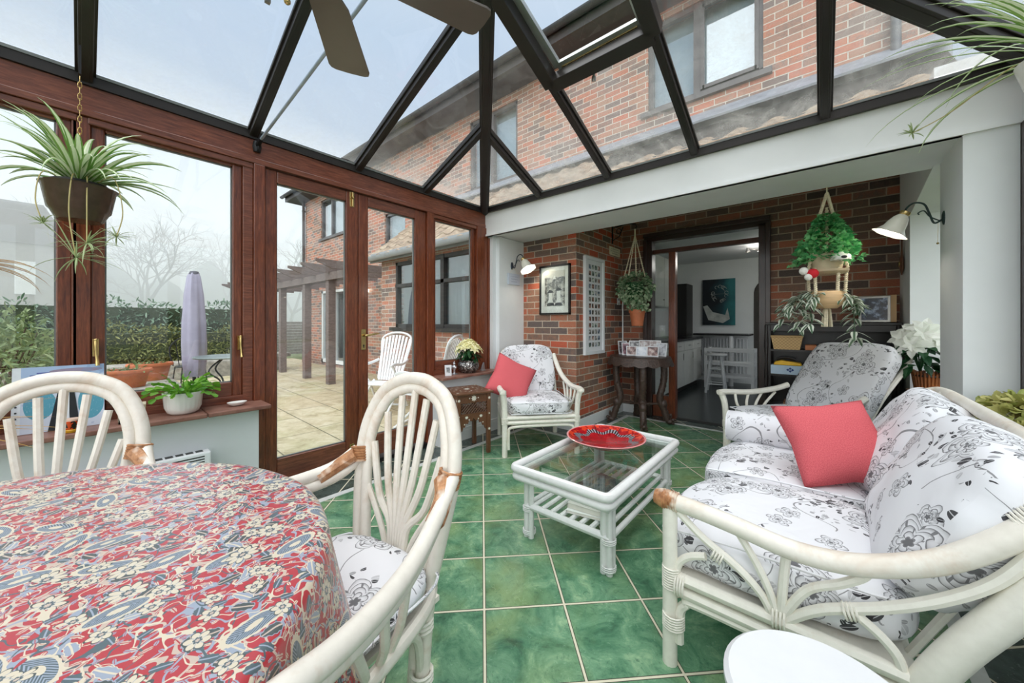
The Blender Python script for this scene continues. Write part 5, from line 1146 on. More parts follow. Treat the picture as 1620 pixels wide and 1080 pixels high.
o = MB().lathe([(.001, .006), (.10, .006), (.105, 0), (.118, 0), (.122, .006), (.20, .030), (.236, .052), (.240, .056), (.234, .058), (.196, .040), (.13, .016), (.001, .012)], seg=64).build('serving_dish', dishmat(), smooth=True, loc=(-1.03, 2.12, .4175))
tag(o, 'large round red glazed dish with an orange and grey rim pattern', 'dish')
# ---- white round stool by the sofa
st = thing('round_stool', 'small white-painted round stool beside the near arm of the sofa', 'stool', (.005, .965, 0))
MB().lathe([(.001, .395), (.165, .395), (.176, .402), (.176, .415), (.166, .424), (.001, .426)], seg=48).build('seat', WHITEPAINT, st, smooth=True)
for k in range(3):
    a = k*2*pi/3+2.8; MB().tube([(cos(a)*.09, sin(a)*.09, .40), (cos(a)*.14, sin(a)*.14, 0)], [.019, .015], 10).build('leg', WHITEPAINT, st, smooth=True)
m = MB(); m.lathe([(.10, .14), (.108, .15), (.10, .16)], seg=24); m.build('ring_stretcher', WHITEPAINT, st, smooth=True)
# ---- carved and inlaid side table
itm = woodmat('carved_walnut', (66, 40, 26), (136, 88, 56), (7, 7, 7), .4, 30); PEARL = cmat('mother_of_pearl', (232, 226, 212), .2, var=.08, scale=60)
sd_ = thing('inlaid_side_table', 'small carved wooden side table with mother-of-pearl flower inlay', 'side table', (-2.50, 2.30, 0), radians(-18))
MB().box(-.185, .185, -.185, .185, .545, .565).build('tabletop', itm, sd_, bevel=.006)
for sx_ in (-1, 1):
    for sy in (-1, 1): MB().box(sx_*.13, sx_*.165, sy*.13, sy*.165, 0, .545).build('leg', itm, sd_, bevel=.003)
def star(m, c, r, nrm, n=8):
    nv = V(nrm); u = nv.cross(V((0,0,1)) if abs(nv.z) < .9 else V((1,0,0))).normalized(); w = nv.cross(u); c = V(c)
    ids = [m.av(c + (u*cos(pi*k/n)+w*sin(pi*k/n))*(r if k%2 == 0 else r*.55) + nv*.0012) for k in range(2*n)]; m.face(ids)
for k in range(4):
    m = MB(); m.T = M4.Rotation(k*pi/2, 4, 'Z')
    m.prism([(-.13, -.155, .545), (-.13, -.155, .47), (.13, -.155, .47), (.13, -.155, .545)], (0, .015, 0)); m.box(-.13, .13, -.155, -.14, .355, .375)
    arch = [(-.13, .375), (.13, .375), (.13, .20)] + [(.13-.02*(j+.5+.3*sin(j*pi)), .215+.13*sin(pi*j/10*.5)**.8+.010*(j%2)) for j in range(1, 10)]
    half = [(.13, .20), (.118, .23), (.112, .225), (.10, .262), (.088, .255), (.075, .292), (.058, .285), (.045, .315), (.02, .305), (0, .335)]
    pts = [(-.13, .36), (-.13, .20)][:1] + [(-x, z) for x, z in half] + [(x, z) for x, z in half[::-1][1:]] + [(.13, .36)]
    for (x0, z0_), (x1, z1_) in zip([(-x, z) for x, z in half] + [(x, z) for x, z in half[::-1][1:]], ([(-x, z) for x, z in half] + [(x, z) for x, z in half[::-1][1:]])[1:]):
        m.prism([(x0, -.152, z0_), (x1, -.152, z1_), (x1, -.152, .36), (x0, -.152, .36)], (0, .012, 0))
    m.build('apron', itm, sd_)
    m = MB(); m.T = M4.Rotation(k*pi/2, 4, 'Z')
    for j in range(-9, 10):
        for sg in (-1, 1):
            x0 = j*.028; x1 = x0+sg*.095; a_, b_ = (x0, .375), (x1, .47)
            t0, t1 = 0.0, 1.0; dx = x1-x0
            lo, hi = sorted(((-.13-x0)/dx, (.13-x0)/dx)); t0, t1 = max(0, lo), min(1, hi)
            if t1 > t0: m.tube([(x0+dx*t0, -.148, .375+.095*t0), (x0+dx*t1, -.148, .375+.095*t1)], .0028, 4)
    m.build('lattice_panel', itm, sd_)
    m = MB(); m.T = M4.Rotation(k*pi/2, 4, 'Z'); nn = (0, -1, 0)
    star(m, (0, -.155, .508), .030, nn); 
    for x in (-.07, .07): star(m, (x, -.152, .345), .018, nn); star(m, (x*.6, -.155, .51), .008, nn, 4)
    for x in (-.148, .148): star(m, (x, -.165, .50), .015, nn); star(m, (x, -.165, .22), .015, nn); star(m, (x, -.165, .36), .009, nn)
    for x, z_ in ((-.09, .285), (.09, .285), (-.045, .322), (.045, .322)): star(m, (x, -.152, z_), .008, nn)
    m.build('pearl_inlay', PEARL, sd_)
m = MB(); star(m, (0, 0, .565), .035, (0,0,1))
for k in range(12): a = k*pi/6; star(m, (cos(a)*.10, sin(a)*.10, .565), .012, (0,0,1)); star(m, (cos(a+.26)*.145, sin(a+.26)*.145, .565), .010, (0,0,1), 5)
for x in (-.155, .155):
    for y in (-.155, .155): star(m, (x, y, .565), .016, (0,0,1))
m.build('top_inlay', PEARL, sd_)
# ---- round table with carved figure legs
cv = thing('carved_round_table', 'dark oriental round table with scalloped lace edge and carved animal legs', 'table', (-1.63, 4.25, 0))
m = MB(); N_ = 96
m.lathe([(.001, .770), (.32, .770), (.335, .778), (.34, .786), (.33, .790), (.001, .790)], seg=48); m.build('tabletop', CARVED, cv, smooth=True)
m = MB(); rr_ = [m.av((.338*cos(2*pi*k/N_), .338*sin(2*pi*k/N_), .782)) for k in range(N_)]; r2_ = [m.av((.372*cos(2*pi*k/N_), .372*sin(2*pi*k/N_), .705-.020*abs(cos(2*pi*k/N_*8)))) for k in range(N_)]
r3_ = [m.av((.362*cos(2*pi*k/N_), .362*sin(2*pi*k/N_), .705-.020*abs(cos(2*pi*k/N_*8)))) for k in range(N_)]; r4_ = [m.av((.325*cos(2*pi*k/N_), .325*sin(2*pi*k/N_), .770)) for k in range(N_)]
for k in range(N_):
    j = (k+1)%N_; m.face([rr_[k], r2_[k], r2_[j], rr_[j]]); m.face([r2_[k], r3_[k], r3_[j], r2_[j]]); m.face([r3_[k], r4_[k], r4_[j], r3_[j]])
m.build('scalloped_apron', CARVED, cv, smooth=True)
for k in range(4):
    a = radians(-62+90*k); u = V((cos(a), sin(a), 0)); m = MB()
    pts = spline([u*.25+V((0,0,.77)), u*.27+V((0,0,.62)), u*.255+V((0,0,.45)), u*.22+V((0,0,.30)), u*.27+V((0,0,.16)), u*.30+V((0,0,.05))], 6)
    m.tube(pts, [.034+.007*abs(sin(i*1.7)) for i in range(len(pts))], 10)
    for i in range(9):       # twisting scales up the leg
        p = pts[min(3+i*2, len(pts)-1)]; w = V((-u.y, u.x, 0)); m.ball(p+w*.022*sin(i*1.9)+u*.02*cos(i*1.9), (.022, .022, .028), 7, 5)
    m.ball(u*.26+V((0,0,.23)), (.045, .045, .06), 9, 7); m.ball(u*.325+V((0,0,.035)), (.045, .04, .033), 9, 6); m.ball(u*.365+V((0,0,.05)), .022, 7, 5); m.ball(u*.34+V((0,0,.10)), (.018, .018, .03), 6, 5)
    for q in (-1, 1): m.ball(u*.36+V((-u.y, u.x, 0))*.025*q+V((0,0,.018)), .017, 6, 4)
    m.build('carved_leg', CARVED, cv, smooth=True)
m = MB()
for k in range(4):
    a = radians(-62+90*k); m.tube([(cos(a)*.25, sin(a)*.25, .24), (0, 0, .22)], .014, 6)
for k in range(10): a = k*2*pi/10; m.tube([(cos(a)*.05, sin(a)*.05, .22), (cos(a)*.12, sin(a)*.12, .225+.015*(k%2))], .009, 5)
m.ball((0, 0, .22), .04, 10, 6); m.build('stretcher', CARVED, cv, smooth=True)
# ================================================================== PLANTS
def spider(name, label, c, n, L, w, az0=0, az1=2*pi, mat=STRIPE_LEAF, seed=1, pot=None, babies=(), hang=None, droop=(.9, 2.2), el=(.3, 1.45)):
    random.seed(seed); t = thing(name, label, 'hanging plant' if hang else 'plant', c)
    for k in range(1):
        m = MB()
        for i in range(n):
            az = az0+(az1-az0)*random.random(); e = random.uniform(*el)
            blade(m, (cos(az)*.03*random.random(), sin(az)*.03*random.random(), .01), az, e, L*random.uniform(.6, 1.15), w*random.uniform(.75, 1.2), random.uniform(*droop), 10, random.uniform(-.5, .5))
        m.build('leaves', mat, t, smooth=True)
    if pot: pot(t)
    for (pts, sz) in babies:
        m = MB(); m.tube(spline(pts, 6), .0022, 5); m.build('runner', cmat('pale_runner_'+name, (206, 190, 130), .5), t)
        m = MB(); e = pts[-1]
        for i in range(22):
            az = random.uniform(0, 2*pi); blade(m, e, az, random.uniform(-.6, 1.1), sz*random.uniform(.6, 1.2), .007, random.uniform(.3, 1.6), 7)
        m.build('plantlet', BABY_LEAF, t, smooth=True)
    return t
BROWNPOT = cmat('brown_glazed_pot', (84, 66, 52), .25, var=.2, scale=20)
def brownpot(t):
    def fn(r, z, a): return (r*(1+.006*cos(40*a)), z)
    MB().lathe([(.001, -.155), (.07, -.155), (.076, -.145), (.090, -.115), (.098, -.106), (.114, -.01), (.123, 0), (.116, .0), (.108, -.02), (.001, -.03)], (0, 0, 0), 80, fn=fn).build('pot', BROWNPOT, t, smooth=True)
    MB().lathe([(.085, -.02), (.09, .018), (.084, .018), (.001, .0)], seg=28).build('inner_pot', BLACK, t, smooth=True)
    m = MB()
    for i in range(19):
        z = .02+i*.026; m.tube([(.02*cos(0)+.006*cos(a), .006*sin(a) if i%2 else 0, z+.017*sin(a)) if i%2 == 0 else (.02, .006*cos(a), z+.017*sin(a)) for a in [2*pi*j/8 for j in range(8)]], .0018, 4, closed=True)
    m.build('chain', BRASS, t)
    MB().box(.008, .032, -.004, .004, .51, .64).build('strap_hook', BLACK, t)
sp1 = spider('spider_plant', 'large variegated spider plant in a brown pot hanging from the ring beam at left', (-2.60, -.006, 1.80), 60, .37, .030, seed=4, pot=brownpot, hang=True, el=(.35, 1.5), droop=(.9, 2.0),
    babies=(([(0,.0,.0), (.06,.02,.05), (.13,.02,-.08), (.13,.02,-.27)], .13), ([(0,.03,.0), (.06,.10,.06), (.10,.13,-.10), (.09,.11,-.22)], .07), ([(.0,0,0), (.10,-.02,.03), (.15,-.03,-.15), (.15,-.01,-.34)], .16), ([(0,-.03,0), (.06,-.10,.03), (.10,-.12,-.10), (.10,-.10,-.20)], .06)))
def whitepot(t): MB().lathe([(.001, -.16), (.08, -.16), (.12, 0), (.11, 0), (.001, -.02)], seg=28).build('pot', CERAM, t, smooth=True); MB().tube([(0,0,-.1), (0,0,.40)], .003, 5).build('hanger', ROPE, t)
spider('spider_plant', 'spider plant with long arching leaves hanging at the upper right corner', (.665, 2.23, 2.12), 52, .60, .017, seed=8, pot=whitepot, hang=True, el=(.1, 1.2), droop=(1.0, 2.2), babies=(([(0,0,0), (-.10, .07, .04), (-.24, .17, -.04), (-.35, .21, -.08)], .055),))
# macrame planter with ivy above and trailing striped plant below
def ivyleaf(m, p, d, s): leaf(m, p, d, s, s*.95, None, .1, [(0,0),(.30,.08),(.55,.20),(.30,.42),(.42,.62),(.14,.74),(0,1)])
def braid(m, a, b, r=.006, amp=.006, turns=9):
    a, b = V(a), V(b); d = (b-a).normalized(); u = d.cross(V((.3,1,.1))).normalized(); w = d.cross(u)
    for ph in (0, pi): m.tube([a+(b-a)*k/(turns*4)+(u*cos(k*pi/2+ph)+w*sin(k*pi/2+ph))*amp for k in range(turns*4+1)], r, 5)
random.seed(31)
mc = thing('macrame_hanging_planter', 'two-tier cream macrame planter of ivy and striped trailing leaves before the bookcase', 'hanging plant', (.03, 3.42, 1.30))
m = MB(); m.tube([(0, 0, .84), (0, 0, .80)], .004, 6); braid(m, (0, 0, .80), (-.035, -.01, .66)); braid(m, (0, 0, .80), (.03, .01, .66)); braid(m, (-.035, -.01, .66), (-.10, -.04, .26)); braid(m, (.03, .01, .66), (.11, .0, .26)); braid(m, (0, .02, .7), (.0, .10, .26))
m.build('macrame_cord', ROPE, mc, smooth=True)
m = MB()
for k, (x, y) in enumerate(((-.105, -.02), (-.065, -.08), (.06, -.06), (.105, .02))): braid(m, (x, y, .26), (x*.9, y*.9, .03), .0065, .006, 8)
m.build('lower_cord', ROPE, mc, smooth=True)
MB().lathe([(.001, .22), (.085, .22), (.115, .235), (.12, .25), (.10, .25), (.001, .235)], seg=28).build('saucer', cmat('pale_stone_pot', (196, 176, 146), .6), mc, smooth=True); MB().lathe([(.001, .25), (.08, .25), (.10, .36), (.09, .36), (.001, .34)], seg=28).build('upper_pot', cmat('pale_clay', (206, 190, 160), .6), mc, smooth=True)
def ribbed(r, z, a): return (r, z)
MB().lathe([(.001, -.02), (.055, -.02), (.09, .01), (.10, .045), (.095, .09), (.085, .10), (.078, .095), (.001, .08)], seg=32).build('lower_pot', cmat('tan_ribbed_pot', (214, 178, 134), .6, stretch=(1,1,20), var=.15), mc, smooth=True)
m = MB()
for k in range(16): a = random.uniform(0, 6.28); m.tube([(0, 0, .0), (cos(a)*.018, sin(a)*.018, -.03), (cos(a)*.028, sin(a)*.028, -.15)], .005, 5)
m.build('tassel', ROPE, mc, smooth=True)
m = MB()
for _ in range(950):
    z = random.random(); r = (.03+.165*(1-z)**.9)*random.uniform(.5, 1.1); a = random.uniform(0, 6.28); ivyleaf(m, (r*cos(a), r*sin(a), .30+z*.34), V((cos(a), sin(a), random.uniform(-.8, .5))), random.uniform(.028, .047))
m.build('ivy', IVY_LEAF, mc)
m = MB()
TL = [(0,0),(.30,.18),(.36,.42),(.20,.74),(0,1)]
for (sx_, sy_, ln) in ((-.10, -.03, .22), (-.14, -.06, .15), (-.06, -.08, .20), (.10, -.02, .20), (.11, .02, .10), (-.17, 0, .20)):
    p = V((sx_*.6, sy_*.8, .10)); q = V((sx_*1.3, sy_*1.3, .04)); e = V((sx_*1.55, sy_*1.5, .10-ln*1.15))
    for t_ in [k/9 for k in range(10)]:
        c_ = p.lerp(q, min(1, t_*2)) if t_ < .5 else q.lerp(e, t_*2-1)
        for _ in range(3): a = random.uniform(0, 6.28); leaf(m, c_, (cos(a), sin(a), random.uniform(-.7, .2)), random.uniform(.075, .115), .050, (0,0,1), .3, TL)
for (x, y, z) in ((.14, -.03, -.18), (.15, -.03, -.22)):
    for k in range(4): a = k*1.6+z*9; leaf(m, (x, y, z), (cos(a), sin(a), -.3), .12, .050, (0,0,1), .3, TL)
for k in range(5): a = k*1.3; leaf(m, (.07, -.05, .16+.03*k), (cos(a), -abs(sin(a)), .1), .065, .03, (0,0,1), .2, TL)
m.tube([(.10,-.02,.08), (.135,-.03,.0), (.145,-.03,-.22)], .0025, 4); m.build('trailing_plant', TRAD_LEAF, mc)
m = MB(); m.ball((-.125, -.10, .245), (.028, .02, .028)); m.ball((-.10, -.11, .20), (.024, .02, .024)); m.build('white_pompom_ornament', cmat('white_wool', (236, 232, 224), .9, bump=.4, scale=60), mc, smooth=True); MB().ball((-.075, -.10, .225), (.034, .025, .034)).build('red_ornament', cmat('red_felt', (204, 30, 44), .8), mc, smooth=True)
m = MB(); m.lathe([(.055, .0), (.052, .03), (.03, .052), (.001, .06)], (.07, -.11, .30), 20); m.build('white_shell', cmat('white_shell', (236, 232, 222), .6), mc, smooth=True); m = MB(); m.ball((.085, -.162, .315), (.016, .008, .010)); m.build('shell_opening', BLACK, mc)
# the other hanging basket, on its iron bracket
iv = thing('hanging_ivy_basket', 'variegated ivy ball in a knotted cord hanger left of the inner doorway', 'hanging plant', (-1.70, 4.28, 1.60))
m = MB()
for _ in range(900):
    d = rdir(-1); r = .205*random.uniform(.72, 1.05); ivyleaf(m, (d.x*r, d.y*r*.8, d.z*r*.95+(-.02 if d.z > 0 else 0)), d+V((0,0,-.5)), random.uniform(.028, .045))
for _ in range(160): ivyleaf(m, (random.gauss(.05, .05), random.gauss(-.02, .04), -.20-random.random()*.08), V((random.gauss(0,1), random.gauss(0,1), -1)), .034)
m.build('ivy', IVY_SAGE, iv)
MB().lathe([(.001, -.14), (.08, -.14), (.11, .06), (.10, .06), (.001, .03)], seg=24).build('inner_pot', DEEP_LEAF, iv, smooth=True)
m = MB()
for (x, y) in ((-.13, -.02), (-.04, -.10), (.05, -.09), (.12, .0)): braid(m, (0, 0, .62), (x, y, .12), .004, .005, 10)
m.tube([(0, 0, .70), (0, 0, .61)], .009, 7); m.build('cord_hanger', ROPE, iv, smooth=True)
tp = thing('hanging_terracotta_pot', 'empty terracotta pot hanging on wires beneath the ivy ball', 'pot', (-1.68, 4.30, 1.14))
MB().lathe([(.001, 0), (.065, 0), (.088, .155), (.096, .155), (.098, .195), (.09, .195), (.08, .16), (.001, .14)], seg=28).build('pot', TERRA, tp, smooth=True)
m = MB(); m.tube([(-.09, 0, .19), (-.02, 0, .40)], .0025, 4); m.tube([(.09, 0, .19), (.02, 0, .40)], .0025, 4); m.build('wire', IRON, tp)
br_ = MB(); br_.box(-2.03, -2.022, 4.35, 4.375, 2.18, 2.40); br_.tube([(-2.02, 4.36, 2.38), (-1.80, 4.30, 2.385), (-1.69, 4.28, 2.355), (-1.68, 4.28, 2.32), (-1.70, 4.28, 2.30)], .007, 6); br_.tube([(-2.02, 4.36, 2.22), (-1.92, 4.33, 2.25), (-1.86, 4.31, 2.36)], .006, 6); br_.tube(arc((-1.93, 4.335, 2.32), .03, 0, 330, 10, 'xz'), .005, 5)
tag(br_.build('plant_bracket', IRON, smooth=True), 'black iron scroll bracket on the brick corner carrying the ivy ball', 'bracket')
# poinsettias
PO = [(0,0),(.24,.18),(.44,.45),(.28,.75),(0,1)]
def poinsettia(t, c, r, bract, heads, L, seed=2, h=.18, bias=(0,0,0)):
    random.seed(seed); m = MB(); g = MB()
    for k in range(heads):
        a = k*2.4; q = sqrt((k+.5)/heads); p = V((c[0]+r*q*cos(a), c[1]+r*q*sin(a), c[2]+h*(1-q*q*.75)))
        o = (V((q*cos(a), q*sin(a), .75))+V(bias)).normalized()
        u = o.cross(V((0,0,1))).normalized() if o.cross(V((0,0,1))).length > .1 else V((1,0,0)); w = o.cross(u)
        for ring, (n, ll, tilt) in enumerate(((7, L, .12), (5, L*.62, .45))):
            for j in range(n): b_ = 2*pi*j/n+ring+k; leaf(m, p+o*.008*ring, (u*cos(b_)+w*sin(b_))+o*tilt, ll*random.uniform(.85, 1.15), ll*.62, o, .18, PO)
    for k in range(heads*6):
        a = random.uniform(0, 6.28); q = random.uniform(.3, 1.0); leaf(g, (c[0]+r*q*cos(a)*.8, c[1]+r*q*sin(a)*.8, c[2]+h*random.uniform(-.45, .45)), (cos(a), sin(a), random.uniform(-.9, .1)), L*random.uniform(.9, 1.25), L*.62, (0,0,1), .25, PO)
    for k in range(8): a = k*.8; g.tube([(c[0], c[1], c[2]-h*.6), (c[0]+r*.5*cos(a), c[1]+r*.5*sin(a), c[2]+h*.5)], .004, 4)
    m.build('bracts', bract, t); g.build('foliage', DEEP_LEAF, t)
SILV = NT('embossed_silver'); _v = SILV.coord('Object'); _vo = SILV.n('TexVoronoi'); SILV.l(_v, _vo.inputs['Vector']); _vo.inputs['Scale'].default_value = 55
SILV.bump(_vo.outputs['Distance'], 1.0, .006); SILV = SILV.fin(SILV.ramp(_vo.outputs['Distance'], [(.2, srgb(210, 208, 204)), (.6, srgb(96, 92, 90))]), .3, .9)
py = thing('yellow_poinsettia', 'cream-yellow poinsettia in an embossed silver bowl on the far window sill', 'potted plant', (-2.80, 2.60, .663))
MB().lathe([(.001, .004), (.07, .0), (.10, .03), (.112, .065), (.105, .10), (.092, .112), (.096, .128), (.086, .128), (.001, .10)], seg=40).build('bowl', SILV, py, smooth=True)
poinsettia(py, (0, 0, .20), .125, CREAMBRACT, 17, .060, 2, .13)
BAMB = NT('split_bamboo'); _uv = BAMB.coord('Object'); BAMB = BAMB.fin(BAMB.ramp(BAMB.noise(_uv, 9, 4, .6), [(.3, srgb(112, 60, 30)), (.7, srgb(186, 120, 66))]), .45)
pw = thing('white_poinsettia', 'white poinsettia in a brown bamboo-stick pot on the recess sill', 'potted plant', (.595, 3.98, .663))
m = MB(); m.lathe([(.001, .0), (.055, 0), (.072, .13), (.065, .13), (.001, .11)], seg=20)
for k in range(26): a = 2*pi*k/26; m.tube([(cos(a)*.062, sin(a)*.062, .0), (cos(a)*.082, sin(a)*.082, .155+.006*(k%3))], .0085, 6)
m.build('pot', BAMB, pw, smooth=True); m = MB(); m.lathe([(.083, .125), (.085, .13), (.083, .138)], seg=24); m.build('pot_band', BLACK, pw)
poinsettia(pw, (-.05, -.05, .28), .125, WHITEBRACT, 9, .10, 6, .20, (-.2, -.9, -.1))
# Christmas cactus in a spiral-fluted pot
cc = thing('potted_cactus', 'bright green Christmas cactus in a white spiral-fluted pot on the window sill', 'potted plant', (-2.785, .375, .663))
def spiral(r, z, a): return (r*(1+(.016*sin(24*a+z*70) if .02 < z < .10 else 0)), z)
MB().lathe([(.001, 0), (.055, 0), (.070, .012), (.080, .04), (.086, .10), (.089, .108), (.090, .122), (.083, .122), (.08, .105), (.001, .095)], seg=96, fn=spiral).build('pot', CERAM, cc, smooth=True)
random.seed(12); m = MB()
for k in range(46):
    a = random.uniform(0, 6.28); e = random.uniform(.2, 1.35); p = V((cos(a)*.03, sin(a)*.03, .105)); d = V((cos(a)*cos(e), sin(a)*cos(e), sin(e)))
    for s_ in range(4): leaf(m, p, d, .042, .022, None, .1, [(0,0),(.3,.2),(.5,.5),(.55,.85),(0,1)]); p = p+d*.037; d = (d+V((0,0,-.30))+V((cos(a),sin(a),0))*.10).normalized()
m.build('stems', GREEN_LEAF, cc)
# plants on the right sill and the dry palm at far left
random.seed(17)
sp_ = thing('sill_plant', 'bushy round-leaved yellow-green plant on the sill behind the sofa', 'potted plant', (.70, 2.60, .663)); m = MB()
def rnd_(): d = rdir(-.2); return (d.x*.15, d.y*.28, .09+d.z*.09)
foliage(m, rnd_, 560, .048, .042, .7, (0,0,.1)); 
m.build('foliage', leafmat('sedum_leaf', (150, 160, 84), (206, 200, 130)), sp_); MB().lathe([(.001, 0), (.05, 0), (.07, .09), (.001, .08)], seg=20).build('pot', TERRA, sp_, smooth=True)
s2_ = thing('sill_plant', 'fresh green succulent with upright rosettes at the near end of the right-hand sill', 'potted plant', (.70, 2.14, .663)); m = MB()
for _ in range(26):
    x, y, z = random.uniform(-.06, .06), random.uniform(-.16, .16), random.uniform(.10, .20)
    for k in range(8): a = k*.8; leaf(m, (x, y, z), (cos(a), sin(a), .6), .034, .016, (0,0,1))
m.build('rosettes', leafmat('succulent_leaf', (120, 170, 70), (184, 206, 120)), s2_); MB().lathe([(.001, 0), (.05, 0), (.07, .09), (.001, .08)], seg=20).build('pot', TERRA, s2_, smooth=True)
random.seed(6); pl_ = thing('dry_palm', 'dry yellow palm fronds arching in at the left edge of the sill', 'potted plant', (-2.72, -.42, .663)); m = MB()
for (az, e, L) in ((.95, .25, .40), (1.2, .05, .42), (1.5, -.05, .36), (.8, .5, .38), (1.35, .4, .40), (1.05, -.15, .38), (1.8, .1, .36)): blade(m, (0, .0, .08), az, e, L, .010, .5, 8)
for k in range(9): blade(m, (.05, .10, .76), 1.3+.08*k, .35-.05*k, .22+.02*(k%3), .012, 1.5, 8)
m.tube([(0,0,.06), (.02,.06,.4), (.05,.10,.76)], .006, 6); m.build('fronds', BROWNLEAF, pl_, smooth=True); MB().lathe([(.001, 0), (.05, 0), (.065, .09), (.001, .08)], seg=20).build('pot', BLACK, pl_, smooth=True)
# ================================================================== SILL THINGS
pf_ = thing('ring_binder_pocket', 'plastic pocket of a child’s blue crayon drawing propped against the window post', 'folder', (-2.80, -.055, .663), radians(92))
pf_.rotation_euler = (radians(-13), 0, radians(90)); pf_['label'] = "plastic pocket holding a child's blue crayon drawing, propped against the window post"
def drawmat():
    t = NT('crayon_drawing'); tc = t.n('TexCoord'); sp = t.n('SeparateXYZ'); t.l(tc.outputs['Object'], sp.inputs[0]); x, z = sp.outputs[0], sp.outputs[2]
    v = t.coord('Object', (60, 1, 9)); st_ = t.noise(v, 5, 3, .7); n = t.noise(tc.outputs['Object'], 9, 3, .6)
    blob = lambda cx, cz, rx, rz: t.math('LESS_THAN', t.math('ADD', t.math('POWER', t.math('ABSOLUTE', t.math('DIVIDE', t.math('SUBTRACT', x, cx), rx)), 2), t.math('ADD', t.math('POWER', t.math('ABSOLUTE', t.math('DIVIDE', t.math('SUBTRACT', z, cz), rz)), 2), t.math('MULTIPLY', n, .35))), 1.1)
    c = t.mix(t.math('MULTIPLY', t.math('GREATER_THAN', z, .262), .55), srgb(206, 214, 228), srgb(130, 168, 214))
    b = t.math('MAXIMUM', blob(-.075, .13, .05, .075), blob(.085, .12, .045, .085)); b = t.math('MULTIPLY', b, t.math('GREATER_THAN', st_, .36)); c = t.mix(b, c, srgb(88, 156, 176))
    c = t.mix(t.math('MULTIPLY', blob(.04, .285, .09, .012), .7), c, srgb(150, 110, 120)); 
    c = t.mix(t.math('MULTIPLY', t.math('GREATER_THAN', n, .60), .35), c, srgb(120, 150, 190)); return t.fin(c, .25)
MB().box(-.13, .13, -.003, .0, .0, .31).build('drawing', drawmat(), pf_)
m = MB(); m.box(-.155, -.13, -.003, .0, .0, .31); pe = m.build('punched_edge', cmat('clear_plastic_edge', (228, 232, 236), .2), pf_)
for k in range(11): MB().tube([(-.143, -.0045, .02+.027*k), (-.143, -.003, .02+.027*k)], .004, 8).build('punch_hole', cmat('hole_grey_%d' % k, (60, 60, 64), .8), pe) if k < 6 else None
m = MB(); m.box(-.015, .015, -.006, -.003, .0, .19); m.build('pencil_figure', cmat('white_paper', (224, 228, 232), .6), pf_)
m = MB()
for x0, x1 in ((-.05, -.02), (.02, .05)): m.prism([(x0, -.0055, 0), (x1, -.0055, 0), (x1*.4+.01*(1 if x0 > 0 else 0), -.0055, .19), (x0*.4-.0, -.0055, .19)], (0, .002, 0))
m.build('dark_figure', cmat('black_crayon', (26, 30, 34), .7), pf_)
m = MB(); m.box(-.085, -.045, -.0045, -.003, .278, .282).box(-.062, -.058, -.0045, -.003, .262, .28).box(-.105, -.075, -.0045, -.003, .268, .272); m.build('crayon_lines', cmat('blue_crayon', (70, 74, 150), .7), pf_)
tl = thing('tealight_glass', 'orange patterned tealight glass on a yellow dish in front of the drawing', 'candle holder', (-2.70, -.03, .663))
def orm():
    t = NT('orange_pattern_glass'); n = t.noise(t.coord('Object'), 38, 2, .5, .8); return t.fin(t.ramp(n, [(.42, srgb(34, 22, 20)), (.47, srgb(214, 74, 28))], 'CONSTANT'), .2)
MB().lathe([(.022, .016), (.027, .025), (.029, .055), (.026, .055), (.001, .03)], seg=24).build('glass_cup', orm(), tl, smooth=True); MB().lathe([(.001, .001), (.022, .001), (.028, .012), (.026, .016), (.001, .014)], seg=24).build('dish', cmat('yellow_glaze', (214, 160, 36), .3), tl, smooth=True); MB().lathe([(.001, .05), (.027, .05), (.027, .064), (.001, .064)], seg=24).build('candle', cmat('pale_wax', (226, 190, 170), .5), tl, smooth=True)
bx = thing('wooden_trinket_box', 'small open wooden box holding a little silver clock on the sill', 'box', (-2.745, .17, .663), radians(90)); LW = cmat('pale_box_wood', (214, 200, 172), .6, var=.15, stretch=(1,1,8))
m = MB(); m.box(-.05, .05, -.03, .03, 0, .006).box(-.05, .05, -.03, -.025, 0, .034).box(-.05, .05, .025, .03, 0, .034).box(-.05, -.045, -.03, .03, 0, .034).box(.045, .05, -.03, .03, 0, .034); m.build('box', LW, bx)
m = MB(); m.prism([(-.005, .026, .03), (.05, .026, .03), (.055, .05, .085), (.0, .05, .085)], (0, .004, 0)); m.prism([(-.005, -.01, .082), (.05, -.01, .082), (.055, .05, .086), (0, .05, .086)], (0, 0, .004)); m.build('lid', LW, bx)
m = MB(); m.lathe([(.001, -.004), (.016, -.004), (.018, .004), (.001, .005)], seg=20); o = m.build('clock', GREYMETAL, bx, smooth=True); o.location = (.02, 0, .045); o.rotation_euler = (radians(78), 0, 0)
o = MB().lathe([(.001, .0), (.018, .0), (.034, .008), (.046, .020), (.047, .024), (.042, .022), (.02, .006), (.001, .004)], seg=32, sxy=(.75, 1.1)).build('shallow_dish', CERAM, smooth=True, loc=(-2.775, .625, .663)); tag(o, 'small shallow white oval dish at the right end of the window sill', 'dish')
MB_ = MB().box(-.012, .012, -.10, .10, 0, .20); o = MB_.build('dark_picture_frame', BLACK, loc=(-2.745, -.355, .663)); tag(o, 'edge of a dark frame standing on the sill at the far left', 'picture frame')
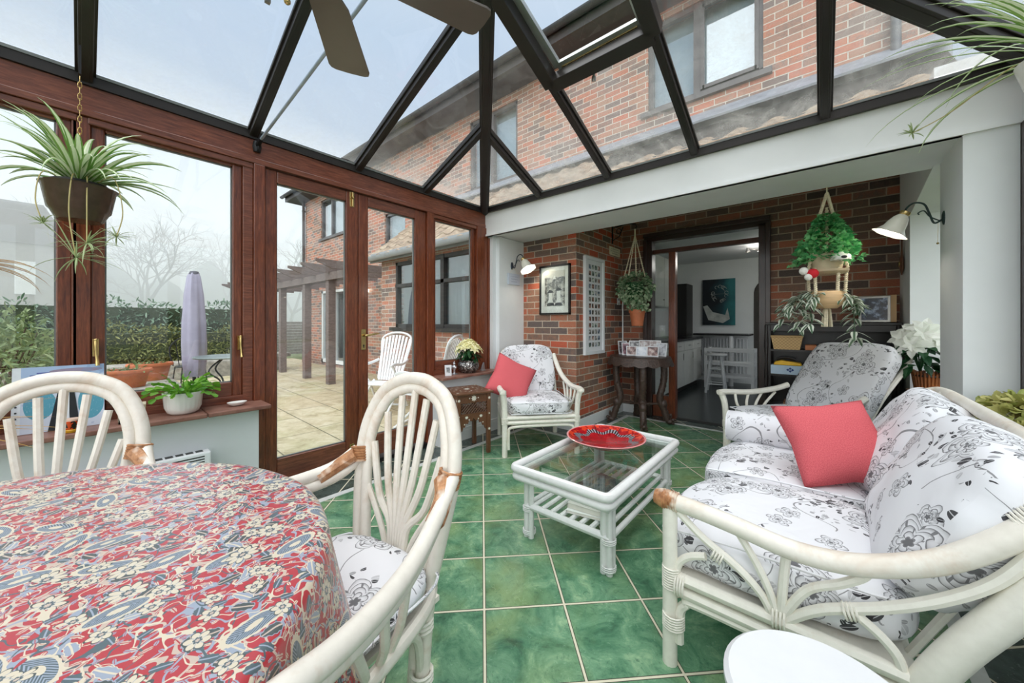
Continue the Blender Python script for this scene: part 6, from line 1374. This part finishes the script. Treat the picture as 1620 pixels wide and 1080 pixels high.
# panel heater under the sill
hp = thing('panel_heater', 'slim white panel heater with slotted top under the left window sill', 'heater', (-2.70, .16, .16))
MB().box(-.04, .035, -.32, .32, 0, .285).build('body', PLASTICW, hp, bevel=.008); m = MB()
for k in range(14): m.box(-.025, .012, -.29+k*.042, -.258+k*.042, .284, .2865)
m.build('top_slots', BLACK, hp); m = MB()
for k in range(4): m.box(.0345, .036, -.29, .29, .215+k*.015, .221+k*.015)
m.build('front_louvre', BLACK, hp); MB().box(-.05, -.03, -.25, .25, .02, .2).build('wall_bracket', GREYMETAL, hp)
# far window sill
fr_ = thing('picture_frame', 'small white photo frame on the far window sill beside the figurine', 'picture frame', (-2.76, 2.30, .663)); fr_.rotation_euler = (radians(-10), 0, radians(62))
m = MB(); m.box(-.032, .032, 0, .008, 0, .105); m.build('frame', WHITEPAINT, fr_); m = MB(); m.box(-.017, .017, -.001, .0, .028, .080)
def phm(name, seed, cs):
    t = NT(name); ad = t.coord('Object', (1,1,1), loc=(seed*1.7, seed*.9, seed)); n = t.noise(ad, 22, 3, .6); k = len(cs); return t.fin(t.ramp(n, [(.35+.3*i/(k-1), srgb(*c)) for i, c in enumerate(cs)]), .3)
m.build('photo', phm('grey_photo', 3, [(60,60,62), (150,150,150), (200,200,200)]), fr_)
fg = thing('silver_figurine', 'small silver angel figurine between the photo frame and silver bowl', 'figurine', (-2.79, 2.40, .663)); SIL = cmat('matt_silver', (200, 202, 206), .3, .8)
m = MB(); m.lathe([(.034, 0), (.036, .006), (.014, .014), (.010, .04), (.020, .06), (.022, .075), (.012, .09), (.006, .096)], seg=20); m.ball((0, 0, .108), .013, 10, 8); m.ball((.012, 0, .07), (.02, .014, .012)); m.ball((-.014, .018, .075), (.008, .022, .016)); m.ball((-.014, -.018, .075), (.008, .022, .016)); m.ball((0, 0, .128), .006, 8, 6); m.build('figure', SIL, fg, smooth=True)
ht = thing('silver_ornament', 'silver wedge-shaped ornament right of the silver bowl on the sill', 'ornament', (-2.79, 2.80, .663))
m = MB(); m.lathe([(.034, 0), (.036, .006), (.02, .01), (.001, .012)], seg=20); m.build('base', SIL, ht, smooth=True); m = MB(); m.prism([(-.006, -.028, .01), (-.006, .030, .01), (-.006, .018, .085), (-.006, .012, .085)], (.012, 0, 0)); m.build('wedge', SIL, ht)
# ================================================================== WALL THINGS
def tulip_lamp(label, loc, rz, arm_m, plate_m, chain=True, s=1.0, lit=False):
    """local: wall is the plane x=0, the lamp reaches along +x"""
    t = thing('wall_lamp', label, 'wall lamp', loc, rz)
    def S(p): return [tuple(c*s for c in q) for q in p]
    m = MB(); m.T = M4.Rotation(pi/2, 4, 'Y'); m.lathe([(.001, 0), (.035*s, 0), (.034*s, .006*s), (.02*s, .012*s), (.001, .014*s)], seg=20, sxy=(1.5, .8)); m.build('wall_plate', plate_m, t, smooth=True)
    m = MB(); m.tube(spline(S([(.01, 0, -.01), (.05, 0, -.03), (.075, 0, .05), (.10, 0, .12), (.15, 0, .14), (.19, 0, .11), (.20, 0, .07)]), 6), .0065*s, 8); m.tube(spline(S([(.02, 0, -.02), (.07, 0, .02), (.10, 0, .07), (.13, 0, .06), (.125, 0, .045)]), 6), .0045*s, 7); m.build('curved_arm', arm_m, t, smooth=True)
    m = MB(); m.T = M4.Translation(V((.20, 0, .07))*s) @ M4.Rotation(-radians(30), 4, 'Y') @ M4.Scale(s*1.3, 4); m.lathe([(.024, .01), (.026, -.004), (.022, -.012)], seg=20); m.build('brass_collar', BRASS, t, smooth=True)
    m = MB(); m.T = M4.Translation(V((.20, 0, .07))*s) @ M4.Rotation(-radians(30), 4, 'Y') @ M4.Scale(s*1.3, 4)
    def wave(r, z, a): return (r*(1+(.05*cos(6*a) if z < -.10 else 0)), z)
    m.lathe([(.020, -.008), (.036, -.03), (.046, -.06), (.052, -.09), (.066, -.115), (.084, -.13), (.080, -.128), (.060, -.11), (.046, -.085), (.03, -.03), (.018, -.01)], seg=48, fn=wave); m.build('glass_shade', cmat('opal_glass', (240, 236, 222), .25, var=.02), t, smooth=True)
    m = MB(); m.T = M4.Translation(V((.215, 0, .02))*s); m.ball((0,0,0), (.018*s, .018*s, .026*s)); m.build('bulb', cmat('pearl_bulb', (250, 248, 240), .3), t, smooth=True)
    ld_ = bpy.data.lights.new('alcove_fill', 'POINT'); ld_.energy = 3; ld_.color = (1, .94, .85); ld_.shadow_soft_size = .03; lo_ = bpy.data.objects.new('alcove_fill', ld_); COL.objects.link(lo_); lo_.parent = t; lo_.location = (.235*s, 0, -.06*s)  # point light added at each wall lamp to brighten the alcove
    if chain:
        m = MB(); m.tube(S([(.03, 0, -.03), (.032, 0, -.18)]), .0012*s, 4); m.build('pull_cord', ROPE, t); m = MB(); m.ball((.032*s, 0, -.185*s), .008*s, 8, 6); m.build('cord_pull', BRASS, t, smooth=True)
    return t
GREEND = cmat('verdigris_metal', (52, 70, 68), .45, .4); DARKM = cmat('blue_grey_metal', (60, 68, 80), .4, .4)
tulip_lamp('tulip glass wall lamp with verdigris arm on the white right-hand column', (.555, 3.30, 1.80), pi, GREEND, GREEND, True, .80)
tulip_lamp('tulip glass wall lamp with dark arm on the white wall beside the brickwork', (-2.757, 3.25, 1.84), 0, DARKM, DARKM, False, .85)
def text(body, size, loc, rot, mat, parent, name='lettering', align='CENTER', ext=.0004, sp=1.0):
    cu = bpy.data.curves.new(name, 'FONT'); cu.body = body; cu.size = size; cu.align_x = align; cu.align_y = 'CENTER'; cu.extrude = ext; cu.space_line = sp; cu.materials.append(mat)
    o = bpy.data.objects.new(name, cu); COL.objects.link(o); o.location = loc; o.rotation_euler = rot; o.parent = parent; return o
INK = cmat('faded_blue_ink', (104, 122, 150), .8); INKD = cmat('dark_ink', (60, 58, 50), .8)
hs = thing('hanging_plaque', 'small white worded plaque hung on a string under the left wall lamp', 'sign', (-2.745, 3.27, 1.62))
MB().box(-.006, .006, -.105, .105, 0, .13).build('board', cmat('pale_blue_plaque', (204, 212, 226), .6, var=.03), hs, bevel=.002); m = MB(); m.tube([(0, -.07, .13), (.004, 0, .22)], .0015, 4); m.tube([(0, .07, .13), (.004, 0, .22)], .0015, 4); m.build('string', ROPE, hs)
def scribble(m, y0, y1, z, amp=.006, n=26, axis='y', x=0):
    pts = []
    for k in range(n): t_ = k/(n-1); a = y0+(y1-y0)*t_; pts.append((x, a, z+amp*(.5*sin(k*2.1)+.5*sin(k*1.3+1))) if axis == 'y' else (a, x, z+amp*(.5*sin(k*2.1)+.5*sin(k*1.3+1))))
    m.tube(pts, .0011, 4)
m = MB()
for k, (a, b) in enumerate(((-.07, .07), (-.05, .06), (-.06, .05))): scribble(m, a, b, .095-.03*k, x=.0068)
m.build('handwriting', INK, hs)
cs_ = thing('enamel_sign', 'small cream wall sign with two lines of faint lettering near the iron bracket', 'sign', (-2.028, 4.43, 2.035))
MB().box(0, .006, -.155, .155, 0, .105).build('plate', cmat('cream_enamel', (232, 226, 196), .35), cs_, bevel=.001); m = MB()
for k, (a, b) in enumerate(((-.11, .11), (-.13, .13), (-.09, .10))): scribble(m, a, b, .080-.028*k, .007, 34, x=.0068)
m.build('lettering', INKD, cs_)
def pictm():
    t = NT('etching_print'); tc = t.n('TexCoord'); sp = t.n('SeparateXYZ'); t.l(tc.outputs['Object'], sp.inputs[0]); x, z = sp.outputs[0], sp.outputs[2]; n = t.noise(tc.outputs['Object'], 16, 5, .7, .6)
    c = t.ramp(t.math('ADD', n, t.math('MULTIPLY', z, -.25)), [(.33, srgb(44, 44, 42)), (.46, srgb(112, 110, 104)), (.6, srgb(196, 192, 180))])
    c = t.mix(t.math('GREATER_THAN', t.math('ADD', z, t.math('MULTIPLY', n, .08)), .165), c, srgb(206, 200, 184)); return t.fin(c, .35)
pc = thing('framed_print', 'black-framed black-and-white print of two tall pale figures on the brick wall', 'picture', (-2.30, 3.470, 1.27))
m = MB()
for a, b, c_, d in ((-.205, -.185, 0, .56), (.185, .205, 0, .56), (-.205, .205, 0, .02), (-.205, .205, .54, .56)): m.box(a, b, -.024, 0, c_, d)
m.build('frame', BLACK, pc); MB().box(-.19, .19, -.012, -.002, .01, .55).build('mount', cmat('ivory_mount', (232, 230, 220), .7), pc)
o = MB().box(-.135, .135, -.002, 0, -.20, .20).build('print', pictm(), pc); o.location = (0, -.012, .295)
m = MB()       # two pale draped figures under hats and a pale crest, slightly raised ink shapes
for x, h in ((-.055, .0), (.055, .02)):
    m.prism([(x-.055, -.0150, .10), (x+.055, -.0150, .10), (x+.025, -.0150, .17), (x+.022, -.0150, .245+h), (x-.022, -.0150, .245+h), (x-.025, -.0150, .17)], (0, .001, 0))
m.prism([(-.13, -.0150, .10), (.13, -.0150, .10), (.09, -.0150, .135), (-.09, -.0150, .135)], (0, .001, 0)); m.prism([(-.025, -.015, .40), (.02, -.015, .40), (.0, -.015, .445)], (0, .001, 0)); m.build('pale_figures', cmat('print_white', (226, 224, 214), .5), pc)
m = MB()
for x, h in ((-.055, .0), (.055, .02)): m.prism([(x-.045, -.0155, .245+h), (x+.045, -.0155, .25+h), (x+.02, -.0155, .275+h), (x-.02, -.0155, .28+h)], (0, .001, 0))
m.build('dark_hats', BLACK, pc)
MB().box(-.19, .19, -.020, -.018, .015, .545).build('glazing', GLASS, pc)
cl_ = thing('photo_collage', 'tall white multi-aperture frame of tiny portrait photographs on the side wall', 'picture', (-2.03, 3.855, .815))
m = MB(); W_, H_ = .235, 1.115; cols_, rows_ = 4, 13; ap_w, ap_h = .052, .050; x_ = .034
m.box(0, x_, -W_, -W_+.035, 0, H_).box(0, x_, W_-.035, W_, 0, H_).box(0, x_, -W_+.035, W_-.035, 0, .035).box(0, x_, -W_+.035, W_-.035, H_-.035, H_).box(0, .018, -W_+.035, W_-.035, .035, H_-.035); m.build('frame', WHITEPAINT, cl_)
random.seed(44); toned = [phm('tiny_photo_%d' % k, k+1, c_) for k, c_ in enumerate(([(24,24,26), (120,116,110), (210,208,204)], [(30,34,44), (110,130,150), (206,196,186)], [(40,30,28), (150,110,96), (220,206,196)], [(20,28,26), (96,120,110), (220,220,210)]))]
for r_ in range(rows_):
    for c_ in range(cols_):
        y = -.108+c_*.072; z = .085+r_*.0745; o = MB().box(.018, .0195, y-ap_w/2, y+ap_w/2, z, z+ap_h).build('tiny_photo', random.choice(toned), cl_)
sw = thing('light_switch', 'white double light switch on the side brick wall', 'switch', (-2.03, 4.55, 1.41)); MB().box(0, .010, -.043, .043, 0, .086).build('plate', PLASTICW, sw, bevel=.002)
for y in (-.016, .016): MB().box(.010, .014, y-.010, y+.010, .028, .058).build('rocker', TRIMWHITE, sw)
o = MB().tube([(-2.02, 4.665, .80), (-2.02, 4.665, 1.62)], .009, 8).build('cable_conduit', TRIMWHITE); tag(o, 'thin white cable conduit running up the brick corner', 'conduit')
bm_ = thing('barometer', 'dark carved wooden spoon-shaped barometer hung at the far right of the brick wall', 'barometer', (.515, 4.45, 1.58))
m = MB(); m.tube([(0, 0, .38), (0, 0, .33), (0, 0, .22), (0, 0, .17), (0, 0, .12), (0, 0, .06), (0, 0, .0)], [.008, .020, .016, .022, .040, .042, .012], 14, flat=.35); m.build('body', itm, bm_, smooth=True)
m = MB(); m.T = M4.Translation((-.014, 0, .09)) @ M4.Rotation(-pi/2, 4, 'Y'); m.lathe([(.024, 0), (.024, .006), (.001, .007)], seg=20); m.build('brass_dial', BRASS, bm_, smooth=True)
# ================================================================== BOOKCASE AND ITS CONTENTS
bk = thing('bookcase', 'low black-brown bookcase against the brick wall behind the reclined armchair', 'bookcase', (.055, 4.52, 0))
MB().box(-.48, .46, -.15, .15, 1.155, 1.18).build('top', BLACKWOOD, bk, bevel=.005)
for x in (-.46, .42): MB().box(x, x+.025, -.14, .14, 0, 1.155).build('side_panel', BLACKWOOD, bk)
MB().box(-.46, .44, .13, .14, .05, 1.155).build('back_panel', BLACKWOOD, bk)
for z in (.06, .36, .66, .90): MB().box(-.44, .425, -.13, .13, z, z+.02).build('shelf', BLACKWOOD, bk)
MB().box(-.44, .425, -.14, -.13, 1.10, 1.155).build('top_rail', BLACKWOOD, bk)
for x in (-.47, .435): MB().lathe([(.012, .0), (.018, .1), (.012, .2), (.018, .35), (.012, .5), (.018, .65), (.012, .8), (.018, .95), (.014, 1.1), (.014, 1.155)], (x, -.145, 0), 12).build('turned_post', BLACKWOOD, bk, smooth=True)
ws = thing('wicker_basket', 'square tapered wicker basket on the upper left shelf of the bookcase', 'basket', (-.255, 4.45, .921))
m = MB(); a_ = [(-.10, -.07), (.10, -.07), (.10, .07), (-.10, .07)]; b_ = [(x*1.22, y*1.15) for x, y in a_]
for k in range(4):
    j = (k+1)%4; m.quad((*a_[k], 0), (*a_[j], 0), (*b_[j], .125), (*b_[k], .125)); m.quad((*[c*.94 for c in a_[k]], .004), (*[c*.94 for c in a_[j]], .004), (*[c*.95 for c in b_[j]], .125), (*[c*.95 for c in b_[k]], .125)); m.quad((*b_[k], .125), (*b_[j], .125), (*[c*.95 for c in b_[j]], .125), (*[c*.95 for c in b_[k]], .125))
m.quad((-.1, -.07, 0), (-.1, .07, 0), (.1, .07, 0), (.1, -.07, 0)); m.build('basket', WICKER, ws); m = MB(); m.tube([(*p, .125) for p in b_], .008, 7, closed=True); m.build('rim', WICKER, ws, smooth=True); MB().box(-.1, .1, -.065, .065, .02, .10).build('contents', BLACK, ws)
def book(name, label, c, sz, rgb, pages=True, cat='book', rz=0, group=None):
    t = thing(name, label, cat, c, rz); m = MB(); w, d, h = sz; m.box(-w/2, w/2, -d/2, d/2, 0, .003).box(-w/2, w/2, -d/2, d/2, h-.003, h).box(-w/2, w/2, -d/2, -d/2+.003, 0, h); m.build('cover', cmat('cover_%d_%d_%d' % rgb, rgb, .5, var=.05), t); MB().box(-w/2+.004, w/2-.004, -d/2+.003, d/2-.003, .003, h-.003).build('pages', cmat('pages_%d' % int(c[0]*1000), (226, 218, 200), .8), t); return t
book('book', 'small orange-brown book lying beside the wicker basket', (-.075, 4.43, .921), (.08, .12, .05), (176, 108, 66))
book('book', 'bright blue book lying flat on the upper bookcase shelf', (.045, 4.44, .921), (.13, .17, .038), (48, 104, 190))
book('book', 'pale brown book stacked crosswise on the blue book', (.045, 4.44, .960), (.12, .15, .022), (158, 140, 118))
book('book', 'tan book lying on the upper shelf behind the armchair top', (.215, 4.44, .921), (.14, .17, .045), (186, 148, 108))
book('book', 'wide ochre book at the right end of the upper shelf', (.385, 4.46, .921), (.16, .18, .05), (200, 158, 96))
book('book', 'red-brown book on the lower shelf partly behind the armchair', (-.20, 4.45, .381), (.16, .18, .04), (168, 120, 92))
gb = thing('patterned_box', 'pale blue box with a dark blue diamond motif on the middle shelf', 'box', (-.245, 4.45, .681)); MB().box(-.135, .135, -.07, .07, 0, .085).build('box', cmat('pale_blue_card', (186, 206, 224), .6, var=.08), gb, bevel=.002)
m = MB()
for x, z in ((0, .045), (.018, .032), (.018, .058), (.036, .045)): m.prism([(x-.012, -.0712, z), (x, -.0712, z-.012), (x+.012, -.0712, z), (x, -.0712, z+.012)], (0, .001, 0))
m.build('diamond_motif', cmat('navy_print', (34, 60, 124), .6), gb)
ph = thing('yellow_telephone', 'yellow and black retro telephone resting on the pale blue box', 'telephone', (-.25, 4.45, .767)); m = MB(); m.prism([(-.11, -.05, 0), (.11, -.05, 0), (.10, -.05, .025), (-.05, -.05, .045), (-.10, -.05, .03)], (0, .10, 0)); m.build('body', cmat('yellow_plastic', (232, 180, 30), .3), ph, bevel=.006)
m = MB(); m.tube(spline([(-.085, 0, .05), (-.05, 0, .068), (.02, 0, .068), (.06, 0, .05)]), .012, 8); m.build('handset', BLACK, ph, smooth=True)
fb = thing('picture_frame', 'thick wooden photo frame leaning on top of the bookcase', 'picture frame', (.355, 4.50, 1.181)); fb.rotation_euler = (radians(-8), 0, radians(-6))
MB().box(-.10, .10, -.02, .02, 0, .23).build('frame', GREYMETAL, fb, bevel=.002); MB().box(-.082, .082, -.0215, -.02, .018, .212).build('photo', phm('blue_black_photo', 9, [(20,24,34), (40,50,70), (150,166,190)]), fb); MB().box(.10, .135, -.03, .03, 0, .235).build('wooden_edge', cmat('light_oak', (196, 158, 112), .5, stretch=(1,1,.2)), fb); MB().prism([(.11, .03, 0), (.12, .03, .12), (.12, .10, 0)], (.01, 0, 0)).build('strut', cmat('light_oak_strut', (190, 150, 106), .5), fb)
# ---- photo cards on the carved table: a curved triptych of small portraits
cards = [(-.17, .06, 118, .115, .165, 'dark'), (-.20, -.04, 128, .10, .145, 'mauve'), (-.075, .075, 172, .15, .15, 'bw'), (.08, .10, 182, .20, .165, 'group'), (.20, .03, 205, .13, .15, 'pale')]
CT = {'dark': [(26,24,32), (70,56,66), (180,170,170)], 'mauve': [(90,60,72), (160,120,130), (220,206,204)], 'bw': [(30,30,32), (110,108,110), (214,214,214)], 'group': [(120,104,104), (176,160,156), (224,222,224)], 'pale': [(150,150,156), (204,206,212), (232,232,236)], 'face': [(70,50,54), (150,116,110), (214,196,190)], 'white': [(190,194,206), (222,226,234), (240,242,246)]}
def card(label, x, y, rz, w, h, key, tilt=-12, z=.7912):
    t = thing('photo_card', label, 'photograph', (-1.63+x, 4.25+y, z)); t.rotation_euler = (radians(tilt), 0, radians(rz)); MB().box(-w/2, w/2, 0, .004, 0, h).build('card', WHITEPAINT, t); MB().box(-w/2+.010, w/2-.010, -.0012, 0, .012, h-.010).build('photo', phm('photo_'+key+str(int(x*100)), x*9+3, CT[key]), t); return t
card('dark narrow photo card at the left end of the carved table display', -.22, .05, 52, .12, .165, 'dark'); card('mauve photo card just right of the darkest one on the carved table', -.155, -.02, 40, .10, .15, 'mauve')
card('black-and-white photo card at the back left of the carved table', -.085, .10, 22, .16, .17, 'bw'); card('wide white-bordered group photo at the back of the carved table', .07, .12, 12, .25, .18, 'group'); card('pale photo card at the back right of the carved table', .215, .07, -4, .13, .155, 'pale')
card('small portrait photo card at front left of the carved table display', -.075, -.06, 20, .12, .115, 'face'); card('white front-centre card between two portraits on the carved table', .045, -.075, 12, .125, .115, 'white'); card('reddish portrait card at front right of the carved table', .165, -.055, 6, .13, .12, 'face')
# ================================================================== CEILING FAN
fa = thing('ceiling_fan', 'pewter ceiling fan with broad blades hanging from the glass roof ridge', 'ceiling fan', (-1.0716, .404, 2.22))
MB().tube([(0, 0, .10), (.0, 0, .98)], .012, 10).build('down_rod', FANM, fa); MB().lathe([(.001, -.06), (.06, -.055), (.095, -.02), (.10, .04), (.08, .09), (.03, .12), (.001, .12)], seg=32).build('motor', FANM, fa, smooth=True)
for k in range(5):
    a = radians(142.9-72*k); m = MB(); m.T = M4.Rotation(a, 4, 'Z') @ M4.Rotation(radians(8), 4, 'X'); w = .155
    pts = [(.16, -.045, 0), (.20, -.060, 0), (.505, -.078, 0), (.522, -.072, 0), (.530, -.056, 0), (.533, 0, 0), (.530, .056, 0), (.522, .072, 0), (.505, .078, 0), (.20, .060, 0), (.16, .045, 0)]
    m.prism([(x, y, -.003) for x, y, z in pts], (0, 0, .007)); b_ = m.build('blade', FANM, fa); m = MB(); m.T = M4.Rotation(a, 4, 'Z'); m.box(.08, .20, -.018, .018, .002, .012); m.build('blade_iron', IRON, b_)
for (x, y, zz, mt_) in ((-.085, -.075, -.13, GREYMETAL), (-.045, -.04, -.14, BRASS)):
    m = MB(); m.tube([(x, y, -.03), (x, y, zz)], .0012, 4); pc_ = m.build('pull_chain', BRASS, fa); m = MB()
    if mt_ is BRASS: m.ball((x, y, zz-.008), .007, 8, 6); m.ball((x, y, zz-.020), .009, 8, 6)
    else: m.box(x-.006, x+.006, y-.006, y+.006, zz-.035, zz)
    m.build('chain_pull', mt_, pc_, smooth=True)
# ================================================================== KITCHEN
KW = cmat('kitchen_white_door', (226, 226, 222), .4, var=.03); WORK = cmat('black_worktop', (28, 28, 30), .25)
for k in range(5):
    y0_ = 4.86+.58*k; kc = thing('base_cabinet', ('white kitchen base cabinet nearest the inner doorway', 'second white base cabinet along the kitchen wall', 'middle white base cabinet of the kitchen run', 'fourth white base cabinet from the doorway', 'farthest white base cabinet, beside the breakfast bar')[k], 'cabinet', (-2.07, y0_+.29, 0))
    MB().box(-.30, .28, -.288, .288, .10, .87).build('body', KW, kc); MB().box(-.30, .22, -.288, .288, 0, .10).build('plinth', BLACKWOOD, kc); d_ = MB().box(.28, .30, -.283, .283, .12, .70).build('door', KW, kc, bevel=.003); MB().tube([(.315, .2, .55), (.315, .2, .66)], .005, 6).build('handle', GREYMETAL, d_); d_ = MB().box(.28, .30, -.283, .283, .71, .86).build('drawer', KW, kc, bevel=.003); MB().tube([(.315, -.06, .785), (.315, .06, .785)], .005, 6).build('handle', GREYMETAL, d_)
o = MB().box(-2.38, -1.745, 4.87, 7.78, .872, .905).build('worktop', WORK); tag(o, 'long black kitchen worktop along the left-hand cabinets', 'worktop')
for k in range(4):
    y0_ = 4.90+.48*k; kc = thing('wall_cabinet', ('white wall cabinet just inside the kitchen doorway', 'second white kitchen wall cabinet', 'third white kitchen wall cabinet', 'last white kitchen wall cabinet with an open end shelf')[k], 'cabinet', (-2.05, y0_+.24, 1.44))
    MB().box(-.33, .02, -.238, .238, 0, .84).build('body', KW, kc); d_ = MB().box(.02, .04, -.234, .234, .01, .83).build('door', KW, kc, bevel=.003); MB().ball((.05, .18, .12), .012, 8, 6).build('knob', GREYMETAL, d_, smooth=True)
for k in range(3): o = thing('end_shelf', ('top', 'middle', 'bottom')[k]+' open white end shelf beside the kitchen wall cabinets', 'shelf', (-2.02, 6.92, 1.50+.26*(2-k))); MB().box(-.2, 0, -.08, .08, 0, .012).build('board', KW, o); m = MB()
fz = thing('tall_dark_appliance', 'tall dark unit at the end of the kitchen wall cabinets', 'cabinet', (-2.10, 7.95, .906)); MB().box(-.28, .05, -.15, .30, 0, 1.05).build('body', BLACK, fz)
bb = thing('breakfast_bar', 'dark breakfast bar top on a white leg across the kitchen end wall', 'counter', (-1.50, 7.95, 0)); MB().box(-.42, .52, -.22, .30, .935, .97).build('bar_top', WORK, bb, bevel=.01); MB().tube([(.22, -.15, 0), (.22, -.15, .935)], .04, 14).build('leg', WHITEPAINT, bb, smooth=True)
rd = thing('radiator', 'white column radiator on the kitchen end wall under the bar', 'radiator', (-1.52, 8.24, .12)); m = MB()
for k in range(17): m.tube([(-.45+.055*k, -.02, .06), (-.45+.055*k, -.02, .76)], .014, 6)
m.box(-.48, .46, -.04, .0, .03, .07).box(-.48, .46, -.04, .0, .74, .78); m.build('columns', WHITEPAINT, rd); MB().box(-.47, .45, 0, .05, 0, .05).build('bracket', WHITEPAINT, rd)
def wstool(label, loc, h, rs, rz):
    t = thing('kitchen_stool', label, 'stool', loc, rz); MB().lathe([(.001, h-.035), (rs-.01, h-.035), (rs, h-.02), (rs-.01, h-.004), (.001, h)], seg=28).build('seat', WHITEPAINT, t, smooth=True)
    for k in range(4): a = pi/4+k*pi/2; MB().tube([(cos(a)*.10, sin(a)*.10, h-.035), (cos(a)*.20, sin(a)*.20, 0)], .018, 8).build('leg', WHITEPAINT, t, smooth=True)
    for z in (.15, .40):
        q = .10+.10*(1-z/h)
        for k in range(4): a, b = pi/4+k*pi/2, pi/4+(k+1)*pi/2; MB().tube([(cos(a)*q, sin(a)*q, z), (cos(b)*q, sin(b)*q, z)], .011, 7).build('rung', WHITEPAINT, t)
wstool('white round-seated kitchen stool standing alone beyond the doorway', (-1.36, 6.95, 0), .66, .17, .1)
kc_ = thing('kitchen_chair', 'white slat-sided kitchen trolley seat behind the stool', 'chair', (-1.25, 7.55, 0))
for x in (-.36, .36):
    for y in (-.18, .18): MB().box(x-.022, x+.022, y-.022, y+.022, 0, .72).build('leg', WHITEPAINT, kc_)
m = MB(); 
for z in (.20, .42, .66): m.box(-.36, .36, -.20, -.17, z, z+.05).box(-.36, .36, .17, .20, z, z+.05)
for z in (.20, .42, .66): m.box(-.38, -.34, -.18, .18, z, z+.05).box(.34, .38, -.18, .18, z, z+.05)
m.build('rails', WHITEPAINT, kc_); MB().box(-.36, .36, -.18, .18, .42, .44).build('seat', WHITEPAINT, kc_)
pt = thing('teal_painting', 'teal and black canvas of a pale curly-haired figure on the kitchen end wall', 'painting', (-1.575, 8.29, 1.13))
def paintm():
    t = NT('teal_canvas'); tc = t.n('TexCoord'); sp = t.n('SeparateXYZ'); t.l(tc.outputs['Object'], sp.inputs[0]); x = sp.outputs[0]; n = t.noise(tc.outputs['Object'], 3, 3, .5); f = t.math('ADD', t.math('MULTIPLY', x, 1.3), n); return t.fin(t.ramp(f, [(.35, srgb(16, 26, 34)), (.6, srgb(22, 62, 72)), (.9, srgb(42, 120, 124))]), .6)
MB().box(-.29, .29, -.03, 0, 0, .92).build('canvas', paintm(), pt); PS = cmat('pale_paint', (176, 180, 176), .6, var=.3); m = MB(); random.seed(77)
for k in range(15):
    a = random.uniform(0, 6.28); cx_, cz_ = .02+.12*cos(a), .62+.15*sin(a); m.tube([(cx_+.035*cos(b)*(1-b/14), -.032, cz_+.030*sin(b)) for b in [j*.6 for j in range(9)]], .0035, 4)
m.tube([(-.14, -.031, .62), (.18, -.031, .62)], .002, 4); m.build('curly_brushwork', PS, pt); MB().prism([(-.28, -.032, .38), (-.20, -.032, .40), (-.10, -.032, .26), (.12, -.032, .20), (.16, -.032, .34), (.20, -.032, .12), (.08, -.032, .04), (-.18, -.032, .10)], (0, .002, 0)).build('pale_drape', PS, pt)
sl = thing('ceiling_spotlight', 'chrome spotlight cluster on the kitchen ceiling', 'ceiling light', (-.75, 7.0, 2.41)); MB().tube([(-.18, 0, -.02), (-.06, .04, -.05), (.06, -.04, -.05), (.18, 0, -.02)], .01, 8).build('bar', GREYMETAL, sl); BULB = emis('spot_bulb', (255, 244, 226), 6)
for x in (-.16, 0, .16): m = MB(); m.lathe([(.012, 0), (.035, -.05), (.036, -.06), (.030, -.055)], (x, 0, -.03), 16); h_ = m.build('spot_head', GREYMETAL, sl, smooth=True); MB().ball((x, 0, -.075), (.024, .024, .012)).build('bulb', BULB, h_, smooth=True)
ld = bpy.data.lights.new('kitchen_spot_glow', 'POINT'); ld.energy = 7; ld.shadow_soft_size = .12; ld.color = (1, .95, .88); lo = bpy.data.objects.new('kitchen_spot_glow', ld); COL.objects.link(lo); lo.location = (-.75, 7.0, 2.27)
